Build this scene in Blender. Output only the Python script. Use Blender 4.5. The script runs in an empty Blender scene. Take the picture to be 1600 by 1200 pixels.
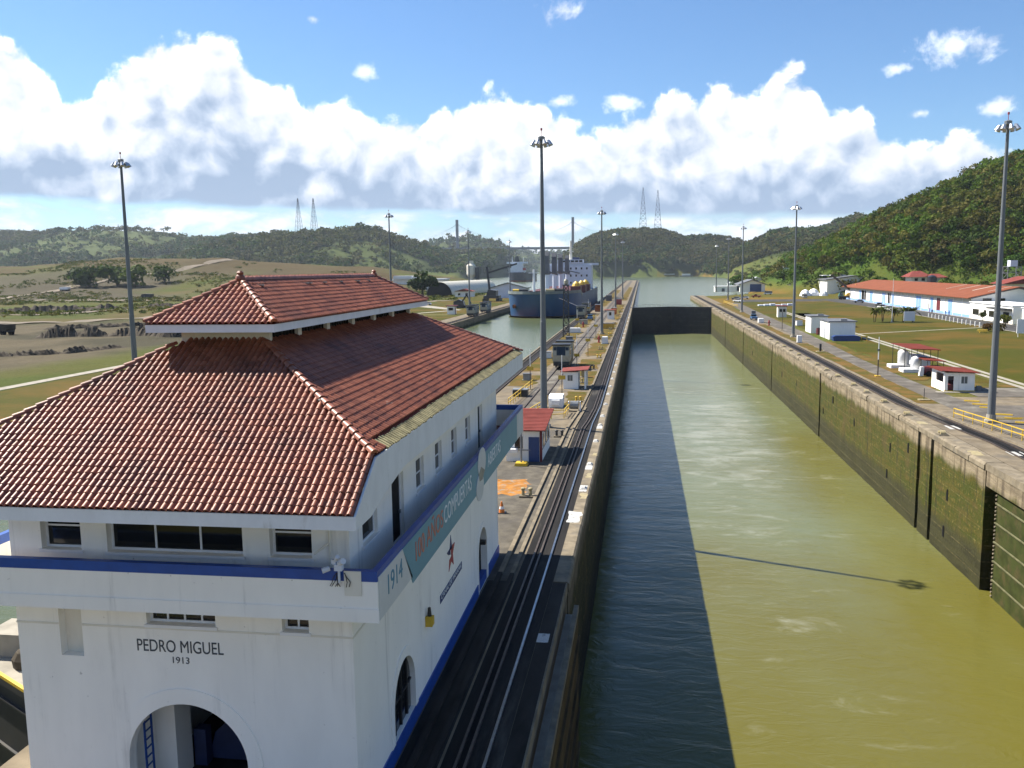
import bpy, bmesh, math, random
import numpy as np
from mathutils import Vector, Matrix
from mathutils.geometry import delaunay_2d_cdt

sc = bpy.context.scene
COL = sc.collection
random.seed(7)
rng = np.random.default_rng(7)
rad = math.radians

# ------------------------------------------------------------------ camera
CAM_Z = 17.14
YAW, PITCH, ROLL = 0.14838, 0.130347, -0.013922
fw = Vector((-math.sin(YAW) * math.cos(PITCH), math.cos(YAW) * math.cos(PITCH), -math.sin(PITCH)))
r0 = Vector((math.cos(YAW), math.sin(YAW), 0))
u0 = r0.cross(fw)
r1 = r0 * math.cos(ROLL) + u0 * math.sin(ROLL)
u1 = -r0 * math.sin(ROLL) + u0 * math.cos(ROLL)
cam = bpy.data.cameras.new('camera')
cam.sensor_width = 36.0
cam.lens = 1360.8 / 1600 * 36
cam.clip_start = 0.5
cam.clip_end = 30000
cam_ob = bpy.data.objects.new('camera', cam)
m = Matrix((r1, u1, -fw)).transposed().to_4x4()
m.translation = (0, 0, CAM_Z)
cam_ob.matrix_world = m
COL.objects.link(cam_ob)
sc.camera = cam_ob

# ------------------------------------------------------------------ sun, exposure
SUN_TRAVEL = Vector((0.62, -0.25, -0.745)).normalized()
sun = bpy.data.lights.new('sun', 'SUN')
sun.energy = 4.75
sun.angle = rad(0.5)
sun.color = (1.0, 0.94, 0.83)
sun_ob = bpy.data.objects.new('sun', sun)
sun_ob.rotation_euler = SUN_TRAVEL.to_track_quat('-Z', 'Y').to_euler()
sun_ob.location = (-60, 30, 90)
COL.objects.link(sun_ob)
sc.view_settings.view_transform = 'Standard'
sc.view_settings.look = 'None'
sc.view_settings.exposure = 1.2
sc.view_settings.gamma = 1.0
sc.view_settings.use_curve_mapping = False
sc.cycles.use_denoising = True
sc.cycles.max_bounces = 6
sc.cycles.diffuse_bounces = 3
sc.cycles.glossy_bounces = 3
sc.cycles.transmission_bounces = 2
sc.cycles.volume_bounces = 0
sc.cycles.transparent_max_bounces = 6
sc.cycles.caustics_reflective = False
sc.cycles.caustics_refractive = False


# ------------------------------------------------------------------ node helper
class NT:
    def __init__(self, tree):
        self.t = tree

    def n(self, typ, **kw):
        nd = self.t.nodes.new(typ)
        for k, v in kw.items():
            setattr(nd, k, v)
        return nd

    def link(self, a, b):
        if isinstance(a, (int, float)):
            b.default_value = a
        elif isinstance(a, (tuple, list, Vector)):
            a = tuple(a)
            if len(b.default_value) == 4 and len(a) == 3:
                a = a + (1,)
            b.default_value = a
        else:
            self.t.links.new(a, b)

    def m(self, op, a, b=None, c=None, clamp=False):
        nd = self.n('ShaderNodeMath', operation=op)
        nd.use_clamp = clamp
        self.link(a, nd.inputs[0])
        if b is not None:
            self.link(b, nd.inputs[1])
        if c is not None:
            self.link(c, nd.inputs[2])
        return nd.outputs[0]

    def v(self, op, a, b=None, scale=None):
        nd = self.n('ShaderNodeVectorMath', operation=op)
        self.link(a, nd.inputs[0])
        if b is not None:
            self.link(b, nd.inputs[1])
        if scale is not None:
            self.link(scale, nd.inputs['Scale'])
        return nd.outputs['Value'] if op in ('LENGTH', 'DOT_PRODUCT', 'DISTANCE') else nd.outputs[0]

    def noise(self, vec, scale, detail=4, rough=0.55, dist=0.0, typ=None):
        nd = self.n('ShaderNodeTexNoise')
        if vec is not None:
            self.link(vec, nd.inputs['Vector'])
        nd.inputs['Scale'].default_value = scale
        nd.inputs['Detail'].default_value = detail
        nd.inputs['Roughness'].default_value = rough
        nd.inputs['Distortion'].default_value = dist
        return nd.outputs['Fac']

    def voro(self, vec, scale, detail=0, feature='F1', smooth=None, out='Distance'):
        nd = self.n('ShaderNodeTexVoronoi')
        nd.feature = feature
        self.link(vec, nd.inputs['Vector'])
        nd.inputs['Scale'].default_value = scale
        if 'Detail' in nd.inputs:
            nd.inputs['Detail'].default_value = detail
        if smooth is not None and 'Smoothness' in nd.inputs:
            nd.inputs['Smoothness'].default_value = smooth
        return nd.outputs[out]

    def ss(self, x, lo, hi):
        nd = self.n('ShaderNodeMapRange')
        nd.interpolation_type = 'SMOOTHSTEP'
        nd.clamp = True
        self.link(x, nd.inputs[0])
        self.link(lo, nd.inputs[1])
        self.link(hi, nd.inputs[2])
        nd.inputs[3].default_value = 0.0
        nd.inputs[4].default_value = 1.0
        return nd.outputs[0]

    def mix(self, f, a, b, mode='MIX'):
        nd = self.n('ShaderNodeMix')
        nd.data_type = 'RGBA'
        nd.blend_type = mode
        nd.clamp_factor = True
        self.link(f, nd.inputs[0])
        self.link(a, nd.inputs[6])
        self.link(b, nd.inputs[7])
        return nd.outputs[2]

    def xyz(self, v):
        nd = self.n('ShaderNodeSeparateXYZ')
        self.link(v, nd.inputs[0])
        return nd.outputs

    def comb(self, x, y, z):
        nd = self.n('ShaderNodeCombineXYZ')
        self.link(x, nd.inputs[0])
        self.link(y, nd.inputs[1])
        self.link(z, nd.inputs[2])
        return nd.outputs[0]


# ------------------------------------------------------------------ sky with clouds
world = bpy.data.worlds.new('World')
sc.world = world
world.use_nodes = True
wt = world.node_tree
wt.nodes.clear()
W = NT(wt)
sky = W.n('ShaderNodeTexSky', sky_type='NISHITA')
sky.sun_disc = False
sky.sun_elevation = rad(48)
sky.sun_rotation = math.atan2(-0.62, 0.25)
sky.altitude = 50
sky.air_density = 1.0
sky.dust_density = 0.3
sky.ozone_density = 1.4
bg_sky = W.n('ShaderNodeBackground')
W.link(W.v('MULTIPLY', sky.outputs[0], (0.68, 0.92, 1.17)), bg_sky.inputs[0])
bg_sky.inputs[1].default_value = 0.0575
tc = W.n('ShaderNodeTexCoord')
D = tc.outputs['Generated']
dx, dy, dz = W.xyz(D)
AZ = W.m('MULTIPLY', W.m('ARCTAN2', dx, dy), 57.2958)
EL = W.m('MULTIPLY', W.m('ARCSINE', dz), 57.2958)
# the bank of cumulus runs all round the horizon, its outline mirrored every 90 degrees
AZF = W.m('SUBTRACT', W.m('PINGPONG', W.m('ADD', AZ, 45), 90), 45)
prof = [(-37.64, 12.96), (-36.15, 12.13), (-35.1, 11.4), (-34.2, 10.45), (-32.61, 11.76), (-30.62, 13.44), (-29.35, 14.32),
        (-27.57, 14.56), (-26.13, 14.45), (-24.38, 12.8), (-23.28, 12.31), (-22.15, 12.1), (-21.06, 10.74), (-19.49, 11.08),
        (-17.95, 10.25), (-16.98, 9.39), (-15.57, 9.71), (-13.95, 10.1), (-12.71, 10.86), (-10.68, 11.12), (-8.25, 10.9),
        (-6.21, 10.79), (-5.0, 10.2), (-3.99, 9.02), (-2.57, 8.79), (-0.96, 9.5), (1.03, 10.37), (2.6, 10.86), (4.15, 11.04),
        (5.7, 10.69), (6.66, 10.19), (7.58, 11.12), (8.49, 11.81), (9.79, 11.5), (10.74, 10.17), (12.04, 8.89), (12.92, 9.18),
        (14.02, 7.95), (15.24, 7.61), (16.6, 7.58), (18.24, 7.63), (19.87, 7.15), (21.42, 7.36), (25, 8.6), (29, 10.2), (33, 9.0),
        (38, 10.6), (45, 9.4)]
prof = [(-45, 11.0), (-41, 12.6)] + prof
fc = W.n('ShaderNodeFloatCurve')
cv = fc.mapping.curves[0]
pts = [((a + 45) / 90, e / 20) for a, e in prof]
cv.points[0].location = pts[0]
cv.points[1].location = pts[-1]
for p_ in pts[1:-1]:
    cv.points.new(*p_)
for p_ in cv.points:
    p_.handle_type = 'AUTO_CLAMPED'
fc.mapping.update()
W.link(W.m('DIVIDE', W.m('ADD', AZF, 45), 90), fc.inputs['Value'])
TOP = W.m('MULTIPLY', fc.outputs[0], 20)
warp = W.n('ShaderNodeTexNoise')
W.link(D, warp.inputs['Vector'])
warp.inputs['Scale'].default_value = 9
warp.inputs['Detail'].default_value = 3
Dw = W.v('ADD', D, W.v('SCALE', W.v('SUBTRACT', warp.outputs['Color'], (0.5, 0.5, 0.5)), scale=0.05))


def puff(vec):
    a1 = W.voro(vec, 17, 0, 'F1')
    a2 = W.voro(vec, 43, 0, 'F1')
    b = W.noise(vec, 26, 4, 0.6)
    return W.m('ADD', W.m('ADD', W.m('MULTIPLY', W.m('SUBTRACT', 0.5, a1), 0.75), W.m('MULTIPLY', W.m('SUBTRACT', 0.5, a2), 0.42)), W.m('MULTIPLY', W.m('SUBTRACT', b, 0.5), 0.8))


P0 = puff(Dw)
P1 = puff(W.v('ADD', Dw, (-0.010, 0.0, 0.016)))
nbig = W.noise(Dw, 8.5, 3, 0.5)
# signed distance (degrees) below the cloud tops
fine = W.noise(Dw, 75, 4, 0.65)
S = W.m('ADD', W.m('SUBTRACT', TOP, EL), W.m('ADD', W.m('MULTIPLY', P0, 2.3), W.m('ADD', W.m('MULTIPLY', W.m('SUBTRACT', fine, 0.5), 1.3), -0.35)))
topm = W.ss(S, -0.15, 0.75)
BASE = W.m('ADD', W.m('MULTIPLY', AZF, -0.027), 3.35)
basen = W.noise(W.v('MULTIPLY', Dw, (1, 1, 3)), 16, 5, 0.55)
SB = W.m('ADD', W.m('SUBTRACT', EL, BASE), W.m('MULTIPLY', W.m('SUBTRACT', basen, 0.5), 0.9))
basem = W.ss(SB, -0.25, 0.35)
bank = W.m('MULTIPLY', topm, basem)
# small stray clouds above the bank
small = [(-5.0, 15.6, 1.9, 0.85), (17.7, 12.0, 2.5, 0.95), (14.9, 11.1, 0.8, 0.4), (-1.2, 10.25, 1.5, 0.6), (-17.5, 12.1, 1.0, 0.55),
         (-20.5, 15.1, 0.6, 0.35), (20.1, 8.6, 1.1, 0.5), (16.2, 8.6, 0.55, 0.28), (-5.3, 10.5, 1.1, 0.5), (31, 13.5, 1.8, 0.7), (-41, 16, 1.2, 0.5)]
sn = W.noise(Dw, 34, 6, 0.62)
smallm = None
for a0, e0, ra, re in small:
    ux = W.m('DIVIDE', W.m('SUBTRACT', AZF, a0), ra)
    uy = W.m('DIVIDE', W.m('SUBTRACT', EL, e0), re)
    q = W.m('SQRT', W.m('ADD', W.m('MULTIPLY', ux, ux), W.m('MULTIPLY', uy, uy)))
    s_ = W.m('ADD', W.m('SUBTRACT', 1.0, q), W.m('MULTIPLY', W.m('SUBTRACT', sn, 0.5), 3.6))
    mm = W.m('MULTIPLY', W.ss(s_, 0.05, 1.25), 0.9)
    smallm = mm if smallm is None else W.m('MAXIMUM', smallm, mm)
# thin pale cloud between the flat bases and the horizon
lown = W.noise(W.v('MULTIPLY', Dw, (1, 1, 2.6)), 13, 6, 0.6)
lowm = W.m('MULTIPLY', W.m('MULTIPLY', W.ss(lown, 0.33, 0.62), W.ss(W.m('SUBTRACT', BASE, EL), -0.4, 0.4)), 0.92)
mask = W.m('MAXIMUM', W.m('MAXIMUM', bank, smallm), lowm)
# cloud brightness: bright cauliflower tops, grey flat undersides
T = W.m('DIVIDE', W.m('SUBTRACT', EL, BASE), W.m('SUBTRACT', TOP, BASE))
relief = W.m('SUBTRACT', P0, P1)
lum = W.m('ADD', W.m('ADD', W.m('MULTIPLY', W.ss(T, 0.0, 0.70), 0.82), -0.02),
          W.m('ADD', W.m('MULTIPLY', relief, 1.15), W.m('ADD', W.m('MULTIPLY', W.m('SUBTRACT', nbig, 0.5), 1.05), W.m('MULTIPLY', W.m('SUBTRACT', fine, 0.5), 0.35))))
thin = W.ss(S, 1.6, 0.0)
lum = W.m('ADD', lum, W.m('MULTIPLY', thin, 0.22))
ramp = W.n('ShaderNodeValToRGB')
W.link(lum, ramp.inputs[0])
e = ramp.color_ramp.elements
e[0].position = 0.0
e[0].color = (0.185, 0.245, 0.340, 1)
e[1].position = 1.0
e[1].color = (0.86, 0.86, 0.86, 1)
for p_, c_ in ((0.32, (0.29, 0.345, 0.435, 1)), (0.60, (0.43, 0.46, 0.505, 1)), (0.84, (0.54, 0.55, 0.565, 1))):
    x_ = ramp.color_ramp.elements.new(p_)
    x_.color = c_
ccol = W.mix(W.m('MAXIMUM', smallm, lowm), ramp.outputs[0], (0.57, 0.595, 0.64))
ccol = W.mix(W.m('MULTIPLY', basem, W.m('SUBTRACT', topm, smallm), clamp=True), ccol, ramp.outputs[0])
bg_cl = W.n('ShaderNodeBackground')
W.link(ccol, bg_cl.inputs[0])
bg_cl.inputs[1].default_value = 0.92
mixs = W.n('ShaderNodeMixShader')
W.link(mask, mixs.inputs[0])
W.link(bg_sky.outputs[0], mixs.inputs[1])
W.link(bg_cl.outputs[0], mixs.inputs[2])
world.cycles.sampling_method = 'MANUAL'
world.cycles.sample_map_resolution = 256
wo = W.n('ShaderNodeOutputWorld')
W.link(mixs.outputs[0], wo.inputs[0])


# ------------------------------------------------------------------ materials
MATS = {}


def new_mat(name):
    mt = bpy.data.materials.new(name)
    mt.use_nodes = True
    t = NT(mt.node_tree)
    bs = mt.node_tree.nodes['Principled BSDF']
    MATS[name] = mt
    return mt, t, bs


def pos(t):
    return t.n('ShaderNodeNewGeometry').outputs['Position']


def simple(name, col, rough=0.6, var=0.25, scale=1.5, metal=0.0, dirt=None, dirt_scale=0.7, dirt_lo=0.52, dirt_hi=0.75, bump=0.0, bscale=8.0, stretch=None, spec=0.5):
    """plain colour with uneven tone, optional stains and fine relief"""
    mt, t, bs = new_mat(name)
    if max(col) < 0.5:
        col = tuple(c * 0.78 for c in col)
    if dirt:
        dirt = tuple(c * 0.8 for c in dirt)
    p_ = pos(t)
    if stretch:
        p_ = t.v('MULTIPLY', p_, stretch)
    n1 = t.noise(p_, scale, 6, 0.6)
    dark = tuple(c * (1 - var) for c in col)
    lite = tuple(min(1, c * (1 + var * 0.6)) for c in col)
    c_ = t.mix(t.ss(n1, 0.3, 0.7), dark, lite)
    if dirt:
        n2 = t.noise(p_, dirt_scale, 7, 0.65)
        c_ = t.mix(t.m('MULTIPLY', t.ss(n2, dirt_lo, dirt_hi), 0.85), c_, dirt)
    t.link(c_, bs.inputs['Base Color'])
    bs.inputs['Roughness'].default_value = rough
    bs.inputs['Metallic'].default_value = metal
    bs.inputs['Specular IOR Level'].default_value = spec if rough < 0.75 else min(spec, 0.12)
    if bump:
        b = t.n('ShaderNodeBump')
        b.inputs['Strength'].default_value = bump
        b.inputs['Distance'].default_value = 0.05
        t.link(t.noise(p_, bscale, 6, 0.65), b.inputs['Height'])
        t.link(b.outputs[0], bs.inputs['Normal'])
    return mt


simple('white_wall', (0.90, 0.872, 0.805), 0.75, 0.04, 0.8, dirt=(0.60, 0.585, 0.55), dirt_scale=0.9, dirt_lo=0.6, dirt_hi=0.95, bump=0.10, bscale=30, stretch=(1, 1, 0.35))
mt, t, bs = MATS['white_wall'], NT(MATS['white_wall'].node_tree), MATS['white_wall'].node_tree.nodes['Principled BSDF']
lk = bs.inputs['Base Color'].links[0]
src = lk.from_socket
p_ = pos(t)
s1 = t.noise(t.v('MULTIPLY', p_, (2.2, 2.2, 0.10)), 1.0, 6, 0.7)
s2 = t.noise(p_, 0.35, 4, 0.6)
s3 = t.noise(p_, 5.0, 3, 0.6)
c_ = t.mix(t.m('MULTIPLY', t.m('MULTIPLY', t.ss(s1, 0.52, 0.72), t.ss(s2, 0.40, 0.62)), 0.42), src, (0.42, 0.40, 0.36))
c_ = t.mix(t.m('MULTIPLY', t.ss(s3, 0.70, 0.76), 0.5), c_, (0.30, 0.28, 0.25))
t.link(c_, bs.inputs['Base Color'])
simple('cream_wall', (0.74, 0.70, 0.60), 0.8, 0.08, 1.2, dirt=(0.45, 0.43, 0.36), dirt_lo=0.58, dirt_hi=0.85, bump=0.1, bscale=20, stretch=(1, 1, 0.4))
simple('white_paint', (0.78, 0.78, 0.78), 0.55, 0.05, 1.0, dirt=(0.50, 0.46, 0.40), dirt_scale=1.3, dirt_lo=0.60, dirt_hi=0.9)
simple('white_fascia', (0.76, 0.77, 0.78), 0.6, 0.06, 1.5, dirt=(0.48, 0.45, 0.38), dirt_scale=1.8, dirt_lo=0.60, dirt_hi=0.86, stretch=(1, 1, 0.5))
simple('blue_paint', (0.014, 0.085, 0.40), 0.45, 0.15, 2.0, dirt=(0.06, 0.10, 0.26), dirt_lo=0.6, dirt_hi=0.9)
simple('door_blue', (0.025, 0.07, 0.22), 0.45, 0.15, 2.0)
simple('blue_trim', (0.22, 0.38, 0.72), 0.5, 0.12, 2.0)
simple('dark_blue_steel', (0.02, 0.035, 0.11), 0.5, 0.2, 2.0)
simple('red_floor', (0.085, 0.018, 0.018), 0.7, 0.3, 1.2)
simple('red_roof', (0.245, 0.062, 0.050), 0.8, 0.2, 0.8, dirt=(0.22, 0.07, 0.06), dirt_lo=0.55, dirt_hi=0.9)
simple('rust_roof', (0.185, 0.036, 0.022), 0.8, 0.2, 0.5, dirt=(0.16, 0.045, 0.03), dirt_lo=0.5, dirt_hi=0.9)
simple('orange_roof', (0.255, 0.082, 0.040), 0.8, 0.12, 0.25, dirt=(0.30, 0.11, 0.07), dirt_scale=0.3, dirt_lo=0.5, dirt_hi=0.85)
simple('red_paint', (0.38, 0.03, 0.03), 0.5, 0.2, 2.0)
simple('dark_red', (0.16, 0.02, 0.025), 0.55, 0.2, 2.0)
simple('teal_print', (0.14, 0.36, 0.47), 0.5, 0.05, 1.0)
simple('grey_print', (0.60, 0.61, 0.60), 0.55, 0.05, 1.0)
simple('text_blue', (0.06, 0.27, 0.42), 0.5, 0.02)
simple('text_orange', (0.52, 0.155, 0.10), 0.5, 0.02)
simple('text_white', (0.72, 0.76, 0.78), 0.5, 0.02)
simple('text_dark', (0.06, 0.07, 0.08), 0.7, 0.1)
simple('logo_red', (0.42, 0.03, 0.05), 0.5, 0.02)
simple('logo_navy', (0.015, 0.05, 0.20), 0.5, 0.02)
simple('metal_grey', (0.30, 0.31, 0.32), 0.45, 0.2, 2.0, metal=0.4)
simple('mast_steel', (0.20, 0.215, 0.225), 0.55, 0.18, 0.7, metal=0.25, dirt=(0.13, 0.12, 0.11), dirt_lo=0.55, dirt_hi=0.85, stretch=(1, 1, 0.2))
simple('lamp_housing', (0.55, 0.57, 0.60), 0.3, 0.1, 3.0, metal=0.7)
simple('dark_metal', (0.035, 0.037, 0.04), 0.5, 0.25, 2.0, metal=0.2)
simple('lattice_steel', (0.055, 0.058, 0.06), 0.6, 0.2, 2.0)
simple('rail_steel', (0.42, 0.42, 0.43), 0.28, 0.15, 3.0, metal=0.9)
simple('rusty_rail', (0.10, 0.075, 0.06), 0.6, 0.3, 2.0, metal=0.3)
simple('yellow_paint', (0.62, 0.40, 0.03), 0.5, 0.15, 2.5, dirt=(0.28, 0.20, 0.08), dirt_scale=2.5, dirt_lo=0.55, dirt_hi=0.8)
simple('sign_yellow', (0.55, 0.36, 0.03), 0.5, 0.1, 2.5)
simple('pale_yellow', (0.42, 0.34, 0.17), 0.6, 0.25, 3.0, dirt=(0.35, 0.31, 0.22), dirt_scale=2.5, dirt_lo=0.48, dirt_hi=0.7)
simple('orange_paint', (0.62, 0.17, 0.02), 0.6, 0.2, 2.0)
simple('orange_stain', (0.46, 0.20, 0.045), 0.85, 0.35, 1.0, dirt=(0.30, 0.27, 0.22), dirt_scale=1.6, dirt_lo=0.5, dirt_hi=0.62)
simple('concrete', (0.235, 0.190, 0.130), 0.85, 0.30, 0.5, dirt=(0.14, 0.125, 0.105), dirt_scale=0.35, dirt_lo=0.46, dirt_hi=0.72, bump=0.25, bscale=6)
simple('concrete_near', (0.15, 0.132, 0.104), 0.85, 0.35, 0.9, dirt=(0.10, 0.09, 0.078), dirt_scale=0.5, dirt_lo=0.44, dirt_hi=0.68, bump=0.3, bscale=6)
simple('concrete_light', (0.40, 0.365, 0.30), 0.85, 0.2, 0.8, dirt=(0.30, 0.28, 0.24), dirt_lo=0.5, dirt_hi=0.8, bump=0.2, bscale=8)
simple('kerb_concrete', (0.265, 0.220, 0.155), 0.85, 0.3, 1.0, dirt=(0.18, 0.16, 0.13), dirt_scale=0.9, dirt_lo=0.5, dirt_hi=0.7, bump=0.3, bscale=8)
simple('grimy_shade_concrete', (0.040, 0.035, 0.030), 0.8, 0.5, 0.9, dirt=(0.035, 0.030, 0.026), dirt_scale=0.5, dirt_lo=0.42, dirt_hi=0.66, bump=0.3, bscale=6, stretch=(1, 0.35, 1))  # grime colour darkened further to hold the shade on the near track side
simple('plate_white', (0.50, 0.49, 0.46), 0.6, 0.2, 3.0, dirt=(0.20, 0.19, 0.17), dirt_scale=3.0, dirt_lo=0.52, dirt_hi=0.62)
simple('tarmac', (0.075, 0.073, 0.072), 0.85, 0.3, 0.5, dirt=(0.15, 0.14, 0.125), dirt_scale=0.25, dirt_lo=0.48, dirt_hi=0.75, bump=0.2, bscale=9)
simple('track_bed', (0.024, 0.022, 0.021), 0.8, 0.35, 0.8, dirt=(0.14, 0.125, 0.105), dirt_scale=0.5, dirt_lo=0.52, dirt_hi=0.75, bump=0.3, bscale=9, stretch=(1, 0.12, 1))
simple('road_grey', (0.145, 0.128, 0.108), 0.85, 0.3, 0.4, dirt=(0.27, 0.25, 0.21), dirt_scale=0.25, dirt_lo=0.48, dirt_hi=0.72, bump=0.2, bscale=8)
simple('dirt_road', (0.24, 0.20, 0.15), 0.9, 0.2, 0.2, dirt=(0.24, 0.19, 0.14), dirt_scale=0.1)
simple('brown_earth', (0.10, 0.082, 0.06), 0.9, 0.4, 0.3, bump=0.4, bscale=1.0)
simple('wood_fender', (0.115, 0.075, 0.035), 0.8, 0.4, 1.2, dirt=(0.20, 0.135, 0.055), dirt_scale=0.8, dirt_lo=0.5, dirt_hi=0.75, bump=0.4, bscale=6, stretch=(1, 0.3, 1))
simple('gate_steel', (0.018, 0.017, 0.016), 0.7, 0.4, 0.6, dirt=(0.055, 0.045, 0.03), dirt_scale=0.4, dirt_lo=0.52, dirt_hi=0.8)
simple('gate_mossy', (0.050, 0.060, 0.016), 0.75, 0.3, 0.8, dirt=(0.10, 0.075, 0.035), dirt_scale=0.7, dirt_lo=0.46, dirt_hi=0.72)
simple('gate_rib', (0.17, 0.165, 0.09), 0.75, 0.3, 1.8)
simple('rubber', (0.02, 0.02, 0.02), 0.8, 0.2, 3.0)
simple('batten_wood', (0.40, 0.35, 0.19), 0.8, 0.35, 3.0, dirt=(0.16, 0.145, 0.085), dirt_scale=2.0, dirt_lo=0.45, dirt_hi=0.7)
simple('void_dark', (0.010, 0.010, 0.011), 0.85, 0.1, 1.0)
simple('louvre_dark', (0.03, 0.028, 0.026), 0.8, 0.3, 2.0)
simple('body_white', (0.74, 0.75, 0.76), 0.25, 0.04, 1.0)
simple('body_silver', (0.42, 0.44, 0.47), 0.3, 0.05, 1.0, metal=0.4)
simple('body_red', (0.40, 0.035, 0.04), 0.3, 0.05, 1.0)
simple('body_blue', (0.06, 0.16, 0.34), 0.3, 0.05, 1.0)
simple('body_dark', (0.03, 0.035, 0.045), 0.3, 0.05, 1.0)
simple('body_green', (0.02, 0.12, 0.08), 0.4, 0.1, 1.0)
simple('crane_yellow', (0.55, 0.32, 0.025), 0.5, 0.2, 1.0, dirt=(0.22, 0.12, 0.03), dirt_lo=0.5, dirt_hi=0.8)
simple('hull_blue', (0.026, 0.10, 0.235), 0.5, 0.22, 0.10, dirt=(0.05, 0.13, 0.24), dirt_scale=0.18, dirt_lo=0.55, dirt_hi=0.85, stretch=(1, 1, 0.3))
simple('hull_navy', (0.022, 0.03, 0.06), 0.5, 0.2, 0.2)
simple('hull_red', (0.22, 0.05, 0.03), 0.6, 0.25, 0.4)
simple('deck_grey', (0.20, 0.23, 0.22), 0.6, 0.15, 0.3)
simple('ship_grey', (0.15, 0.155, 0.17), 0.6, 0.15, 0.4)
simple('ship_white', (0.62, 0.66, 0.74), 0.5, 0.06, 0.3, dirt=(0.42, 0.42, 0.42), dirt_scale=0.3, dirt_lo=0.6, dirt_hi=0.9)
simple('rust', (0.30, 0.10, 0.035), 0.8, 0.4, 1.5)
simple('hatch_maroon', (0.13, 0.028, 0.03), 0.6, 0.2, 0.6)
simple('bridge_grey', (0.16, 0.17, 0.18), 0.6, 0.08, 0.05)
simple('loco_body', (0.33, 0.335, 0.32), 0.45, 0.15, 1.0, dirt=(0.17, 0.16, 0.14), dirt_scale=1.0, dirt_lo=0.5, dirt_hi=0.8)
simple('loco_cream', (0.47, 0.44, 0.33), 0.5, 0.15, 1.0, dirt=(0.25, 0.22, 0.17), dirt_scale=1.0, dirt_lo=0.5, dirt_hi=0.8)
simple('tank_white', (0.74, 0.74, 0.73), 0.45, 0.06, 0.8, dirt=(0.50, 0.47, 0.42), dirt_lo=0.6, dirt_hi=0.85)
simple('bark', (0.10, 0.075, 0.05), 0.9, 0.3, 4.0)
simple('quonset_tin', (0.58, 0.55, 0.44), 0.45, 0.08, 0.3, metal=0.1)
simple('skin', (0.25, 0.15, 0.10), 0.6, 0.05)
simple('cloth_blue', (0.04, 0.09, 0.25), 0.8, 0.1)
simple('cloth_purple', (0.22, 0.05, 0.20), 0.8, 0.1)
simple('cloth_dark', (0.03, 0.03, 0.04), 0.8, 0.1)
simple('mortar', (0.40, 0.37, 0.33), 0.85, 0.2, 3.0)


def glass(name, col, rough=0.08):
    mt, t, bs = new_mat(name)
    n1 = t.noise(pos(t), 0.6, 2, 0.5)
    t.link(t.mix(n1, tuple(c * 0.6 for c in col), col), bs.inputs['Base Color'])
    bs.inputs['Roughness'].default_value = rough
    return mt


glass('dark_glass', (0.012, 0.014, 0.016))
glass('car_glass', (0.02, 0.025, 0.03), 0.05)
glass('pale_glass', (0.16, 0.18, 0.18), 0.1)

# --- clay roof tile, uneven from tile to tile
mt, t, bs = new_mat('clay_tile')
at = t.n('ShaderNodeAttribute', attribute_name='rnd')
oi = t.n('ShaderNodeObjectInfo')
rr = t.m('FRACT', t.m('ADD', at.outputs['Fac'], t.m('MULTIPLY', oi.outputs['Random'], 1.0)))
c_ = t.mix(rr, (0.200, 0.060, 0.030), (0.325, 0.112, 0.058))
p_ = pos(t)
c_ = t.mix(t.m('MULTIPLY', t.ss(t.noise(p_, 0.55, 6, 0.65), 0.46, 0.70), 0.72), c_, (0.115, 0.042, 0.028))
c_ = t.mix(t.m('MULTIPLY', t.ss(t.noise(p_, 2.6, 5, 0.7), 0.58, 0.70), 0.5), c_, (0.060, 0.040, 0.028))
c_ = t.mix(t.m('MULTIPLY', t.ss(t.noise(p_, 9.0, 4, 0.7), 0.60, 0.76), 0.45), c_, (0.40, 0.22, 0.15))
t.link(c_, bs.inputs['Base Color'])
bs.inputs['Roughness'].default_value = 0.46
bs.inputs['Specular IOR Level'].default_value = 0.48
b = t.n('ShaderNodeBump')
b.inputs['Strength'].default_value = 0.12
b.inputs['Distance'].default_value = 0.02
t.link(t.noise(p_, 25, 4, 0.6), b.inputs['Height'])
t.link(b.outputs[0], bs.inputs['Normal'])


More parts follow.
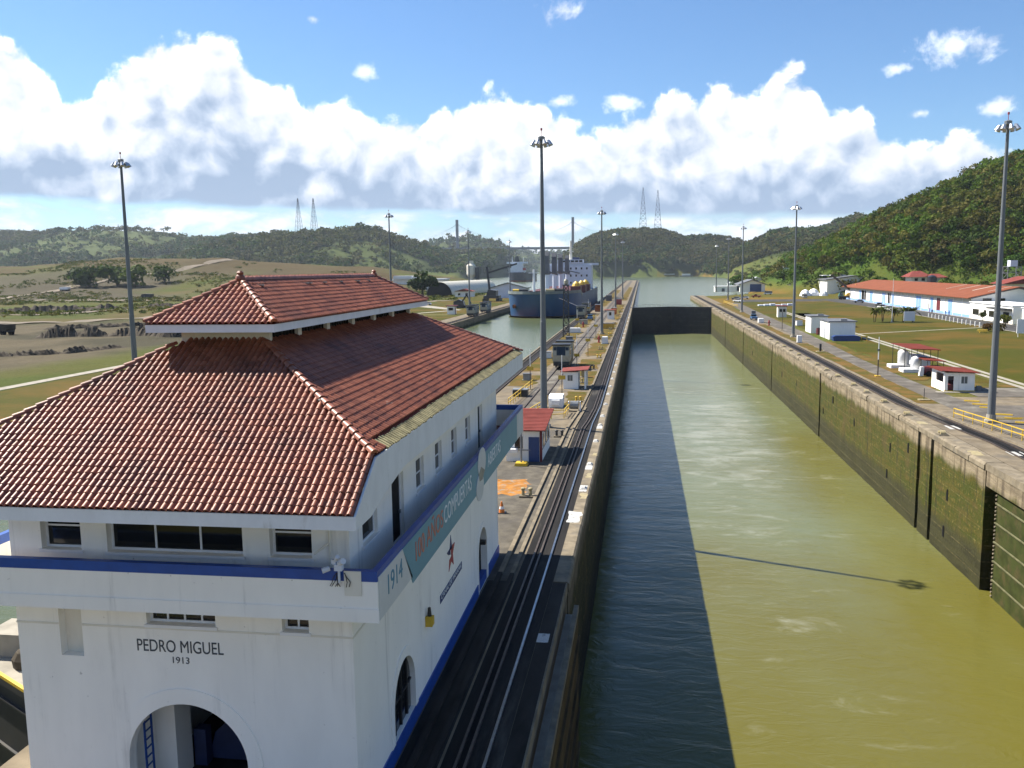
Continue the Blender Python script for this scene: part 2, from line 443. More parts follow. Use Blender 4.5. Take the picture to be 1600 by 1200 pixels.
# --- lock wall: pale weathered concrete above, algae below
def wall_mat(name, top_c, moss1, moss2, low_c):
    mt, t, bs = new_mat(name)
    p_ = pos(t)
    x, y, z = t.xyz(p_)
    n1 = t.noise(t.v('MULTIPLY', p_, (1, 1, 0.35)), 0.5, 6, 0.6)
    n2 = t.noise(t.v('MULTIPLY', p_, (1, 0.25, 2.2)), 1.1, 6, 0.65)
    n3 = t.noise(t.v('MULTIPLY', p_, (1, 1.6, 0.12)), 1.0, 6, 0.65)
    n4 = t.noise(p_, 2.2, 5, 0.7)
    zz = t.m('ADD', z, t.m('MULTIPLY', t.m('SUBTRACT', n1, 0.5), 2.2))
    moss = t.mix(t.ss(n2, 0.38, 0.66), moss1, moss2)
    moss = t.mix(t.m('MULTIPLY', t.ss(n4, 0.55, 0.68), 0.75), moss, (0.165, 0.125, 0.030))
    n5 = t.noise(p_, 0.22, 5, 0.6)
    moss = t.mix(t.m('MULTIPLY', t.ss(n5, 0.52, 0.66), 0.6), moss, (0.075, 0.050, 0.016))
    moss = t.mix(t.m('MULTIPLY', t.ss(n3, 0.52, 0.66), 0.75), moss, (0.020, 0.018, 0.009))
    low = t.mix(t.ss(n2, 0.4, 0.7), low_c, tuple(c * 0.55 for c in low_c))
    face = t.mix(t.ss(zz, -7.2, -8.8), moss, low)
    conc = t.mix(t.ss(n2, 0.35, 0.7), top_c, tuple(c * 0.6 for c in top_c))
    conc = t.mix(t.m('MULTIPLY', t.ss(n3, 0.46, 0.64), 0.85), conc, (0.075, 0.055, 0.036))
    c_ = t.mix(t.ss(zz, -2.4, -1.5), face, conc)
    # faint lift lines of the old formwork
    ln = t.m('FRACT', t.m('MULTIPLY', z, 0.68))
    c_ = t.mix(t.m('MULTIPLY', t.m('MULTIPLY', t.ss(ln, 0.93, 0.97), t.ss(n4, 0.40, 0.6)), 0.35), c_, (0.25, 0.20, 0.09))
    t.link(c_, bs.inputs['Base Color'])
    bs.inputs['Roughness'].default_value = 0.85
    bs.inputs['Specular IOR Level'].default_value = 0.25
    b = t.n('ShaderNodeBump')
    b.inputs['Strength'].default_value = 0.5
    b.inputs['Distance'].default_value = 0.15
    t.link(t.m('ADD', n4, t.m('MULTIPLY', n2, 0.7)), b.inputs['Height'])
    t.link(b.outputs[0], bs.inputs['Normal'])
    return mt


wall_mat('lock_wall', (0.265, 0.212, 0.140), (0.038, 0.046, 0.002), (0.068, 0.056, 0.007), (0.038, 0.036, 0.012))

wall_mat('shaded_lock_wall', (0.13, 0.105, 0.075), (0.018, 0.019, 0.004), (0.030, 0.024, 0.008), (0.016, 0.015, 0.008))  # darker copy of the lock wall, shade of the chamber face in its colours


# --- water: murky olive, rippled
def water_mat(name, deep, light, rip, sc1, strength, foam=0.0, spec=0.2):
    mt, t, bs = new_mat(name)
    p_ = pos(t)
    x, y, z = t.xyz(p_)
    n0 = t.noise(t.v('MULTIPLY', p_, (0.05, 0.028, 1)), 1.0, 4, 0.55)
    c_ = t.mix(t.ss(t.m('ADD', n0, t.m('MULTIPLY', t.m('SUBTRACT', y, 70.0), 0.0022)), 0.35, 0.95), deep, light)
    if foam:
        q_ = t.v('MULTIPLY', p_, (0.16, 0.30, 1))
        f1 = t.noise(q_, 1.0, 7, 0.68, 0.6)
        # churned patch below the culverts, mid chamber
        bx = t.m('DIVIDE', t.m('SUBTRACT', x, 14.0), 16.0)
        by = t.m('DIVIDE', t.m('SUBTRACT', y, 150.0), 75.0)
        g = t.m('SQRT', t.m('ADD', t.m('MULTIPLY', bx, bx), t.m('MULTIPLY', by, by)))
        amt = t.m('ADD', t.m('MULTIPLY', t.ss(g, 1.15, 0.1), 0.16), t.m('MULTIPLY', t.ss(y, 100, 300), 0.05))
        fm = t.ss(t.m('ADD', f1, amt), 0.58, 0.86)
        c_ = t.mix(t.m('MULTIPLY', fm, foam), c_, (0.32, 0.32, 0.25))
    t.link(c_, bs.inputs['Base Color'])
    bs.inputs['Roughness'].default_value = 0.18
    bs.inputs['IOR'].default_value = 1.33
    bs.inputs['Specular IOR Level'].default_value = spec
    bs.inputs['Specular Tint'].default_value = (0.40, 0.68, 1.0, 1)
    b = t.n('ShaderNodeBump')
    b.inputs['Strength'].default_value = strength
    b.inputs['Distance'].default_value = rip
    w1 = t.noise(t.v('MULTIPLY', p_, (0.7, 1.5, 1)), sc1, 5, 0.62, 0.8)
    w2 = t.noise(t.v('MULTIPLY', p_, (0.4, 0.9, 1)), sc1 * 0.22, 4, 0.6, 0.4)
    w3 = t.m('ADD', t.m('MULTIPLY', w1, 0.5), w2)
    t.link(w3, b.inputs['Height'])
    t.link(b.outputs[0], bs.inputs['Normal'])
    return mt


water_mat('chamber_water', (0.110, 0.099, 0.018), (0.132, 0.145, 0.066), 0.30, 0.50, 0.6, foam=0.6, spec=0.34)
water_mat('lake_water', (0.078, 0.092, 0.040), (0.092, 0.110, 0.052), 0.22, 0.6, 0.7, spec=0.3)


# --- ground coloured per vertex, broken up by noise
def tinted(name, rough=0.95, n_scale=0.25, amt=0.45, fine=2.2, sheen=False, transl=0.0):
    mt, t, bs = new_mat(name)
    p_ = pos(t)
    at = t.n('ShaderNodeAttribute', attribute_name='tint')
    n1 = t.noise(p_, n_scale, 7, 0.68)
    n2 = t.noise(p_, fine, 4, 0.7)
    k = t.m('ADD', (1.0 - amt) * 0.72, t.m('ADD', t.m('MULTIPLY', n1, amt * 0.8), t.m('MULTIPLY', n2, amt * 0.8)))
    c_ = t.v('MULTIPLY', t.v('SCALE', at.outputs['Color'], scale=k), (0.95, 1.0, 0.55))
    t.link(c_, bs.inputs['Base Color'])
    bs.inputs['Roughness'].default_value = rough
    bs.inputs['Specular IOR Level'].default_value = 0.1
    if not transl:
        b = t.n('ShaderNodeBump')
        b.inputs['Strength'].default_value = 0.7
        b.inputs['Distance'].default_value = 0.9
        t.link(t.noise(p_, 0.45, 6, 0.7), b.inputs['Height'])
        t.link(b.outputs[0], bs.inputs['Normal'])
    if transl:
        tr = t.n('ShaderNodeBsdfTranslucent')
        t.link(t.v('MULTIPLY', c_, (1.2, 1.3, 0.6)), tr.inputs[0])
        ms = t.n('ShaderNodeMixShader')
        ms.inputs[0].default_value = transl
        t.link(bs.outputs[0], ms.inputs[1])
        t.link(tr.outputs[0], ms.inputs[2])
        t.link(ms.outputs[0], mt.node_tree.nodes['Material Output'].inputs[0])
    return mt


tinted('terrain', 0.95, 0.12, 0.55, 1.3)
tinted('foliage', 0.7, 0.35, 0.35, 3.0, transl=0.25)


# --- lawn: dry orange-brown grass with green patches
def lawn(name, dry, green, bias, scale=0.12):
    mt, t, bs = new_mat(name)
    p_ = pos(t)
    n1 = t.noise(p_, scale, 6, 0.62, 0.5)
    n2 = t.noise(p_, 1.1, 6, 0.7)
    n3 = t.noise(p_, 7.0, 3, 0.7)
    f = t.ss(t.m('ADD', t.m('MULTIPLY', n1, 0.8), t.m('MULTIPLY', n2, 0.2)), bias - 0.10, bias + 0.10)
    c_ = t.mix(f, dry, green)
    c_ = t.v('SCALE', c_, scale=t.m('ADD', 0.60, t.m('ADD', t.m('MULTIPLY', n2, 0.5), t.m('MULTIPLY', n3, 0.3))))
    t.link(c_, bs.inputs['Base Color'])
    bs.inputs['Roughness'].default_value = 0.95
    bs.inputs['Specular IOR Level'].default_value = 0.1
    b = t.n('ShaderNodeBump')
    b.inputs['Strength'].default_value = 0.5
    b.inputs['Distance'].default_value = 0.1
    t.link(n3, b.inputs['Height'])
    t.link(b.outputs[0], bs.inputs['Normal'])
    return mt


lawn('dry_grass', (0.140, 0.083, 0.024), (0.072, 0.064, 0.012), 0.49, 0.30)
lawn('green_lawn', (0.105, 0.066, 0.012), (0.052, 0.054, 0.005), 0.47, 0.045)


# ------------------------------------------------------------------ mesh builder
class MB:
    """collects shapes in world coordinates; build() links them as one mesh object"""

    def __init__(self):
        self.v, self.f = [], []

    def add(self, vs, fs):
        o = len(self.v)
        self.v += [tuple(p) for p in vs]
        self.f += [tuple(i + o for i in q) for q in fs]
        return self

    def box(self, x0, x1, y0, y1, z0, z1):
        return self.add([(x0, y0, z0), (x1, y0, z0), (x1, y1, z0), (x0, y1, z0), (x0, y0, z1), (x1, y0, z1), (x1, y1, z1), (x0, y1, z1)],
                        [(0, 3, 2, 1), (4, 5, 6, 7), (0, 1, 5, 4), (1, 2, 6, 5), (2, 3, 7, 6), (3, 0, 4, 7)])

    def cbox(self, c, s):
        return self.box(c[0] - s[0] / 2, c[0] + s[0] / 2, c[1] - s[1] / 2, c[1] + s[1] / 2, c[2] - s[2] / 2, c[2] + s[2] / 2)

    def beam(self, a, b, w, h=None, up=(0, 0, 1)):
        h = h or w
        a, b = Vector(a), Vector(b)
        d = (b - a).normalized()
        u = Vector(up)
        if abs(d.dot(u)) > 0.98:
            u = Vector((1, 0, 0))
        s = d.cross(u).normalized() * (w / 2)
        t = s.cross(d).normalized() * (h / 2)
        return self.add([a - s - t, a + s - t, a + s + t, a - s + t, b - s - t, b + s - t, b + s + t, b - s + t],
                        [(0, 3, 2, 1), (4, 5, 6, 7), (0, 1, 5, 4), (1, 2, 6, 5), (2, 3, 7, 6), (3, 0, 4, 7)])

    def cyl(self, a, b, ra, rb=None, n=10, caps=True):
        rb = ra if rb is None else rb
        a, b = Vector(a), Vector(b)
        d = (b - a).normalized()
        u = Vector((0, 0, 1)) if abs(d.z) < 0.95 else Vector((1, 0, 0))
        s = d.cross(u).normalized()
        t = s.cross(d)
        vs = []
        for c, r in ((a, ra), (b, rb)):
            for i in range(n):
                q = 2 * math.pi * i / n
                vs.append(c + s * (r * math.cos(q)) + t * (r * math.sin(q)))
        fs = [(i, (i + 1) % n, n + (i + 1) % n, n + i) for i in range(n)]
        if caps:
            fs += [tuple(range(n - 1, -1, -1)), tuple(range(n, 2 * n))]
        return self.add(vs, fs)

    def lathe(self, c, prof, n=14):
        vs, fs = [], []
        for r, z in prof:
            for i in range(n):
                q = 2 * math.pi * i / n
                vs.append((c[0] + r * math.cos(q), c[1] + r * math.sin(q), c[2] + z))
        for k in range(len(prof) - 1):
            for i in range(n):
                fs.append((k * n + i, k * n + (i + 1) % n, (k + 1) * n + (i + 1) % n, (k + 1) * n + i))
        fs += [tuple(range(n - 1, -1, -1)), tuple(range((len(prof) - 1) * n, len(prof) * n))]
        return self.add(vs, fs)

    def prism(self, poly, axis, a, b):
        """poly 2-D points in the plane normal to axis ('x': (y,z), 'y': (x,z), 'z': (x,y)), extruded from a to b"""
        def mk(p, q):
            return {'x': (q, p[0], p[1]), 'y': (p[0], q, p[1]), 'z': (p[0], p[1], q)}[axis]
        n = len(poly)
        vs = [mk(p, a) for p in poly] + [mk(p, b) for p in poly]
        fs = [(i, (i + 1) % n, n + (i + 1) % n, n + i) for i in range(n)]
        fs += [tuple(range(n - 1, -1, -1)), tuple(range(n, 2 * n))]
        return self.add(vs, fs)

    def quad(self, a, b, c, d):
        return self.add([a, b, c, d], [(0, 1, 2, 3)])

    def grid(self, pts):
        r, c = len(pts), len(pts[0])
        vs = [p for row in pts for p in row]
        fs = [(i * c + j, i * c + j + 1, (i + 1) * c + j + 1, (i + 1) * c + j) for i in range(r - 1) for j in range(c - 1)]
        return self.add(vs, fs)

    def panel(self, O, U, V, N, outline, holes, depth):
        """flat wall with openings; the reveals run back by depth"""
        O, U, V, N = Vector(O), Vector(U), Vector(V), Vector(N)
        co, ed = [], []
        for lp in [outline] + holes:
            s = len(co)
            co += [Vector(p) for p in lp]
            ed += [(s + i, s + (i + 1) % len(lp)) for i in range(len(lp))]
        r = delaunay_2d_cdt(co, ed, [], 0, 1e-5)

        def inside(p, lp):
            c = False
            j = len(lp) - 1
            for i in range(len(lp)):
                if (lp[i][1] > p[1]) != (lp[j][1] > p[1]) and p[0] < (lp[j][0] - lp[i][0]) * (p[1] - lp[i][1]) / (lp[j][1] - lp[i][1]) + lp[i][0]:
                    c = not c
                j = i
            return c
        vs = [O + U * q[0] + V * q[1] for q in r[0]]
        fs = []
        for tri in r[2]:
            c = ((r[0][tri[0]][0] + r[0][tri[1]][0] + r[0][tri[2]][0]) / 3, (r[0][tri[0]][1] + r[0][tri[1]][1] + r[0][tri[2]][1]) / 3)
            if inside(c, outline) and not any(inside(c, h) for h in holes):
                nn = (vs[tri[1]] - vs[tri[0]]).cross(vs[tri[2]] - vs[tri[0]])
                fs.append(tuple(tri) if nn.dot(N) > 0 else tuple(reversed(tri)))
        self.add(vs, fs)
        for lp in holes:
            n = len(lp)
            a = [O + U * q[0] + V * q[1] for q in lp]
            self.add(a + [p - N * depth for p in a], [(i, (i + 1) % n, n + (i + 1) % n, n + i) for i in range(n)])
        return self

    def build(self, name, mat, parent=None, smooth=False):
        me = bpy.data.meshes.new(name)
        o = Vector((0, 0, 0))
        if parent is not None:
            o = Vector(parent.get('_base', (0, 0, 0)))
        me.from_pydata([(p[0] - o.x, p[1] - o.y, p[2] - o.z) for p in self.v], [], self.f)
        me.materials.append(MATS[mat])
        if smooth:
            me.polygons.foreach_set('use_smooth', [True] * len(me.polygons))
        me.update()
        ob = bpy.data.objects.new(name, me)
        COL.objects.link(ob)
        if parent is not None:
            ob.parent = parent
            ob['_base'] = parent.get('_base', (0, 0, 0))
        return ob


def thing(name, label, cat, loc, group=None):
    o = bpy.data.objects.new(name, None)
    o.empty_display_size = 0.5
    o.location = loc
    o['_base'] = tuple(loc)
    o['label'] = label
    o['category'] = cat
    if group:
        o['group'] = group
    COL.objects.link(o)
    return o


def tag(o, label, cat, group=None):
    o['label'] = label
    o['category'] = cat
    if group:
        o['group'] = group
    return o


def struct(o, kind='structure', label=None):
    o['kind'] = kind
    if label:
        o['label'] = label
    return o


def copy_tree(o, parent=None):
    c = o.copy()
    COL.objects.link(c)
    if parent is not None:
        c.parent = parent
    for ch in list(o.children):
        copy_tree(ch, c)
    return c


def place(proto, used, loc, rz=0.0, label=None, scale=None):
    """first use moves the prototype itself, later ones copy it"""
    o = proto if not used else copy_tree(proto)
    o.location = loc
    o.rotation_euler = (0, 0, rz)
    if scale:
        o.scale = scale
    if label:
        o['label'] = label
    used.append(1)
    return o


def text(body, size, M, mat, name, parent, align='CENTER', depth=0.006, shear=0.0, width=None, bold=0.0):
    cu = bpy.data.curves.new('lettering', 'FONT')
    cu.body = body
    cu.size = size
    cu.align_x = align
    cu.align_y = 'BOTTOM'
    cu.extrude = depth
    cu.shear = shear
    cu.offset = bold
    ob = bpy.data.objects.new('lettering', cu)
    COL.objects.link(ob)
    dg = bpy.context.evaluated_depsgraph_get()
    me = bpy.data.meshes.new_from_object(ob.evaluated_get(dg))
    bpy.data.objects.remove(ob)
    if width:
        xs = [v.co.x for v in me.vertices]
        k = width / (max(xs) - min(xs))
        for v in me.vertices:
            v.co.x *= k
    me.materials.clear()
    me.materials.append(MATS[mat])
    me.transform(M)
    o = Vector(parent.get('_base', (0, 0, 0)))
    me.transform(Matrix.Translation(-o))
    me.name = name
    r = bpy.data.objects.new(name, me)
    r.parent = parent
    r['_base'] = tuple(o)
    COL.objects.link(r)
    return r


def frame(X, Y, Z, loc):
    mm = Matrix((Vector(X), Vector(Y), Vector(Z))).transposed().to_4x4()
    mm.translation = loc
    return mm


ORD = ['first', 'second', 'third', 'fourth', 'fifth', 'sixth', 'seventh', 'eighth', 'ninth', 'tenth', 'eleventh', 'twelfth', 'thirteenth', 'fourteenth',
       'fifteenth', 'sixteenth', 'seventeenth', 'eighteenth', 'nineteenth', 'twentieth', 'twenty-first', 'twenty-second', 'twenty-third', 'twenty-fourth',
       'twenty-fifth', 'twenty-sixth', 'twenty-seventh', 'twenty-eighth', 'twenty-ninth', 'thirtieth', 'thirty-first', 'thirty-second', 'thirty-third']


# ------------------------------------------------------------------ terrain
WATER_LOW, WATER_UP = -11.41, -2.5
XL, XR = -3.93, 29.60          # faces of the near chamber
XC, XWW = -22.3, -61.0         # left face of the centre wall, face of the west wall
GATE_Y = 381.0


def vnoise(x, y, scale, seed):
    r = np.random.default_rng(seed)
    tab = r.random((256, 256))
    u, v = np.asarray(x, float) / scale, np.asarray(y, float) / scale
    i, j = np.floor(u).astype(int), np.floor(v).astype(int)
    a, b = u - i, v - j
    a, b = a * a * (3 - 2 * a), b * b * (3 - 2 * b)
    g = lambda p, q: tab[p % 256, q % 256]
    return (g(i, j) * (1 - a) + g(i + 1, j) * a) * (1 - b) + (g(i, j + 1) * (1 - a) + g(i + 1, j + 1) * a) * b


def fbm(x, y, scale, seed, o=4):
    s, t, a = 0, 0, 1.0
    for k in range(o):
        s = s + a * vnoise(x, y, scale / 2 ** k, seed + k)
        t += a
        a *= 0.5
    return s / t


def sst(x, lo, hi):
    t = np.clip((np.asarray(x, float) - lo) / (hi - lo), 0, 1)
    return t * t * (3 - 2 * t)


def ridge(D0, D1, pts):
    k = D1 / D0
    return D1, [(x * k, CAM_Z + (z - CAM_Z) * k) for x, z in pts]


RIDGES = [   # distance, crest (x, z), front width, back width, tree height taken off
    (*ridge(2600, 2600, [(-2700, 120), (-2207, 145.3), (-2066.8, 152.9), (-1929, 156.4), (-1770.4, 165.4), (-1636.9, 168.7), (-1549.6, 162.9), (-1485.1, 151.6), (-1399.7, 136),
                         (-1314.7, 124.5), (-1208.4, 128.4), (-1146, 115.5), (-1000, 96), (-850, 70)]), 620, 900, 9),
    (*ridge(2100, 2100, [(-1150, 60), (-993.9, 93), (-925.7, 96.5), (-849.5, 104.6), (-724.6, 111.6), (-667.1, 115.1), (-610.6, 103.2), (-562.5, 88.3), (-514.7, 72), (-482.9, 60), (-440, 20)]), 420, 500, 9),
    (*ridge(2450, 3500, [(-800, 60), (-656.9, 78.5), (-600.4, 84.8), (-544.2, 98.2), (-470.1, 103.9), (-415.3, 95.8), (-379, 80.9), (-361, 62.8), (-339.8, 20), (-330, -4)]), 330, 500, 8),
    (*ridge(4200, 4900, [(-900, 90), (-618.9, 98.5), (-556.5, 112.7), (-463.8, 99), (-340.9, 103), (-219.1, 92), (0, 90)]), 300, 500, 8),
    (*ridge(1750, 2300, [(-160, 2), (-148.5, 30.3), (-122.9, 65.1), (-91.2, 79.6), (-53.6, 90), (-3.7, 94), (45.7, 91.8), (70.4, 82.7), (94.9, 78.5), (131.4, 80.2), (167.8, 74.6), (198.1, 63.1),
                         (228.2, 56.5), (275.9, 55.6), (358.4, 53), (480, 50)]), 330, 600, 9),
    (*ridge(1900, 2000, [(150, 30), (195.7, 59.4), (234.4, 75.9), (260.1, 88.6), (311.3, 99.4), (368.6, 100.8), (387.2, 114.7), (412.1, 123.2), (443.5, 122.5), (475.2, 110.2), (506.7, 99.2),
                         (574.7, 95.2), (900, 110), (1300, 120)]), 700, 700, 9),
    (*ridge(620, 620, [(92, 4), (100.3, 11.8), (110.7, 18.5), (127, 28.6), (143.2, 36.3), (159.3, 43.6), (167.1, 50.6), (182.9, 57.3), (198.5, 63.1), (206.2, 67), (221.4, 77.2), (232.9, 81.4),
                       (244.4, 83), (259.4, 88.6), (300, 100), (360, 112), (450, 115), (600, 108)]), 150, 420, 6),
    (*ridge(950, 950, [(-1100, 24), (-793, 28.8), (-708.3, 30.6), (-650.3, 31.3), (-601, 35.7), (-552.6, 37.9), (-481.7, 35.4), (-420, 30.1), (-359.2, 26.3), (-314.4, 22.1), (-255.5, 14.2), (-200, 6)]), 260, 260, 0),
]


def H(x, y):
    x, y = np.broadcast_arrays(np.asarray(x, float), np.asarray(y, float))
    sl = np.interp(y, [-200, 470, 560, 700, 1000, 1450, 2000, 2300, 2600, 3500, 4000, 4100], [-62.6, -62.6, -76, -100, -170, -300, -400, -380, -400, -475, -475, 5000])
    sr = np.interp(y, [-200, 543, 560, 620, 922, 1160, 1670, 1950, 2010, 3600, 4100], [32.4, 32.4, 50, 66, 100, 118, 150, 120, -205, -230, -250])
    d = np.maximum(sl - x, x - sr)                       # > 0 on land
    wid = np.where(y < 545, 1.6, 14.0)
    land = np.clip(d / wid, 0, 1)
    h = np.zeros_like(x)
    for D1, pts, wf, wb, tr in RIDGES:
        xs_ = [p[0] for p in pts]
        zs_ = [max(p[1] - tr, 0) for p in pts]
        z = np.interp(x, xs_, zs_, left=0 if zs_[0] < 12 else zs_[0] * 0.6, right=0 if zs_[-1] < 12 else zs_[-1])
        yy = y - D1
        fall = np.where(yy < 0, sst(yy, -wf * 1.5, 0), np.exp(-(np.maximum(yy, 0) / wb) ** 2))
        if D1 == 620:
            fall = fall * sst(x + (y - 470) * 0.25, 132, 190) if False else fall * np.where(y < 570, sst(x, 138 - (y - 470) * 0.38, 185 - (y - 470) * 0.5), 1.0)
            fall = np.where(y < 570, np.minimum(fall, 1), fall)
        h = np.maximum(h, z * fall)
    rough = (fbm(x, y, 90, 3) - 0.5) * 2
    rough2 = (fbm(x, y, 260, 8, 2) - 0.5) * 2
    h = h + rough * np.clip(h * 0.16, 0, 9) + np.where(y > 1300, rough2 * np.clip(h * 0.22, 0, 22), 0)
    plain = sst(-x, 100, 135) * sst(y, 60, 150)           # rough ground west of the locks
    h = h + plain * ((fbm(x, y, 38, 11) - 0.5) * 3.2 + (fbm(x, y, 11, 13) - 0.5) * 1.8 - 0.35)
    deep = np.where((y < 398), -22.0, -7.0)
    return np.where(d > 0, h * land + (1 - land) * np.where(y < 545, -22.0, -5.0), deep) - 0.03


def coords(segs):
    out = []
    for a, b, s in segs:
        out.append(np.arange(a, b, s))
    return np.unique(np.round(np.concatenate(out + [np.array([segs[-1][1]])]), 3))


gx = coords([(-4400, -1200, 50), (-1200, -500, 20), (-500, -240, 9), (-240, -66, 4), (-66, -60, 0.75), (-60, 30, 15), (30, 35, 0.75), (35, 150, 6), (150, 500, 9), (500, 1000, 30), (1000, 3000, 80)])
gy = coords([(-2500, -100, 300), (-100, 60, 20), (60, 420, 5), (420, 800, 9), (800, 1300, 16), (1300, 2700, 26), (2700, 5600, 70)])
GX, GY = np.meshgrid(gx, gy)
GZ = H(GX, GY)
nx_, ny_ = len(gx), len(gy)
verts = np.stack([GX, GY, GZ], -1).reshape(-1, 3)
ii = (np.arange(ny_ - 1)[:, None] * nx_ + np.arange(nx_ - 1)[None, :]).reshape(-1)
quads = np.stack([ii, ii + 1, ii + nx_ + 1, ii + nx_], -1)


def np_mesh(name, verts, faces, mat, tint=None, smooth=False, rnd=None, parent=None):
    me = bpy.data.meshes.new(name)
    k = faces.shape[1]
    me.vertices.add(len(verts))
    me.vertices.foreach_set('co', np.ascontiguousarray(verts, dtype=np.float32).ravel())
    me.loops.add(faces.size)
    me.loops.foreach_set('vertex_index', np.ascontiguousarray(faces, dtype=np.int32).ravel())
    me.polygons.add(len(faces))
    me.polygons.foreach_set('loop_start', np.arange(0, faces.size, k, dtype=np.int32))
    if smooth:
        me.polygons.foreach_set('use_smooth', np.ones(len(faces), dtype=bool))
    me.update(calc_edges=True)
    me.validate()
    if tint is not None:
        a = me.attributes.new('tint', 'FLOAT_COLOR', 'POINT')
        c = np.ones((len(verts), 4), dtype=np.float32)
        c[:, :3] = tint
        a.data.foreach_set('color', c.ravel())
    if rnd is not None:
        a = me.attributes.new('rnd', 'FLOAT', 'POINT')
        a.data.foreach_set('value', np.ascontiguousarray(rnd, dtype=np.float32))
    me.materials.append(MATS[mat])
    ob = bpy.data.objects.new(name, me)
    COL.objects.link(ob)
    if parent is not None:
        ob.parent = parent
        ob['_base'] = parent.get('_base', (0, 0, 0))
    return ob


def mixc(a, b, t):
    t = np.asarray(t)[..., None]
    return np.asarray(a) * (1 - t) + np.asarray(b) * t


def ground_tint(x, y, z):
    n1 = fbm(x, y, 60, 21)
    n2 = fbm(x, y, 18, 22)
    n3 = fbm(x, y, 220, 23)
    olive, tan, green, dirt, forest = (0.120, 0.122, 0.040), (0.155, 0.118, 0.075), (0.085, 0.110, 0.026), (0.165, 0.126, 0.145), (0.046, 0.062, 0.024)
    c = mixc(olive, tan, sst(n1, 0.47, 0.68))
    c = mixc(c, green, sst(n2, 0.46, 0.62) * 0.8)
    # brown hillside on the left, worked earth nearer
    c = mixc(c, (0.125, 0.086, 0.060), sst(y, 690, 820) * (1 - sst(y, 1150, 1350)) * (x < -150) * sst(n1 + 0.25 * (n2 - 0.5), 0.36, 0.52))
    w = sst(-x, 108, 122) * (1 - sst(-x, 300, 420)) * sst(y, 120, 150) * (1 - sst(y, 285, 330))
    c = mixc(c, mixc(dirt, (0.092, 0.076, 0.086), sst(n2, 0.4, 0.65)), w * 0.95)
    w2 = sst(-x, 300, 340) * sst(y, 330, 420) * (1 - sst(y, 700, 900)) * sst(n3, 0.46, 0.58)
    c = mixc(c, (0.120, 0.096, 0.105), w2)
    hi = sst(z, 14, 40) * sst(y, 1300, 1650)
    c = mixc(c, forest, np.maximum(hi, sst(y, 1650, 1900)))
    c = mixc(c, (0.085, 0.105, 0.045), sst(y, 1500, 1700) * sst(fbm(x, y, 240, 62), .52, .60))
    c = c * np.where((x < -90) & (y < 1300), 0.80, 1.0)[..., None]
    # right hand hill
    r = (x > 90) * (y > 380) * sst(z, 0.8, 4)
    gl = mixc((0.060, 0.105, 0.022), (0.085, 0.100, 0.030), sst(n2, 0.45, 0.65))
    c = mixc(c, gl, r * (y < 1300))
    c = mixc(c, (0.062, 0.072, 0.020), r * (y < 1300) * sst(z + (n2 - 0.5) * 18, 20, 32))
    lawn_r = (x > 33) * (x < 140) * (y > 380) * (1 - sst(z, 0.5, 3))
    c = mixc(c, mixc((0.215, 0.125, 0.044), (0.12, 0.10, 0.028), sst(n1, 0.45, 0.6)), lawn_r * 0.9)
    return c


terrain = np_mesh('terrain', verts, quads, 'terrain', ground_tint(verts[:, 0], verts[:, 1], verts[:, 2]), smooth=True)
struct(terrain)

# ------------------------------------------------------------------ water
mb = MB()
mb.box(XL - 0.5, XR + 3, -420, GATE_Y + 12, WATER_LOW - 3, WATER_LOW)
struct(mb.build('chamber_water', 'chamber_water'))
mb = MB()
mb.add([(XWW - 1.5, 42, WATER_UP), (XC + 0.5, 42, WATER_UP), (XC + 0.5, 392, WATER_UP), (XR + 3, 392, WATER_UP), (2600, 392, WATER_UP), (2600, 5200, WATER_UP), (-3000, 5200, WATER_UP),
        (-3000, 392, WATER_UP), (XWW - 1.5, 392, WATER_UP)],
       [(0, 1, 2, 8), (8, 2, 3, 4, 5, 6, 7)])
struct(mb.build('lake_water', 'lake_water'))
mb = MB()
mb.box(XWW - 1.5, XC + 0.5, -420, 40, WATER_LOW - 3, WATER_LOW)
struct(mb.build('lower_lock_water', 'chamber_water'))

# ------------------------------------------------------------------ lock walls
def jag(y0, y1, step):
    return list(np.arange(y0, y1, step)) + [y1]


def face_grid(mb, x, y0, y1, z0, z1, side):
    """slightly uneven concrete face, so light does not fall on a perfect plane"""
    ys_ = jag(y0, y1, max((y1 - y0) / 60, 1.2))
    zs_ = np.linspace(z0, z1, 9)
    pts_ = [[(x + side * (0 if (j == len(zs_) - 1) else float(vnoise(yy, zz * 3, 2.3, 5) - 0.5) * 0.10), float(yy), float(zz)) for j, zz in enumerate(zs_)] for yy in ys_]
    mb.grid(pts_)


SLOTS_R = [93.0, 97.3, 150.0, 205.0, 262.0, 318.0]
mb = MB()
edges = [79.0] + [v for s in SLOTS_R for v in (s - 0.45, s + 0.45)] + [545.0]
for k in range(0, len(edges), 2):
    y0, y1 = edges[k], edges[k + 1]
    y0c = y0
    face_grid(mb, XR, y0, y1, -14, -0.12, 1)
    mb.quad((XR, y0, -14), (XR + 1.1, y0, -14), (XR + 1.1, y0, -0.12), (XR, y0, -0.12))
    mb.quad((XR + 1.1, y1, -14), (XR, y1, -14), (XR, y1, -0.12), (XR + 1.1, y1, -0.12))
    if k + 2 < len(edges):
        mb.quad((XR + 0.95, y1 - .02, -14), (XR + 0.95, edges[k + 2] + .02, -14), (XR + 0.95, edges[k + 2] + .02, -0.12), (XR + 0.95, y1 - .02, -0.12))
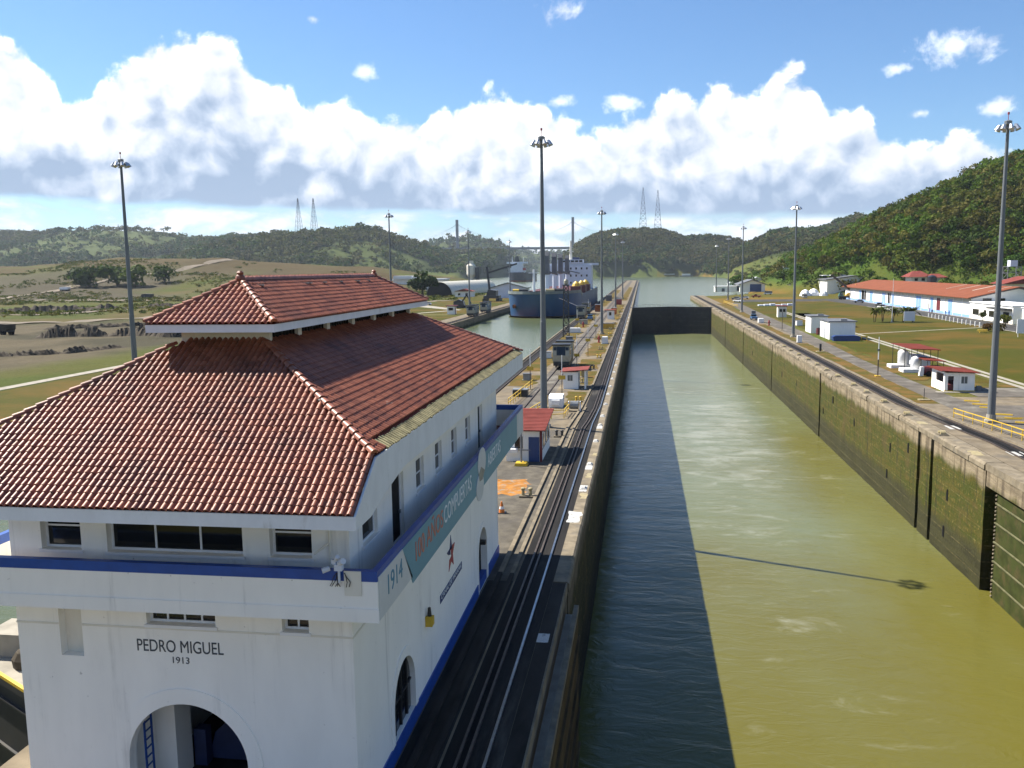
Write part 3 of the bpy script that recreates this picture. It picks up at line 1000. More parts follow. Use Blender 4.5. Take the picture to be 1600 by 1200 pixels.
# gate recess in the near part
mb.box(XR + 2.4, XR + 5, -420, 79.4, -14, -0.12)
mb.box(XR + 0.05, XR + 2.6, 40, 78.9, -2.0, -0.12)
mb.box(XR, XR + 3.0, 545, 548, -14, -0.1)
wall_r = struct(mb.build('lock_wall_right', 'lock_wall'))
for k, s in enumerate(SLOTS_R):                         # iron rungs of the ladder slots
    r_ = MB()
    for z in np.arange(-11.2, -0.4, 0.42):
        r_.cyl((XR + 0.32, s - 0.42, z), (XR + 0.32, s + 0.42, z), 0.035, n=5)
    r_.build('ladder', 'dark_metal', wall_r)
for k, (y, z) in enumerate([(88, -5.2), (88.6, -9.0), (101, -3.2), (108, -4.6), (109, -8.0), (126, -4.7), (140, -3.6), (147, -6.4),
                            (172, -5.2), (190, -5.6), (240, -6.0)]):
    r_ = MB()                                           # black blocks painting the dark of holes in the face
    r_.prism([(y - 0.24, z - 0.55), (y + 0.24, z - 0.55), (y + 0.24, z + 0.25), (y + 0.12, z + 0.55), (y - 0.12, z + 0.55), (y - 0.24, z + 0.25)], 'x', XR - 0.055, XR + 0.2)
    r_.build('dark_wall_hole', 'void_dark', wall_r)
# coping course with open joints
cop_n = 0
cop_r = MB()
for y0 in np.arange(79.2, 545, 3.66):
    y1 = min(y0 + 3.62, 545)
    e1 = random.uniform(-.09, .07)
    e2 = random.uniform(.08, .34)
    cop_r.prism([(XR - 0.06 + e1, -0.62), (XR + 1.5, -0.62), (XR + 1.5, 0.0), (XR + e2 + e1, 0.0), (XR - 0.06 + e1, -random.uniform(.1, .3))], 'y', float(y0), float(y1))
cop_r.box(XR + 0.0, XR + 1.5, -420, 79.0, -0.62, 0.0)
cp = cop_r.build('coping', 'kerb_concrete', wall_r)
cp['kind'] = 'stuff'

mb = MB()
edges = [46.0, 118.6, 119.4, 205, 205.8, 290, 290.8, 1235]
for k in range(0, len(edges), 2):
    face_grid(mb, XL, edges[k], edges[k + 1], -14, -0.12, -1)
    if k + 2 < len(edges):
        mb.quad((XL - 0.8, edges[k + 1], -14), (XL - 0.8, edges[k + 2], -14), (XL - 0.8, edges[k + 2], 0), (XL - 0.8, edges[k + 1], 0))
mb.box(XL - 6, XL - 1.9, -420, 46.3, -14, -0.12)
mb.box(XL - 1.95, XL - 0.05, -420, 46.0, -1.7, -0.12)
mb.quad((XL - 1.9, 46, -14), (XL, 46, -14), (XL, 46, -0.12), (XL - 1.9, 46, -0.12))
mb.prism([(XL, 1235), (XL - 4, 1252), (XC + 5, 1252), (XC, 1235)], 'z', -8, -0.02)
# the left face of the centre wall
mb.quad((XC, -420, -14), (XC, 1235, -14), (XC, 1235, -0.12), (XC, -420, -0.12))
wall_c = struct(mb.build('center_wall', 'shaded_lock_wall'))
mb = MB()
mb.box(XC, XL - 1.0, -420, 1235, -1.2, 0.0)
struct(mb.build('center_wall_top', 'concrete'))
cop_l = MB()
for y0 in np.arange(46.2, 1235, 3.66):
    e1 = random.uniform(-.03, .03)
    cop_l.prism([(XL + 0.05 + e1, -0.6), (XL - 1.0, -0.6), (XL - 1.0, 0.0), (XL - 0.08 + e1, 0.0), (XL + 0.05 + e1, -0.12)], 'y', float(y0), float(min(y0 + 3.62, 1235)))
cop_l.box(XL - 1.0, XL - 0.02, -420, 46.0, -0.6, 0.0)
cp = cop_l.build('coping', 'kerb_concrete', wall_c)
cp['kind'] = 'stuff'
mb = MB()
mb.box(XWW - 4.0, XWW, 30, 480, -14, -0.02)
mb.prism([(XWW, 480), (XWW - 4, 480), (XWW - 16, 560), (XWW - 13, 566)], 'z', -14, -0.02)
struct(mb.build('west_lock_wall', 'lock_wall'))
mb = MB()
mb.box(XWW - 4.4, XWW - 0.1, 30, 480, -0.5, 0.005)
struct(mb.build('west_wall_top', 'concrete'))


# ------------------------------------------------------------------ paved and grassed sheets
def sheet(name, mat, rects, z, kind='structure'):
    mb = MB()
    for q in rects:
        if len(q) == 4 and not isinstance(q[0], tuple):
            x0, x1, y0, y1 = q
            mb.quad((x0, y0, z), (x1, y0, z), (x1, y1, z), (x0, y1, z))
        else:
            mb.add([(p[0], p[1], z) for p in q], [tuple(range(len(q)))])
    o = mb.build(name, mat)
    return struct(o, kind)


def ragged(x0, x1, y0, y1, amp=0.35, step=1.5, seed=0):
    amp = amp * 2.2 if x1 - x0 > 2 and amp < .4 else amp
    """outline of a patch of grass with an uneven edge"""
    r = random.Random(seed)
    pts_ = []
    L = [((x0, y0), (x1, y0)), ((x1, y0), (x1, y1)), ((x1, y1), (x0, y1)), ((x0, y1), (x0, y0))]
    for a, b in L:
        n = max(2, int(math.hypot(b[0] - a[0], b[1] - a[1]) / step))
        for i in range(n):
            t_ = i / n
            pts_.append((a[0] + (b[0] - a[0]) * t_ + r.uniform(-amp, amp), a[1] + (b[1] - a[1]) * t_ + r.uniform(-amp, amp)))
    return pts_


# right bank
sheet('right_bank_paving', 'concrete', [(31.14, 37.5, -420, 545), (37.5, 62, -420, 119)], 0.0)
sheet('grass_verge', 'dry_grass', [ragged(34.0, 36.6, 113, 201, 0.12, 3, 1), ragged(34.2, 36.4, 206, 268, 0.15, 3, 2), ragged(35.0, 38.0, 300, 420, 0.3, 3, 3), ragged(39.8, 42.6, 136, 205, 0.25, 2, 4),
                                      ragged(43.0, 52.0, 128.5, 133, 0.3, 2, 14), ragged(37.2, 43.5, 127, 132, 0.4, 2, 19)], 0.012)
sheet('lawn', 'green_lawn', [ragged(54.4, 92.5, 60, 252, 0.3, 4, 5), ragged(54.4, 92.0, 252, 330, 0.3, 4, 6), ragged(42.9, 51.5, 134, 204, 0.3, 3, 7), ragged(50.2, 51.6, 204, 232, 0.2, 3, 8),
                             ragged(44, 92, 330, 440, 0.5, 4, 9), ragged(44, 51.6, 236, 330, 0.4, 4, 10), ragged(54.4, 60, 252.4, 329.8, .1, 4, 12)], 0.008)
sheet('access_road', 'road_grey', [[(36.6, 112), (40.2, 112), (39.7, 140), (39.9, 170), (41.0, 200), (41.6, 224), (42.2, 262), (43.5, 330), (46, 430), (40, 430), (38.2, 330), (37.6, 262), (37.2, 224), (36.7, 170), (36.6, 140)],
                                   (36.6, 62, 92, 112.0), (43.2, 54, 119.2, 128.0)], 0.016)
sheet('lawn_path', 'concrete_light', [(51.7, 52.6, 62, 340), (53.2, 54.1, 62, 340), [(54.1, 228), (92, 250.5), (92, 251.6), (54.1, 229.2)]], 0.020)
sheet('workshop_road', 'tarmac', [(92.8, 103, 60, 380), [(92.8, 380), (103, 380), (106, 470), (88, 470)], (46, 88, 440, 470)], 0.014)
sheet('workshop_kerb', 'concrete_light', [(92.2, 92.8, 60, 380), (102.2, 103.2, 262, 470)], 0.030)
sheet('tow_track_bed', 'track_bed', [[(31.2, 112), (33.3, 112), (33.4, 545), (31.2, 545)], [(32.4, 97.5), (34.2, 97.5), (33.3, 112), (31.2, 112)], [(33.2, -420), (35.4, -420), (35.2, 86), (34.2, 97.5), (32.4, 97.5), (33.3, 86)],
                                     ], 0.012)
sheet('center_track_bed', 'track_bed', [(-6.85, -4.75, -420, 1235)], 0.004)
sheet('center_apron', 'concrete_near', [(-21.9, -6.95, 50.6, 92), (-8.4, -6.95, 46.0, 50.6)], 0.003)
sheet('oily_shade_strip', 'grimy_shade_concrete', [(-8.4, -6.95, -420, 46.0), (-4.74, XL - .1, -420, 46.0)], 0.0035)  # oil-marked strip with the shade beside the house painted in
sheet('return_track_bed', 'road_grey', [(-15.3, -11.9, 92.2, 1200)], 0.006)
sheet('center_grass', 'dry_grass', [ragged(-9.9, -7.3, 108.5, 121.5, .2, 1.2, 21), ragged(-11, -7.3, 129, 146, .2, 1.4, 22), ragged(-11.2, -7.4, 150, 166, .2, 1.6, 23), ragged(-11.2, -7.4, 172, 204, .25, 2, 24),
                                    ragged(-11.3, -7.4, 212, 280, .25, 2, 25), ragged(-11.4, -7.6, 300, 420, .3, 3, 26), ragged(-20.2, -16.0, 127, 140, .25, 1.4, 27), ragged(-20.2, -16, 146, 178, .25, 1.6, 28),
                                    ragged(-20.2, -16, 186, 240, .25, 2, 29), ragged(-20.2, -16, 255, 330, .25, 2, 30), ragged(-20, -16, 400, 700, .3, 4, 31), ragged(-11.4, -7.8, 470, 800, .3, 4, 32)], 0.010)
sheet('orange_stain', 'orange_stain', [ragged(-11.9, -9.0, 64.4, 69.4, .45, .5, 33)], 0.007)
sheet('west_track_bed', 'track_bed', [(-63.6, -61.6, 30, 480)], 0.012)
sheet('center_west_track_bed', 'track_bed', [(-21.6, -19.9, 55, 1235)], 0.012)
sheet('west_lawn', 'green_lawn', [ragged(-95.6, -69, 70, 330, .4, 4, 35), ragged(-116, -69, 345, 560, .8, 5, 36)], 0.03)
sheet('west_path', 'concrete_light', [(-98.8, -96.4, 60, 330), [(-98.8, 330), (-96.4, 330), (-78, 372), (-80, 376)], [(-116, 424), (-80, 372), (-78, 376), (-110, 434)]], 0.05)
sheet('west_paving', 'concrete', [(-68.8, -65.2, 60, 480)], 0.02)

# rails, kerbs and the rack
def strip_beam(mb, path, w, h, z0=0.0):
    for a, b in zip(path[:-1], path[1:]):
        s = w / 2
        mb.add([(a[0] - s, a[1], z0), (a[0] + s, a[1], z0), (b[0] + s, b[1], z0), (b[0] - s, b[1], z0), (a[0] - s, a[1], z0 + h), (a[0] + s, a[1], z0 + h), (b[0] + s, b[1], z0 + h), (b[0] - s, b[1], z0 + h)],
               [(0, 3, 2, 1), (4, 5, 6, 7), (0, 1, 5, 4), (1, 2, 6, 5), (2, 3, 7, 6), (3, 0, 4, 7)])


def offs(x):
    return [(x, -420), (x, 93), (x + 0.25, 97), (x + 0.55, 106), (x + 0.6, 130), (x + 0.35, 210), (x + 0.35, 1235)]


tt = thing('tow_track', 'silver conductor rail and dark rack of the tow track along the center wall edge', 'railway track', (-5.5, 60, 0))
mb = MB(); strip_beam(mb, [(-5.32, -420), (-5.32, 96), (-5.0, 108), (-5.1, 1235)], 0.11, 0.10); mb.build('running_rail', 'rail_steel', tt)
mb = MB(); strip_beam(mb, offs(-6.32), 0.10, 0.12); mb.build('rack_guard', 'rusty_rail', tt)
mb = MB(); strip_beam(mb, offs(-5.98), 0.10, 0.12); mb.build('rack_guard', 'rusty_rail', tt)
mb = MB(); strip_beam(mb, offs(-6.15), 0.24, 0.03, 0.01); mb.build('rack', 'void_dark', tt)
mb = MB(); strip_beam(mb, [(-7.85, -420), (-7.85, 47)], 0.26, 0.16); strip_beam(mb, [(-7.17, -420), (-7.17, 47)], 0.22, 0.12); mb.build('oily_shade_kerb', 'grimy_shade_concrete', tt)  # near kerbs painted dark for the same shade
mb = MB(); strip_beam(mb, [(-7.85, 47), (-7.85, 93), (-7.3, 107), (-7.05, 130), (-7.1, 420)], 0.26, 0.16); mb.build('kerb', 'kerb_concrete', tt)
mb = MB(); strip_beam(mb, [(-7.17, 47), (-7.17, 93), (-6.75, 107)], 0.22, 0.12); mb.build('kerb', 'kerb_concrete', tt)
t2 = thing('tow_track', 'curving dark tow track along the coping of the right lock wall', 'railway track', (32.5, 120, 0))
path = [(32.0, 545), (32.0, 113), (32.9, 99), (33.9, 88), (34.1, -420)]
mb = MB(); strip_beam(mb, [(p[0] - 0.72, p[1]) for p in reversed(path)], 0.10, 0.13); mb.build('running_rail', 'rusty_rail', t2)
mb = MB(); strip_beam(mb, [(p[0] + 0.78, p[1]) for p in reversed(path)], 0.10, 0.13); mb.build('running_rail', 'rusty_rail', t2)
mb = MB(); strip_beam(mb, [(p[0] + 0.05, p[1]) for p in reversed(path)], 0.22, 0.06); mb.build('rack', 'void_dark', t2)
mb = MB(); strip_beam(mb, [(p[0] + 1.55, p[1]) for p in reversed(path)], 0.28, 0.14); mb.build('kerb', 'kerb_concrete', t2)
t3 = thing('return_track', 'rusty pair of return rails down the middle of the center wall', 'railway track', (-13.5, 150, 0))
for x in (-14.45, -12.75):
    mb = MB(); strip_beam(mb, [(x, 60), (x, 1200)], 0.14, 0.13); mb.build('running_rail', 'rusty_rail', t3)
t4 = thing('tow_track', 'tow track on the center wall edge beside the blue ship', 'railway track', (-20.8, 150, 0))
for x in (-21.5, -20.1):
    mb = MB(); strip_beam(mb, [(x, 55), (x, 1235)], 0.12, 0.14); mb.build('running_rail', 'rusty_rail', t4)
mb = MB(); strip_beam(mb, [(-22.15, 55), (-22.15, 1235)], 0.3, 0.22); mb.build('kerb', 'kerb_concrete', t4)
t5 = thing('tow_track', 'tow track on the far lock wall behind the control house roof', 'railway track', (-62.5, 300, 0))
for x in (-63.4, -61.9):
    mb = MB(); strip_beam(mb, [(x, 30), (x, 480), (x - 13, 555)], 0.12, 0.14); mb.build('running_rail', 'rusty_rail', t5)


# ------------------------------------------------------------------ control house
X0, X1, Y0, Y1 = -19.6, -8.5, 23.9, 50.4      # wall faces
XM = -14.05
PX0, PX1, PY0, PY1 = -20.81, -7.29, 22.69, 53.15   # gallery parapet
house = thing('control_house', 'white two-storey control house with red tiled double hip roof on the center wall', 'building', (XM, 37.2, 0))


def arch(cx, r, spring, bottom, n=18):
    return [(cx - r, bottom)] + [(cx - r * math.cos(math.pi * k / n), spring + r * math.sin(math.pi * k / n)) for k in range(n + 1)] + [(cx + r, bottom)]


def rect(a, b, c, d):
    return [(a, c), (b, c), (b, d), (a, d)]


TOPZ = 10.95
front_lo = [rect(-15.15, -12.87, 6.40, 7.25), rect(-10.72, -9.87, 6.36, 7.25), rect(-18.14, -17.36, 5.22, 7.25)]
front_up = [rect(-18.51, -17.15, 8.70, 10.1), rect(-16.28, -11.84, 8.68, 10.1), rect(-10.98, -9.66, 8.70, 10.1)]
mb = MB()
mb.panel((0, Y0, 0), (1, 0, 0), (0, 0, 1), (0, -1, 0), rect(X0, X1, 0, TOPZ), [arch(XM, 2.0, 1.83, 0.02)] + front_lo + front_up, 0.34)
side_up = [(25.15, 26.7, 8.7, 9.95), (28.4, 29.9, 7.52, 10.0), (31.7, 32.9, 8.7, 9.95), (34.85, 36.05, 8.7, 9.95), (38.0, 39.15, 8.7, 9.95), (41.2, 42.4, 8.7, 9.95), (44.5, 45.75, 7.52, 10.0)]
mb.panel((X1, 0, 0), (0, 1, 0), (0, 0, 1), (1, 0, 0), rect(Y0, Y1, 0, TOPZ), [arch(29.2, 1.4, 1.75, 0.62), arch(45.15, 1.25, 2.0, 0.02)] + [rect(*q) for q in side_up], 0.34)
mb.quad((X0, Y1, 0), (X0, Y0, 0), (X0, Y0, TOPZ), (X0, Y1, TOPZ))
mb.quad((X1, Y1, 0), (X0, Y1, 0), (X0, Y1, TOPZ), (X1, Y1, TOPZ))
wall = mb.build('wall', 'white_wall', house)
# string course groove line and arch mouldings
mb = MB()
mb.box(X0 - 0.015, -18.16, Y0 - 0.02, Y0, 6.24, 6.30); mb.box(-17.34, X1 + 0.02, Y0 - 0.02, Y0, 6.24, 6.30); mb.box(X1, X1 + 0.02, Y0, Y1, 6.24, 6.30)
mb.build('string_course', 'cream_wall', wall)


def ring(mb, plane, c, r0_, r1_, spring, bottom, off0, off1, n=28):
    """raised moulding round an arch"""
    ang = [math.pi * k / n for k in range(n + 1)]
    inn = [(c - r0_, bottom)] + [(c - r0_ * math.cos(a), spring + r0_ * math.sin(a)) for a in ang] + [(c + r0_, bottom)]
    out = [(c - r1_, bottom)] + [(c - r1_ * math.cos(a), spring + r1_ * math.sin(a)) for a in ang] + [(c + r1_, bottom)]

    def mk(p, o):
        return (p[0], o, p[1]) if plane == 'y' else (o, p[0], p[1])
    m_ = len(inn)
    vs = [mk(p, off1) for p in inn] + [mk(p, off1) for p in out] + [mk(p, off0) for p in inn] + [mk(p, off0) for p in out]
    fs = []
    for i in range(m_ - 1):
        fs += [(i, i + 1, m_ + i + 1, m_ + i), (m_ + i, m_ + i + 1, 3 * m_ + i + 1, 3 * m_ + i), (i, 2 * m_ + i, 2 * m_ + i + 1, i + 1)]
    mb.add(vs, fs)


mb = MB()
ring(mb, 'y', XM, 2.0, 2.5, 1.83, 0.0, Y0, Y0 - 0.035)
mb.build('arch_moulding', 'white_wall', wall)
mb = MB()
ring(mb, 'x', 29.2, 1.4, 1.78, 1.75, 0.62, X1, X1 + 0.04)
mb.build('arch_moulding', 'white_wall', wall)
mb = MB()
ring(mb, 'x', 45.15, 1.25, 1.55, 2.0, 0.0, X1, X1 + 0.03)
mb.build('arch_moulding', 'white_wall', wall)
mb = MB()
mb.box(X1, X1 + 0.05, Y0, 27.35, 0, 0.62); mb.box(X1, X1 + 0.05, 27.35, 31.05, 0, 0.60); mb.box(X1, X1 + 0.05, 31.05, 43.6, 0, 0.62); mb.box(X1, X1 + 0.05, 46.7, Y1, 0, 0.62)
mb.box(X1 - 0.33, X1 - 0.02, 43.95, 46.35, 0.0, 0.5)
mb.build('base_band', 'blue_paint', wall)
# panels that close the openings
mb = MB()
mb.box(-18.14, -17.36, Y0 + 0.30, Y0 + 0.34, 5.22, 7.25)
mb.build('niche_back', 'cream_wall', wall)


def window_y(x0, x1, z0, z1, y, cols, rows, fr=0.07, mat='dark_glass', sill=True, proud=0.05):
    w = MB()
    w.box(x0, x0 + fr, y - proud, y, z0, z1); w.box(x1 - fr, x1, y - proud, y, z0, z1)
    w.box(x0 + fr, x1 - fr, y - proud, y, z0, z0 + fr); w.box(x0 + fr, x1 - fr, y - proud, y, z1 - fr, z1)
    for k in range(1, cols):
        xx = x0 + (x1 - x0) * k / cols
        w.box(xx - fr * 0.45, xx + fr * 0.45, y - proud + 0.006, y - 0.006, z0 + fr, z1 - fr)
    for k in range(1, rows):
        zz = z0 + (z1 - z0) * k / rows
        w.box(x0 + fr, x1 - fr, y - proud + 0.01, y - 0.01, zz - fr * 0.4, zz + fr * 0.4)
    win = w.build('window', 'white_paint', house)
    for k in range(cols):
        a = x0 + (x1 - x0) * k / cols
        b_ = x0 + (x1 - x0) * (k + 1) / cols
        g = MB()
        g.box(a + fr * 0.3, b_ - fr * 0.3, y - 0.02, y - 0.014, z0 + fr * 0.3, z1 - fr * 0.3)
        g.build('pane', mat, win)
    if sill:
        s = MB()
        s.box(x0 - 0.06, x1 + 0.06, Y0 - 0.05, Y0 + 0.30, z0 - 0.10, z0 - 0.004)
        s.build('sill', 'white_paint', win)
    return win


def window_x(y0, y1, z0, z1, x, cols, rows, fr=0.07, mat='dark_glass', name='window'):
    w = MB()
    w.box(x, x + 0.05, y0, y0 + fr, z0, z1); w.box(x, x + 0.05, y1 - fr, y1, z0, z1)
    w.box(x, x + 0.05, y0 + fr, y1 - fr, z0, z0 + fr); w.box(x, x + 0.05, y0 + fr, y1 - fr, z1 - fr, z1)
    for k in range(1, cols):
        yy = y0 + (y1 - y0) * k / cols
        w.box(x + 0.006, x + 0.044, yy - fr * 0.45, yy + fr * 0.45, z0 + fr, z1 - fr)
    for k in range(1, rows):
        zz = z0 + (z1 - z0) * k / rows
        w.box(x + 0.01, x + 0.04, y0 + fr, y1 - fr, zz - fr * 0.4, zz + fr * 0.4)
    win = w.build(name, 'white_paint', house)
    g = MB()
    g.box(x + 0.014, x + 0.02, y0 + 0.02, y1 - 0.02, z0 + 0.02, z1 - 0.02)
    g.build('pane', mat, win)
    return win


YB = Y0 + 0.30
window_y(-18.51, -17.15, 8.70, 10.1, YB, 1, 2)
window_y(-16.28, -11.84, 8.68, 10.1, YB, 3, 1)
window_y(-10.98, -9.66, 8.70, 10.1, YB, 1, 2)
window_y(-15.15, -12.87, 6.40, 7.25, YB, 4, 1)
window_y(-10.72, -9.87, 6.36, 7.25, YB, 2, 1)
XB = X1 - 0.17
for q in side_up:
    if q[2] < 8:
        d_ = window_x(*q, XB, 1, 1, 0.10, 'louvre_dark', 'door')
        h_ = MB(); h_.box(XB + 0.05, XB + 0.11, q[1] - 0.32, q[1] - 0.2, 8.5, 8.62); h_.build('handle', 'metal_grey', d_)
    else:
        w_ = window_x(*q, XB, 1, 2)
        s_ = MB(); s_.box(X1 - 0.16, X1 + 0.06, q[0] - 0.06, q[1] + 0.06, q[2] - 0.10, q[2] - 0.004); s_.build('sill', 'white_paint', w_)
# arched window and doorway of the right side
g = MB()
g.panel((XB, 0, 0), (0, 1, 0), (0, 0, 1), (1, 0, 0), arch(29.2, 1.4, 1.75, 0.62), [], 0)
aw = g.build('arched_window', 'dark_glass', house)
b_ = MB()
for yy in (28.4, 29.2, 30.0):
    b_.box(XB + 0.004, XB + 0.06, yy - 0.04, yy + 0.04, 0.62, 1.75 + math.sqrt(max(0, 1.4 ** 2 - (yy - 29.2) ** 2)) - 0.02)
b_.box(XB + 0.008, XB + 0.05, 27.8, 30.6, 1.72, 1.80)
b_.build('glazing_bars', 'dark_metal', aw)
g = MB(); g.panel((X1 - 0.335, 0, 0), (0, 1, 0), (0, 0, 1), (1, 0, 0), arch(45.15, 1.25, 2.0, 0.02), [], 0)
ad = g.build('arched_door', 'louvre_dark', house)
g = MB(); g.box(X1 - 0.45, X1 + 0.18, 45.0, 45.35, 2.35, 2.55); g.build('door_lamp', 'dark_metal', ad)
# the archway room on the front: white jambs, blue dado, inside shade painted as dark walls, ladder
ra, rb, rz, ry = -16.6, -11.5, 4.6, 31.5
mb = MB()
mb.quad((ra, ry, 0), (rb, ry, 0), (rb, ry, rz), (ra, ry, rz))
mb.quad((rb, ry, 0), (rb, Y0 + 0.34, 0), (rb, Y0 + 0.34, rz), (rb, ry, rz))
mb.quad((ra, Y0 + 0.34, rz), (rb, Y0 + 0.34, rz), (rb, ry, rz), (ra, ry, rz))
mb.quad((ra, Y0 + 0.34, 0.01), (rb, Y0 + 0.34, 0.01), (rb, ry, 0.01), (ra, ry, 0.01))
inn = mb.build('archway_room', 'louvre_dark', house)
mb = MB(); mb.quad((ra, Y0 + 0.34, 0), (ra, ry, 0), (ra, ry, rz), (ra, Y0 + 0.34, rz)); mb.box(ra, -15.45, 25.6, 26.6, 0.02, rz); mb.build('jamb', 'white_wall', inn)
mb = MB(); mb.prism([(-15.2, 0.02), (-12.6, 0.02), (-11.6, 3.2), (-11.6, 3.9), (-14.9, 1.0)], 'y', 27.2, 27.4); mb.build('stair_wall', 'dark_blue_steel', inn)  # blue darkened for the shade inside the room, locker too
mb = MB(); mb.box(-15.44, -15.0, 26.7, 27.1, 0.02, 1.35); mb.build('locker', 'dark_blue_steel', inn)
ld = MB()
for yy in (24.55, 24.95):
    ld.box(-15.93, -15.88, yy - 0.03, yy + 0.03, 0.02, 3.5)
for z in np.arange(0.3, 3.4, 0.3):
    ld.box(-15.925, -15.885, 24.57, 24.93, z - 0.02, z + 0.02)
ld.build('ladder', 'blue_paint', inn)
mb = MB(); mb.lathe((-13.3, 25.5, 0.02), [(0.22, 0), (0.22, 0.05), (0.16, 0.06), (0.05, 0.7), (0.02, 0.72)], 12); mb.build('machine_cover', 'orange_paint', inn)

# gallery: floor slab, parapet, blue band
mb = MB()
mb.box(PX0 + 0.2, PX1 - 0.2, PY0 + 0.2, Y0 - 0.004, 7.30, 7.50)
mb.box(X1 + 0.004, PX1 - 0.2, Y0 - 0.004, PY1 - 0.2, 7.30, 7.50)
mb.box(PX0 + 0.2, X0 - 0.004, Y0 - 0.004, PY1 - 0.2, 7.30, 7.50)
mb.box(X0 - 0.004, X1 + 0.004, Y1 + 0.004, PY1 - 0.2, 7.30, 7.50)
mb.build('gallery_floor', 'red_floor', house)
mb = MB()
mb.box(PX0, PX1, PY0, PY0 + 0.2, 7.33, 8.50)
mb.box(PX1 - 0.2, PX1, PY0 + 0.2, PY1, 7.33, 8.50)
mb.box(PX0, PX0 + 0.2, PY0 + 0.2, PY1, 7.33, 8.50)
mb.box(PX0 + 0.2, PX1 - 0.2, PY1 - 0.2, PY1, 7.33, 8.50)
mb.box(PX0 + 0.2, PX1 - 0.2, PY0 + 0.2, Y0, 7.285, 7.298); mb.box(X1, PX1 - 0.2, Y0, PY1 - 0.2, 7.285, 7.298)
par = mb.build('parapet', 'white_wall', house)
mb = MB()
mb.box(PX0 - 0.03, PX1 + 0.025, PY0 - 0.03, PY0, 7.30, 7.70)
mb.build('parapet_moulding', 'white_wall', par)
mb = MB()
mb.box(PX0, PX1, PY0 - 0.012, PY0 + 0.2, 8.50, 8.80)
mb.box(PX1 - 0.2, PX1, PY0 + 0.2, PY1, 8.50, 8.80)
mb.box(PX0, PX0 + 0.2, PY0 + 0.2, PY1, 8.50, 8.80)
mb.box(PX0 + 0.2, PX1 - 0.2, PY1 - 0.2, PY1, 8.50, 8.80)
mb.build('blue_band', 'blue_paint', par)
mb = MB(); mb.box(-8.25, -7.75, PY0 - 0.035, PY0 - 0.014, 8.08, 8.80); mb.build('patch_board', 'cream_wall', par)

# banner along the right parapet
bx_ = PX1 + 0.02
mb = MB(); mb.prism([(22.75, 7.34), (26.36, 7.34), (25.25, 8.62), (22.75, 8.62)], 'x', PX1 + 0.002, bx_); bn1 = mb.build('banner_panel', 'grey_print', house); bn1['label'] = 'pale banner panel printed 1914'
mb = MB(); mb.prism([(26.37, 7.12), (50.4, 7.12), (50.4, 8.62), (25.26, 8.62)], 'x', PX1 + 0.002, bx_); bn2 = mb.build('banner_panel', 'teal_print', house); bn2['label'] = 'long teal banner panel with lettering'
mb = MB(); mb.prism([(50.41, 7.12), (53.1, 7.12), (53.1, 8.62), (50.41, 8.62)], 'x', PX1 + 0.002, bx_); mb.build('banner_panel', 'grey_print', house)


def side_text(body, y0, y1, z, size, mat, parent, x=bx_ + 0.004, bold=0.0):
    return text(body, size, frame((0, 1, 0), (0, 0, 1), (1, 0, 0), (x, (y0 + y1) / 2, z)), mat, 'lettering', parent, width=y1 - y0, bold=bold)


side_text('1914', 23.55, 25.1, 7.62, 0.85, 'text_blue', bn1)
side_text('100 AÑOS', 26.7, 30.7, 7.52, 0.95, 'text_orange', bn2)
side_text('COMPUERTAS', 30.95, 36.3, 7.52, 0.95, 'text_white', bn2)
side_text('ABIERTAS', 40.4, 44.2, 7.56, 0.90, 'text_white', bn2)
# round emblem: two pale half discs like gate leaves, part of it hanging below the banner
em = MB()
for cy, cz, r_ in ((38.75, 8.35, 0.68), (38.2, 7.32, 0.62)):
    n = 28
    em.prism([(cy + r_ * 1.45 * math.cos(2 * math.pi * k / n), cz + r_ * math.sin(2 * math.pi * k / n)) for k in range(n)], 'x', bx_ + 0.002, bx_ + 0.03)
emb = em.build('emblem', 'grey_print', bn2)
em = MB(); em.prism([(37.9, 7.95), (38.5, 8.2), (39.4, 7.85), (38.8, 7.55), (38.1, 7.6)], 'x', bx_ + 0.031, bx_ + 0.038); em.build('emblem_mark', 'metal_grey', bn2)
# star logo and name strip on the wall
def star(cy, cz, R, r):
    return [(cy + (R if k % 2 == 0 else r) * math.sin(math.pi * k / 5), cz + (R if k % 2 == 0 else r) * math.cos(math.pi * k / 5)) for k in range(10)]


sp = star(37.35, 4.42, 0.86, 0.36)
lg = thing  # noqa
mb = MB(); mb.prism([sp[8], sp[9], sp[0], sp[1], (37.55, 4.55), (37.15, 4.75), (37.25, 4.40), (36.85, 4.50)], 'x', X1 + 0.002, X1 + 0.02); mb.build('logo', 'logo_navy', house)
mb = MB(); mb.prism([sp[2], (37.72, 4.72), (37.35, 4.62), (37.42, 4.28), (37.0, 4.22), sp[6], sp[5], sp[4], sp[3]], 'x', X1 + 0.002, X1 + 0.02); mb.build('logo', 'logo_red', house)
mb = MB(); mb.box(X1 + 0.002, X1 + 0.02, 35.05, 39.6, 2.93, 3.28); stp = mb.build('name_strip', 'logo_navy', house)
side_text('CANAL DE PANAMÁ', 35.2, 39.4, 2.99, 0.30, 'text_white', stp, X1 + 0.024)
# lettering over the arch
ft = frame((1, 0, 0), (0, 0, 1), (0, -1, 0), (-14.1, Y0 - 0.006, 5.40))
text('PEDRO MIGUEL', 0.56, ft, 'text_dark', 'lettering', wall, width=2.86)
ft = frame((1, 0, 0), (0, 0, 1), (0, -1, 0), (-14.1, Y0 - 0.006, 5.10))
text('1913', 0.30, ft, 'text_dark', 'lettering', wall, width=0.55)
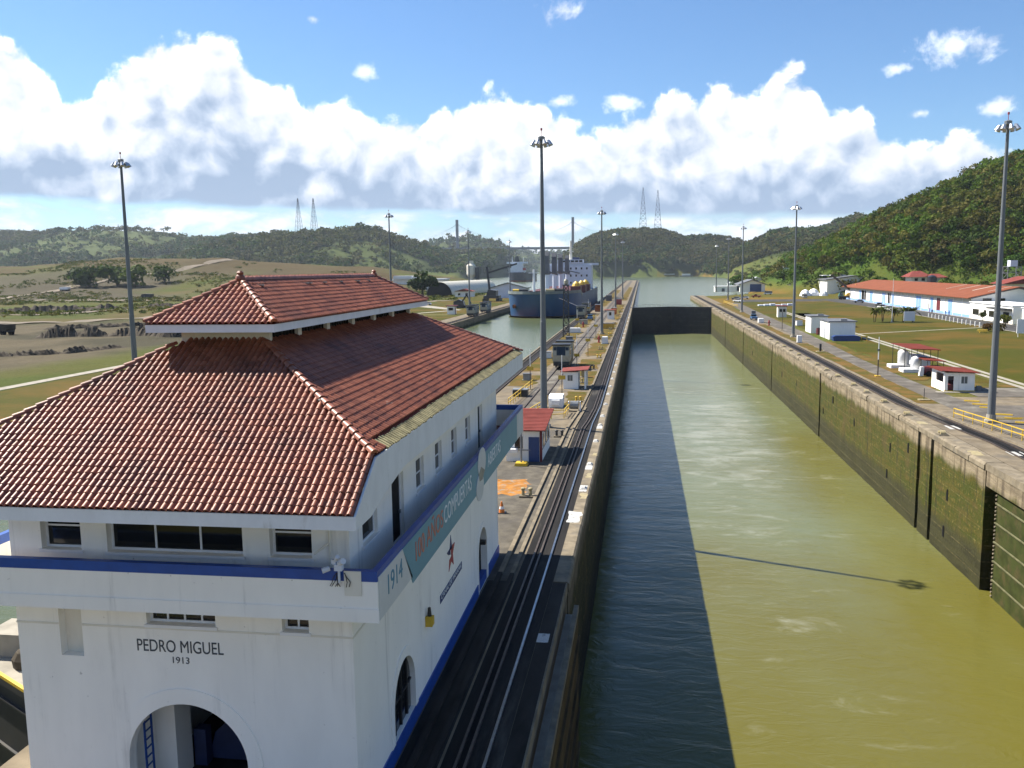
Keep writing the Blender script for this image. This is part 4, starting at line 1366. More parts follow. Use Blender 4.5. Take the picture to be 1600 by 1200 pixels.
# wall lamp, floodlight cluster with cables on the corner
mb = MB(); mb.prism([(32.45, 3.0), (32.85, 3.0), (32.85, 3.35), (32.45, 3.42)], 'x', X1 + 0.002, X1 + 0.28); l1 = mb.build('wall_lamp', 'yellow_paint', house)
mb = MB(); mb.cyl((X1 + 0.14, 32.62, 3.38), (X1 + 0.14, 32.62, 3.75), 0.10, 0.06, 8); mb.build('lamp_cap', 'dark_metal', l1)
mb = MB()
mb.cyl((-8.35, 22.55, 8.5), (-8.35, 22.55, 9.12), 0.035, n=6); mb.box(-8.46, -8.24, 22.46, 22.64, 8.86, 9.04); mb.box(-8.55, -8.42, 22.5, 22.6, 9.04, 9.16); mb.cyl((-8.32, 22.5, 9.08), (-8.14, 22.34, 9.2), 0.075, 0.09, 8)
mb.cyl((-8.62, 22.55, 8.9), (-8.8, 22.44, 8.86), 0.07, 0.085, 8); mb.cyl((-8.42, 22.5, 9.16), (-8.32, 22.4, 9.3), 0.05, 0.065, 8)
fl = mb.build('floodlight', 'ship_white', house)
mb = MB()
for k in range(7):
    a = Vector((-8.35 + random.uniform(-.15, .15), PY0 - 0.05, 8.75)); pr_ = a
    for s in range(3):
        q_ = pr_ + Vector((random.uniform(-.10, .10), random.uniform(-.03, .0), -0.13)); mb.cyl(pr_, q_, 0.012, n=5, caps=False); pr_ = q_
mb.build('cables', 'dark_metal', fl)
mb = MB(); mb.cyl((-9.05, 23.75, 8.0), (-9.05, 23.75, 10.4), 0.035, n=6); mb.cyl((-9.05, 23.72, 9.25), (-9.4, 23.4, 9.0), 0.03, n=6); mb.build('bracket', 'cream_wall', house)

# ---- roofs
EF_Y, EF_Z = 21.30, 10.80                # front eave
ER_X, ER_Z = -7.43, 12.0                 # right eave
HT_Y, HT_Z = 27.8, 14.8                  # foot of the clerestory
HW = 1.51
EL_X = 2 * XM - ER_X
HE_Y = 23.24
BT_Y, BE_Y = 46.4, 54.0
# soffits and fascias
mb = MB()
mb.prism([(21.30, 10.40), (21.30, 10.78), (HE_Y, 11.96), (BE_Y, 11.96), (BE_Y, 11.05), (26.0, 11.05), (24.0, 10.72), (22.6, 10.42)], 'x', ER_X, ER_X + 0.06)
mb.prism([(21.30, 10.40), (21.30, 10.78), (HE_Y, 11.96), (BE_Y, 11.96), (BE_Y, 11.05), (26.0, 11.05), (24.0, 10.72), (22.6, 10.42)], 'x', EL_X - 0.06, EL_X)
mb.box(EL_X, ER_X, 21.30, 21.36, 10.40, 10.78)
mb.box(EL_X, ER_X, BE_Y - 0.06, BE_Y, 11.05, 11.96)
fas = mb.build('fascia', 'white_fascia', house)
mb = MB()
mb.quad((EL_X, 21.36, 10.44), (ER_X, 21.36, 10.44), (ER_X, 22.6, 10.46), (EL_X, 22.6, 10.46))
mb.quad((EL_X, 22.6, 10.46), (ER_X, 22.6, 10.46), (ER_X, 24.0, 10.78), (EL_X, 24.0, 10.78))
mb.quad((X1, 24.0, 10.94), (ER_X, 24.0, 10.78), (ER_X, 26.0, 11.08), (X1, 26.0, 10.94))
mb.quad((X1, 26.0, 10.94), (ER_X, 26.0, 11.08), (ER_X, BE_Y - .06, 11.08), (X1, BE_Y - .06, 10.94))
mb.quad((EL_X, 24.0, 10.94), (X0, 24.0, 10.94), (X0, BE_Y - .06, 10.94), (EL_X, BE_Y - .06, 10.94))
mb.quad((X0, Y1, 10.94), (X1, Y1, 10.94), (X1, BE_Y - .06, 10.94), (X0, BE_Y - .06, 10.94))
mb.build('soffit', 'white_fascia', fas)

# sheathing planes under the tiles
mb = MB()
A = (XM + HW, HT_Y, HT_Z); B = (XM - HW, HT_Y, HT_Z)
hr = (ER_X, HE_Y, ER_Z); hl = (EL_X, HE_Y, ER_Z)
mb.add([(EL_X, EF_Y, EF_Z), (ER_X, EF_Y, EF_Z), hr, A, B, hl], [(0, 1, 2, 3, 4, 5)])
Ab = (XM + HW, BT_Y, HT_Z); Bb = (XM - HW, BT_Y, HT_Z)
hbr = (ER_X, BE_Y, ER_Z); hbl = (EL_X, BE_Y, ER_Z)
mb.add([hr, hbr, Ab, A], [(0, 1, 2, 3)])
mb.add([hbl, hl, B, Bb], [(0, 1, 2, 3)])
mb.add([hbr, hbl, Bb, Ab], [(0, 1, 2, 3)])
mb.add([A, Ab, Bb, B], [(0, 1, 2, 3)])
roof = mb.build('roof', 'rust_roof', house)
# upper roof
UE, UZ, UF, UB = 2.26, 15.50, 26.83, 47.45
AP0, AP1, APZ = 29.37, 44.96, 16.84
mb = MB()
c0, c1, c2, c3 = (XM - UE, UF, UZ), (XM + UE, UF, UZ), (XM + UE, UB, UZ), (XM - UE, UB, UZ)
a0, a1 = (XM, AP0, APZ), (XM, AP1, APZ)
mb.add([c0, c1, c2, c3, a0, a1], [(0, 1, 4), (1, 2, 5, 4), (2, 3, 5), (3, 0, 4, 5)])
uroof = mb.build('upper_roof', 'rust_roof', house)
mb = MB()
mb.box(XM - UE, XM + UE, UF + 0.02, UF + 0.08, UZ - 0.27, UZ - 0.01); mb.box(XM - UE, XM + UE, UB - 0.08, UB - 0.02, UZ - 0.27, UZ - 0.01)
mb.box(XM + UE - 0.08, XM + UE - 0.02, UF + 0.08, UB - 0.08, UZ - 0.27, UZ - 0.01); mb.box(XM - UE + 0.02, XM - UE + 0.08, UF + 0.08, UB - 0.08, UZ - 0.27, UZ - 0.01)
mb.quad((XM - UE + .08, UF + .08, UZ - 0.2), (XM + UE - .08, UF + .08, UZ - 0.2), (XM + UE - .08, UB - .08, UZ - 0.2), (XM - UE + .08, UB - .08, UZ - 0.2))
mb.build('upper_fascia', 'white_fascia', house)
mb = MB()
mb.box(XM - 1.6, XM + 1.6, 27.95, 28.15, 14.3, 15.29)
cl = mb.build('clerestory', 'cream_wall', house)
mb = MB(); mb.box(XM - 1.6, XM + 1.6, 46.0, 46.2, 14.3, 15.29); mb.build('end_wall', 'cream_wall', cl)
mb = MB(); mb.box(XM - 1.42, XM + 1.42, 28.15, 46.0, 14.3, 15.28)
for k in range(60):
    y = 28.3 + k * 0.295
    mb.box(XM + 1.42, XM + 1.47, y, y + 0.05, 14.6, 15.26)
mb.build('louvres', 'louvre_dark', cl)
for y in (30.6, 33.6, 36.7, 39.8, 42.9):
    p1 = MB(); p1.box(XM + 1.40, XM + 1.60, y - 0.17, y + 0.17, 14.5, 15.29); p1.build('post', 'cream_wall', cl)

# clay tiles, each its own piece
TW, TP, TL = 0.21, 0.262, 0.335
prof_t = [(-0.105, 0.0), (-0.082, 0.004), (-0.060, 0.056), (0.0, 0.086), (0.060, 0.056), (0.082, 0.004), (0.105, 0.0)]
tv = [(a, 0.0, h + 0.034) for a, h in prof_t] + [(a, TL, h + 0.002) for a, h in prof_t] + [(a, 0.0, h + 0.006) for a, h in prof_t] + [(a, 0.0, h + 0.034) for a, h in prof_t]
tf = [(i, i + 1, 8 + i, 7 + i) for i in range(6)] + [(14 + i, 15 + i, 22 + i, 21 + i) for i in range(6)]
tile_me = bpy.data.meshes.new('roof_tile')
tile_me.from_pydata(tv, [], tf)
tile_me.polygons.foreach_set('use_smooth', [True] * 6 + [False] * 6)
tile_me.materials.append(MATS['clay_tile'])
TV = np.array(tv); TF = np.array(tf)


def slope_tiles(O, U, V, length, halfspan):
    """places for tiles on a slope: O eave origin, U along the eave, V up the slope; halfspan(s) gives the (lo, hi) extent at height s"""
    out = []
    U, V = Vector(U).normalized(), Vector(V).normalized()
    N = U.cross(V).normalized()
    rows = int(length / TP)
    for r in range(rows + 1):
        s = r * TP - 0.03
        lo, hi = halfspan(min(max(s + 0.12, 0), length))
        n0, n1 = math.ceil((lo + TW * 0.35) / TW), math.floor((hi - TW * 0.35) / TW)
        for k in range(n0, n1 + 1):
            p = Vector(O) + U * (k * TW) + V * s
            out.append((p, U, V, N))
    return out


dyF, dzF = HT_Y - EF_Y, HT_Z - EF_Z
LF = math.hypot(dyF, dzF)
sH = LF * (HE_Y - EF_Y) / dyF
halfE = ER_X - XM


def span_f(s):
    if s <= sH:
        return (-halfE, halfE)
    k = (s - sH) / (LF - sH)
    w = halfE + (HW - halfE) * k
    return (-w, w)


tiles_f = slope_tiles((XM, EF_Y, EF_Z + 0.012), (1, 0, 0), (0, dyF, dzF), LF, span_f)
dxR, dzR = (XM + HW) - ER_X, HT_Z - ER_Z
LR = math.hypot(dxR, dzR)
mid = 38.0


def span_r(s):
    k = s / LR
    return (HE_Y + (HT_Y - HE_Y) * k - mid, BE_Y + (BT_Y - BE_Y) * k - mid)


tiles_r = slope_tiles((ER_X, mid, ER_Z + 0.012), (0, 1, 0), (dxR, 0, dzR), LR, span_r)
# the lowest rows of the right slope have been stripped to the battens
tiles_r = [q for q in tiles_r if (q[0].x < ER_X - 0.33) or (q[0].y < 24.3)]
LU = math.hypot(AP0 - UF, APZ - UZ)
tiles_uf = slope_tiles((XM, UF, UZ + 0.012), (1, 0, 0), (0, AP0 - UF, APZ - UZ), LU, lambda s: (-UE * (1 - s / LU), UE * (1 - s / LU)))
LU2 = math.hypot(UE, APZ - UZ)
tiles_ur = slope_tiles((XM + UE, mid, UZ + 0.012), (0, 1, 0), (-UE, 0, APZ - UZ), LU2, lambda s: (UF + (AP0 - UF) * s / LU2 - mid, UB + (AP1 - UB) * s / LU2 - mid))
base = Vector(house['_base'])


def tile_matrix(q, jit):
    p, U, V, N = q
    a = random.gauss(0, 0.020 * jit)
    U2 = (U + V * a).normalized()
    V2 = (V - U * a + N * random.gauss(0.0, 0.016 * jit)).normalized()
    N2 = U2.cross(V2).normalized()
    return frame(U2, V2, N2, p + N * random.uniform(-0.004, 0.006) * jit)


def stuff_tiles(qs, name, parent, jit=1.0):
    n = len(qs)
    vs = np.zeros((n, len(TV), 3))
    for i, q in enumerate(qs):
        M_ = np.array(tile_matrix(q, jit))
        vs[i] = TV @ M_[:3, :3].T + M_[:3, 3] - np.array(base)
    fs = (np.arange(n)[:, None, None] * len(TV) + TF[None]).reshape(-1, 4)
    rn = np.repeat(rng.random(n), len(TV))
    o = np_mesh(name, vs.reshape(-1, 3), fs, 'clay_tile', rnd=rn, parent=parent)
    sm = np.tile(np.array([True] * 6 + [False] * 6), n)
    o.data.polygons.foreach_set('use_smooth', sm)
    o['kind'] = 'stuff'
    return o


cpos = Vector((0, 0, CAM_Z))
vis = [q for q in tiles_f if q[0].x > -19.6 + (q[0].y - 21) * -0.25]
vis.sort(key=lambda q: (q[0] - cpos).length)
single = vis[:300]
sid = set(id(q) for q in single)
for q in single:
    o = bpy.data.objects.new('roof_tile', tile_me)
    COL.objects.link(o)
    o.parent = roof
    o.matrix_local = Matrix.Translation(-base) @ tile_matrix(q, 1.0)
stuff_tiles([q for q in tiles_f if id(q) not in sid] + tiles_r, 'roof_tiles', roof, 1.3)
stuff_tiles(tiles_uf + tiles_ur, 'roof_tiles', uroof, 1.0)

# hip and ridge tiles: half round caps
cap_n = 7
cv_ = []
for yy, r_ in ((0.0, 0.125), (0.40, 0.105)):
    for k in range(cap_n):
        a = math.pi * k / (cap_n - 1)
        cv_.append((r_ * math.cos(a), yy, r_ * math.sin(a) + (0.03 if yy == 0 else 0.0)))
cv_ += cv_[:cap_n]
cf_ = [(k + 1, k, cap_n + k, cap_n + k + 1) for k in range(cap_n - 1)] + [tuple(range(2 * cap_n, 3 * cap_n))]
cap_me = bpy.data.meshes.new('ridge_tile')
cap_me.from_pydata(cv_, [], cf_)
cap_me.polygons.foreach_set('use_smooth', [True] * (cap_n - 1) + [False])
cap_me.materials.append(MATS['clay_tile'])


def caps(a, b, parent, lift=0.05, pitch=0.36, start=0):
    a, b = Vector(a), Vector(b)
    d = (b - a)
    n = int(d.length / pitch)
    d.normalize()
    s = d.cross(Vector((0, 0, 1))).normalized()
    for k in range(start, n):
        p = a + d * (k * pitch) + Vector((0, 0, lift))
        d2 = (d + s * random.gauss(0, 0.02)).normalized()
        s2 = d2.cross(Vector((0, 0, 1))).normalized()
        o = bpy.data.objects.new('ridge_tile', cap_me)
        COL.objects.link(o)
        o.parent = parent
        o.matrix_local = Matrix.Translation(-base) @ frame(s2, d2, s2.cross(d2), p)


caps(hr, A, roof); caps(hl, B, roof); caps(hbr, Ab, roof)
caps(c1, a0, uroof); caps(c0, a0, uroof); caps(c2, a1, uroof); caps(a1, a0, uroof, 0.06)
mb = MB()
for y in (AP0 - 0.05, AP1 + 0.05):
    mb.lathe((XM, y, APZ + 0.0), [(0.16, 0), (0.19, 0.12), (0.15, 0.22), (0.10, 0.27), (0.13, 0.33), (0.06, 0.40)], 10)
mb.build('finial', 'clay_tile', uroof)
# bare battens along the stripped right eave
mb = MB()
vR = Vector((dxR, 0, dzR)).normalized()
nR = Vector((0, 1, 0)).cross(vR)
for k, y in enumerate(np.arange(24.45, 53.7, 0.215)):
    if 0.46 < (y - 24) / 30 % 1 < 0.462:
        continue
    p = Vector((ER_X, float(y), ER_Z)) + nR * 0.02
    L_ = 0.40 + random.uniform(-.05, .03)
    mb.beam(p - vR * (0.06 + random.uniform(-.03, .03)), p + vR * L_, 0.155, 0.05, nR)
bt = mb.build('battens', 'batten_wood', roof)
bt['kind'] = 'stuff'
# loose mortar and broken bits on the tiles
for k, (y, s) in enumerate([(25.2, 2.1), (28.2, 0.9), (34.2, 1.0), (42.5, 1.5)]):
    mb = MB()
    p = Vector((ER_X, y, ER_Z)) + vR * (s + 0.4) + nR * 0.085
    for j in range(4):
        q = p + Vector((0, random.uniform(-.3, .3), 0)) + vR * random.uniform(-.12, .12)
        mb.beam(q, q + Vector((0, random.uniform(.1, .3), 0)) + vR * random.uniform(-.05, .05), random.uniform(.03, .06), 0.02, nR)
    mb.build('mortar_patch', 'mortar', roof)
for k in range(7):
    mb = MB()
    y = 30.2 + k * 2.1
    p = Vector((XM + 0.35, y, APZ - 0.12))
    for j in range(3):
        mb.cbox((p.x + random.uniform(-.1, .15), p.y + random.uniform(-.3, .3), p.z + 0.0), (random.uniform(.1, .2), random.uniform(.15, .3), 0.05))
    mb.build('mortar_patch', 'mortar', uroof)


# ------------------------------------------------------------------ light masts
def make_mast():
    r = thing('light_mast', 'x', 'light mast', (0, 0, 0), 'tall floodlight masts along the lock walls')
    m_ = MB(); m_.lathe((0, 0, 0), [(0.40, 0), (0.31, 12), (0.29, 12.02), (0.235, 22), (0.22, 22.02), (0.15, 31.6)], 18); m_.build('pole', 'mast_steel', r)
    m_ = MB(); m_.lathe((0, 0, 0), [(0.75, 0), (0.75, 0.3), (0.5, 0.32), (0.46, 0.9)], 12); m_.build('base', 'concrete_light', r)
    m_ = MB(); n = 16
    for k in range(n):
        a, b_ = 2 * math.pi * k / n, 2 * math.pi * (k + 1) / n
        m_.beam((0.80 * math.cos(a), 0.80 * math.sin(a), 31.35), (0.80 * math.cos(b_), 0.80 * math.sin(b_), 31.35), 0.09)
    for k in range(4):
        a = math.pi * k / 2
        m_.beam((0, 0, 31.3), (0.80 * math.cos(a), 0.80 * math.sin(a), 31.35), 0.09)
    m_.build('ring', 'mast_steel', r)
    for k in range(8):
        a = 2 * math.pi * (k + 0.5) / 8
        c, s = math.cos(a), math.sin(a)
        lm = MB()
        lm.cyl((0.82 * c, 0.82 * s, 31.58), (1.06 * c, 1.06 * s, 31.08), 0.15, 0.27, 10)
        lm.box(0.78 * c - .1, 0.78 * c + .1, 0.78 * s - .1, 0.78 * s + .1, 31.46, 31.68)
        lm.build('luminaire', 'lamp_housing', r)
    m_ = MB(); m_.lathe((0, 0, 31.6), [(0.2, 0), (0.36, 0.1), (0.38, 0.42), (0.2, 0.52)], 12); m_.build('hub', 'metal_grey', r)
    m_ = MB(); m_.cyl((0, 0, 32.15), (0, 0, 32.7), 0.03, n=5); m_.cyl((0, 0, 32.7), (0, 0, 32.95), 0.10, n=8); m_.build('beacon', 'red_paint', r)
    return r


pm, um = make_mast(), []
for x, y, h, lb in [(-10.5, 93.6, 31.5, 'tall light mast on the center wall just behind the red-roofed kiosk with blue door'),
                    (37.57, 99.76, 32.3, 'tall light mast by the yellow railing at the right edge'),
                    (-66.9, 107.1, 32.6, 'tall light mast at far left, its foot hidden by the tiled roof'),
                    (-64.8, 222, 32.6, 'light mast rising just past the upper roof ridge, on the far lock wall'),
                    (-64.4, 325, 32.6, 'light mast on the far lock wall beside the towing locomotives'),
                    (-67.0, 446, 32.6, 'light mast left of the blue ship bow, beside the dark crane'),
                    (-10.3, 230, 32.6, 'light mast on the center wall, second from the control house'),
                    (-11.0, 377, 32.6, 'light mast on the center wall, third from the control house'),
                    (-10.4, 490, 32.6, 'light mast on the center wall, fourth from the control house'),
                    (36.5, 219, 32.0, 'light mast on the right bank beside the two white sheds'),
                    (37.6, 340, 32.6, 'light mast on the right bank, third from the near end'),
                    (44.5, 467, 32.6, 'light mast on the right bank, fourth from the near end'),
                    (51.0, 620, 32.6, 'light mast at the water edge past the end of the right lock wall')]:
    place(pm, um, (x, y, 0), random.uniform(0, 1.5), lb, (1, 1, h / 32.6))


# ------------------------------------------------------------------ small shelters on the walls
def kiosk_box(root, x0, x1, y0, y1, z, mat='white_wall'):
    m_ = MB(); m_.box(x0, x1, y0, y1, 0, z); return m_.build('wall', mat, root)


k1 = thing('kiosk', 'white kiosk with pink-red sloping roof and dark blue door behind the control house', 'kiosk', (-10.4, 79.6, 0))
m_ = MB(); m_.prism([(76.2, 0.0), (83.2, 0.0), (83.2, 3.45), (76.2, 2.85)], 'x', -12.0, -8.78); w1 = m_.build('wall', 'white_wall', k1)
m_ = MB(); m_.prism([(75.7, 2.86), (83.7, 3.55), (83.7, 3.66), (75.7, 2.97)], 'x', -12.4, -8.4); rf = m_.build('roof', 'red_roof', k1)
for y in np.arange(76.1, 83.6, 0.5):
    s_ = MB(); z = 2.97 + (y - 75.7) / 8 * 0.69; s_.box(-12.4, -8.4, y, y + 0.05, z, z + 0.035); s_.build('roof_seam', 'red_roof', rf)
m_ = MB(); m_.box(-9.95, -9.0, 76.12, 76.2, 0.02, 2.25); d_ = m_.build('door', 'door_blue', k1)
m_ = MB(); m_.box(-9.88, -9.82, 76.06, 76.12, 1.0, 1.14); m_.build('handle', 'metal_grey', d_)
m_ = MB(); m_.box(-8.95, -8.74, 76.14, 76.36, 0, 2.84); m_.build('corner_post', 'dark_red', k1)
m_ = MB(); m_.box(-11.2, -10.5, 76.14, 76.19, 1.2, 2.3); m_.build('window', 'dark_glass', k1)
for y in (77.2, 79.2, 81.2):
    m_ = MB(); m_.box(-8.79, -8.73, y, y + 1.1, 1.2, 2.4); m_.build('window', 'dark_glass', k1)
m_ = MB(); m_.box(-12.03, -9.98, 76.15, 76.2, 1.02, 1.10); m_.box(-8.78, -8.74, 76.4, 83.2, 1.02, 1.10); m_.build('dado_rail', 'metal_grey', k1)
m_ = MB(); m_.box(-11.8, -10.9, 75.5, 76.1, 0.9, 1.25); m_.build('air_conditioner', 'white_paint', k1)

k2 = thing('kiosk', 'small white kiosk with red roof and open porch beside the towing locomotive', 'kiosk', (-9.6, 126, 0))
m_ = MB(); m_.box(-11.1, -8.95, 124.2, 128.2, 0, 2.45); m_.build('wall', 'white_wall', k2)
m_ = MB(); m_.prism([(-11.5, 2.46), (-7.5, 2.75), (-7.5, 2.87), (-11.5, 2.58)], 'y', 123.8, 128.7); m_.build('roof', 'red_roof', k2)
for y in (124.3, 128.1):
    m_ = MB(); m_.box(-8.05, -7.8, y - .12, y + .12, 0, 2.7); m_.build('porch_post', 'white_wall', k2)
m_ = MB(); m_.box(-10.45, -9.75, 124.14, 124.2, 1.2, 2.0); w_ = m_.build('window', 'pale_glass', k2)
m_ = MB(); m_.box(-10.12, -10.08, 124.11, 124.14, 1.2, 2.0); m_.build('glazing_bar', 'white_paint', w_)
m_ = MB(); m_.box(-8.95, -8.91, 125.4, 126.4, 0.02, 2.1); m_.build('door', 'louvre_dark', k2)

k3 = thing('kiosk', 'white hut with dark red roof and wide openings on the right bank', 'kiosk', (42.5, 126.5, 0))
m_ = MB()
m_.panel((0, 124, 0), (1, 0, 0), (0, 0, 1), (0, -1, 0), rect(40.6, 44.4, 0, 2.55), [rect(41.0, 41.75, 0.05, 2.1), rect(42.7, 43.5, 1.1, 2.05)], 0.15)
m_.panel((40.6, 0, 0), (0, 1, 0), (0, 0, 1), (-1, 0, 0), rect(124, 129.4, 0, 2.75), [rect(124.6, 127.6, 1.15, 2.35)], 0.15)
m_.quad((44.4, 124, 0), (44.4, 129.4, 0), (44.4, 129.4, 2.55), (44.4, 124, 2.55)); m_.quad((44.4, 129.4, 0), (40.6, 129.4, 0), (40.6, 129.4, 2.7), (44.4, 129.4, 2.7))
m_.build('wall', 'white_wall', k3)
m_ = MB(); m_.prism([(40.0, 2.78), (44.9, 2.50), (44.9, 2.62), (40.0, 2.90)], 'y', 123.5, 129.9); m_.build('roof', 'rust_roof', k3)
m_ = MB(); m_.box(42.7, 43.5, 124.1, 124.14, 1.1, 2.05); w_ = m_.build('window', 'pale_glass', k3)
m_ = MB(); m_.box(43.08, 43.13, 124.06, 124.1, 1.1, 2.05); m_.build('glazing_bar', 'white_paint', w_)
m_ = MB(); m_.box(40.75, 44.2, 124.3, 129.2, 0.02, 0.9); m_.box(43.9, 44.2, 124.3, 129.2, 0.9, 2.4); m_.build('counter', 'dark_red', k3)
m_ = MB(); m_.box(40.55, 44.45, 123.93, 123.99, 0, 0.16); m_.build('base_band', 'yellow_paint', k3)
m_ = MB(); m_.box(39.4, 46, 122.8, 123.9, 0.02, 0.05); m_.build('step', 'concrete_light', k3)
o_ = MB(); o_.box(44.75, 45.3, 123.9, 124.5, 0.03, 0.75); tag(o_.build('air_conditioner', 'ship_grey'), 'grey air conditioner unit on the ground beside the right bank hut', 'air conditioner')

k4 = thing('kiosk', 'small grey booth with red roof on the center wall past the second mast', 'kiosk', (-10.3, 300, 0))
m_ = MB(); m_.box(-11.5, -9.2, 298.5, 301.5, 0, 3.0); m_.build('wall', 'white_wall', k4)
m_ = MB(); m_.box(-12.6, -8.6, 298, 302.3, 3.01, 3.2); m_.build('roof', 'red_roof', k4)
m_ = MB(); m_.box(-10.9, -10.1, 298.42, 298.5, 1.3, 2.4); m_.build('window', 'dark_glass', k4)
k5 = thing('kiosk', 'white hut with dark roof and red frame on the far lock wall', 'kiosk', (-74.4, 339, 0))
m_ = MB(); m_.box(-76, -73, 337.6, 341, 0, 3.2); m_.build('wall', 'white_wall', k5)
m_ = MB(); m_.box(-76.4, -72.2, 337.2, 341.4, 3.21, 3.5); m_.build('roof', 'dark_red', k5)
m_ = MB(); m_.box(-72.7, -72.5, 337.4, 337.6, 0, 3.2); m_.build('post', 'dark_red', k5)
m_ = MB(); m_.box(-75.4, -73.6, 337.5, 337.6, 1.6, 2.6); m_.build('window', 'dark_glass', k5)
k6 = thing('kiosk', 'pinkish booth with two dark windows beyond the white sheds on the right bank', 'kiosk', (47, 306, 0))
m_ = MB(); m_.box(45.6, 48.4, 304.5, 307.5, 0, 3.7); m_.build('wall', 'cream_wall', k6)
m_ = MB(); m_.box(45.2, 48.8, 304.1, 307.9, 3.71, 3.9); m_.build('roof', 'red_roof', k6)
for x in (46.1, 47.2):
    m_ = MB(); m_.box(x, x + 0.8, 304.43, 304.5, 1.8, 2.8); m_.build('window', 'dark_glass', k6)


def shed(name, label, x0, x1, y0, y1, z):
    r = thing(name, label, 'shed', ((x0 + x1) / 2, (y0 + y1) / 2, 0))
    m_ = MB(); m_.box(x0, x1, y0, y1, 0, z); m_.build('wall', 'white_wall', r)
    m_ = MB(); m_.box(x0 - .3, x1 + .35, y0 - .3, y1 + .3, z + .005, z + .22); rf = m_.build('roof', 'ship_grey', r)
    m_ = MB(); m_.box((x0 + x1) / 2 - .2, (x0 + x1) / 2 + 1.2, y0 + 1.0, y0 + 2.2, z + .221, z + .6); m_.build('roof_unit', 'metal_grey', rf)
    n = max(2, int((y1 - y0) / 2))
    for k in range(n):
        a = y0 + 0.4 + (y1 - y0 - .4) * k / n
        m_ = MB(); m_.box(x0 - .05, x0, a, a + (y1 - y0) / n - .5, 0.15, z - .7); m_.build('door_panel', 'white_paint', r)
    return r


shed('equipment_shed', 'larger white equipment shed with blue bins at its foot', 43.3, 49.0, 211, 221.8, 4.1)
shed('equipment_shed', 'white equipment shed half hidden behind the nearer white shed', 42.9, 47.0, 231.5, 239, 4.2)
m_ = MB(); m_.prism([(43.4, 0.02), (49.0, 0.02), (49.2, 1.0), (48.6, 1.25), (43.8, 1.25), (43.2, 1.0)], 'y', 206.6, 208.6); tag(m_.build('waste_container', 'logo_navy'), 'long dark blue waste container in front of the white shed', 'container')
bar = thing('barrier', 'yellow barrier beside the dark blue waste container', 'barrier', (50.2, 207.5, 0))
for x in (49.6, 50.8):
    m_ = MB(); m_.box(x - .06, x + .06, 207.4, 207.5, 0, 1.1); m_.build('post', 'yellow_paint', bar)
m_ = MB(); m_.box(49.5, 50.9, 207.38, 207.52, 0.8, 1.1); m_.build('board', 'yellow_paint', bar)
bt_ = thing('barrel', 'dark barrel standing between the two white sheds', 'barrel', (43.9, 227, 0)); m_ = MB(); m_.lathe((43.9, 227, 0), [(0.5, 0), (0.54, 0.3), (0.5, 0.5), (0.54, 0.8), (0.5, 1.6)], 12); m_.build('drum', 'dark_red', bt_); m_ = MB(); m_.cyl((43.9, 227, 1.6), (43.9, 227, 1.68), 0.45, n=12); m_.build('lid', 'dark_metal', bt_)

# fuel tanks under the red canopy
cn = thing('canopy', 'flat dark red canopy on thin posts over the white tanks', 'canopy', (45.2, 153, 0))
m_ = MB(); m_.prism([(42.7, 3.62), (47.3, 3.45), (47.3, 3.56), (42.7, 3.73)], 'y', 146.9, 158.2); m_.build('roof', 'rust_roof', cn)
for x in (43.0, 47.0):
    for y in (147.3, 150.9, 154.4, 157.9):
        m_ = MB(); m_.cyl((x, y, 0), (x, y, 3.5), 0.05, n=6); m_.build('post', 'dark_metal', cn)
cn2 = thing('canopy', 'lower red canopy beside the taller flat canopy', 'canopy', (45.6, 145, 0))
m_ = MB(); m_.prism([(43.8, 2.25), (46.8, 2.05), (46.8, 2.15), (43.8, 2.35)], 'y', 142.6, 148.4); m_.build('roof', 'rust_roof', cn2)
for x in (44.1, 46.5):
    for y in (142.9, 148.1):
        m_ = MB(); m_.cyl((x, y, 0), (x, y, 2.15), 0.05, n=6); m_.build('post', 'dark_metal', cn2)
for (x, y, r_, h, lb) in ((43.4, 153.2, 0.85, 2.5, 'taller white storage tank on a plinth under the red canopy'), (43.6, 147.0, 0.75, 2.0, 'shorter white storage tank on a plinth near the red engine')):
    tk = thing('storage_tank', lb, 'tank', (x, y, 0), 'white storage tanks by the canopy')
    m_ = MB(); m_.lathe((x, y, 0.55), [(r_, 0), (r_, h - .5), (r_ * .85, h - .25), (r_ * .4, h - .08), (0.1, h)], 16); m_.build('shell', 'tank_white', tk, True)
    m_ = MB(); m_.box(x - 2.2, x + 1.3, y - 1.3, y + 1.3, 0, 0.54); m_.build('plinth', 'white_paint', tk)
    m_ = MB(); m_.cyl((x + r_, y - .3, 0.6), (x + r_, y - .3, h + .3), 0.05, n=6); m_.build('pipe', 'metal_grey', tk)
cb_ = thing('tank_house', 'pale grey block behind the white tanks under the canopy', 'shed', (45.6, 152, 0)); m_ = MB(); m_.box(44.8, 46.6, 149.5, 155, 0, 2.1); m_.build('wall', 'ship_white', cb_); m_ = MB(); m_.box(44.74, 44.8, 150.2, 151.2, 0.1, 1.8); m_.build('door', 'metal_grey', cb_)
en = thing('engine', 'dark red wheeled engine parked beside the white tank', 'engine', (43.6, 141, 0))
m_ = MB(); m_.cyl((42.9, 141, 0.95), (44.1, 141.4, 0.95), 0.62, n=12); m_.build('drum', 'dark_red', en)
m_ = MB(); m_.prism([(42.3, 0.1), (42.9, 0.1), (43.0, 1.5), (42.5, 1.5)], 'y', 140.6, 141.2); m_.build('fuel_can', 'white_paint', en)
for y in (140.4, 141.9):
    m_ = MB(); m_.cyl((43.6, y, 0.42), (43.6, y + .2, 0.42), 0.42, n=12); m_.build('wheel', 'rubber', en)


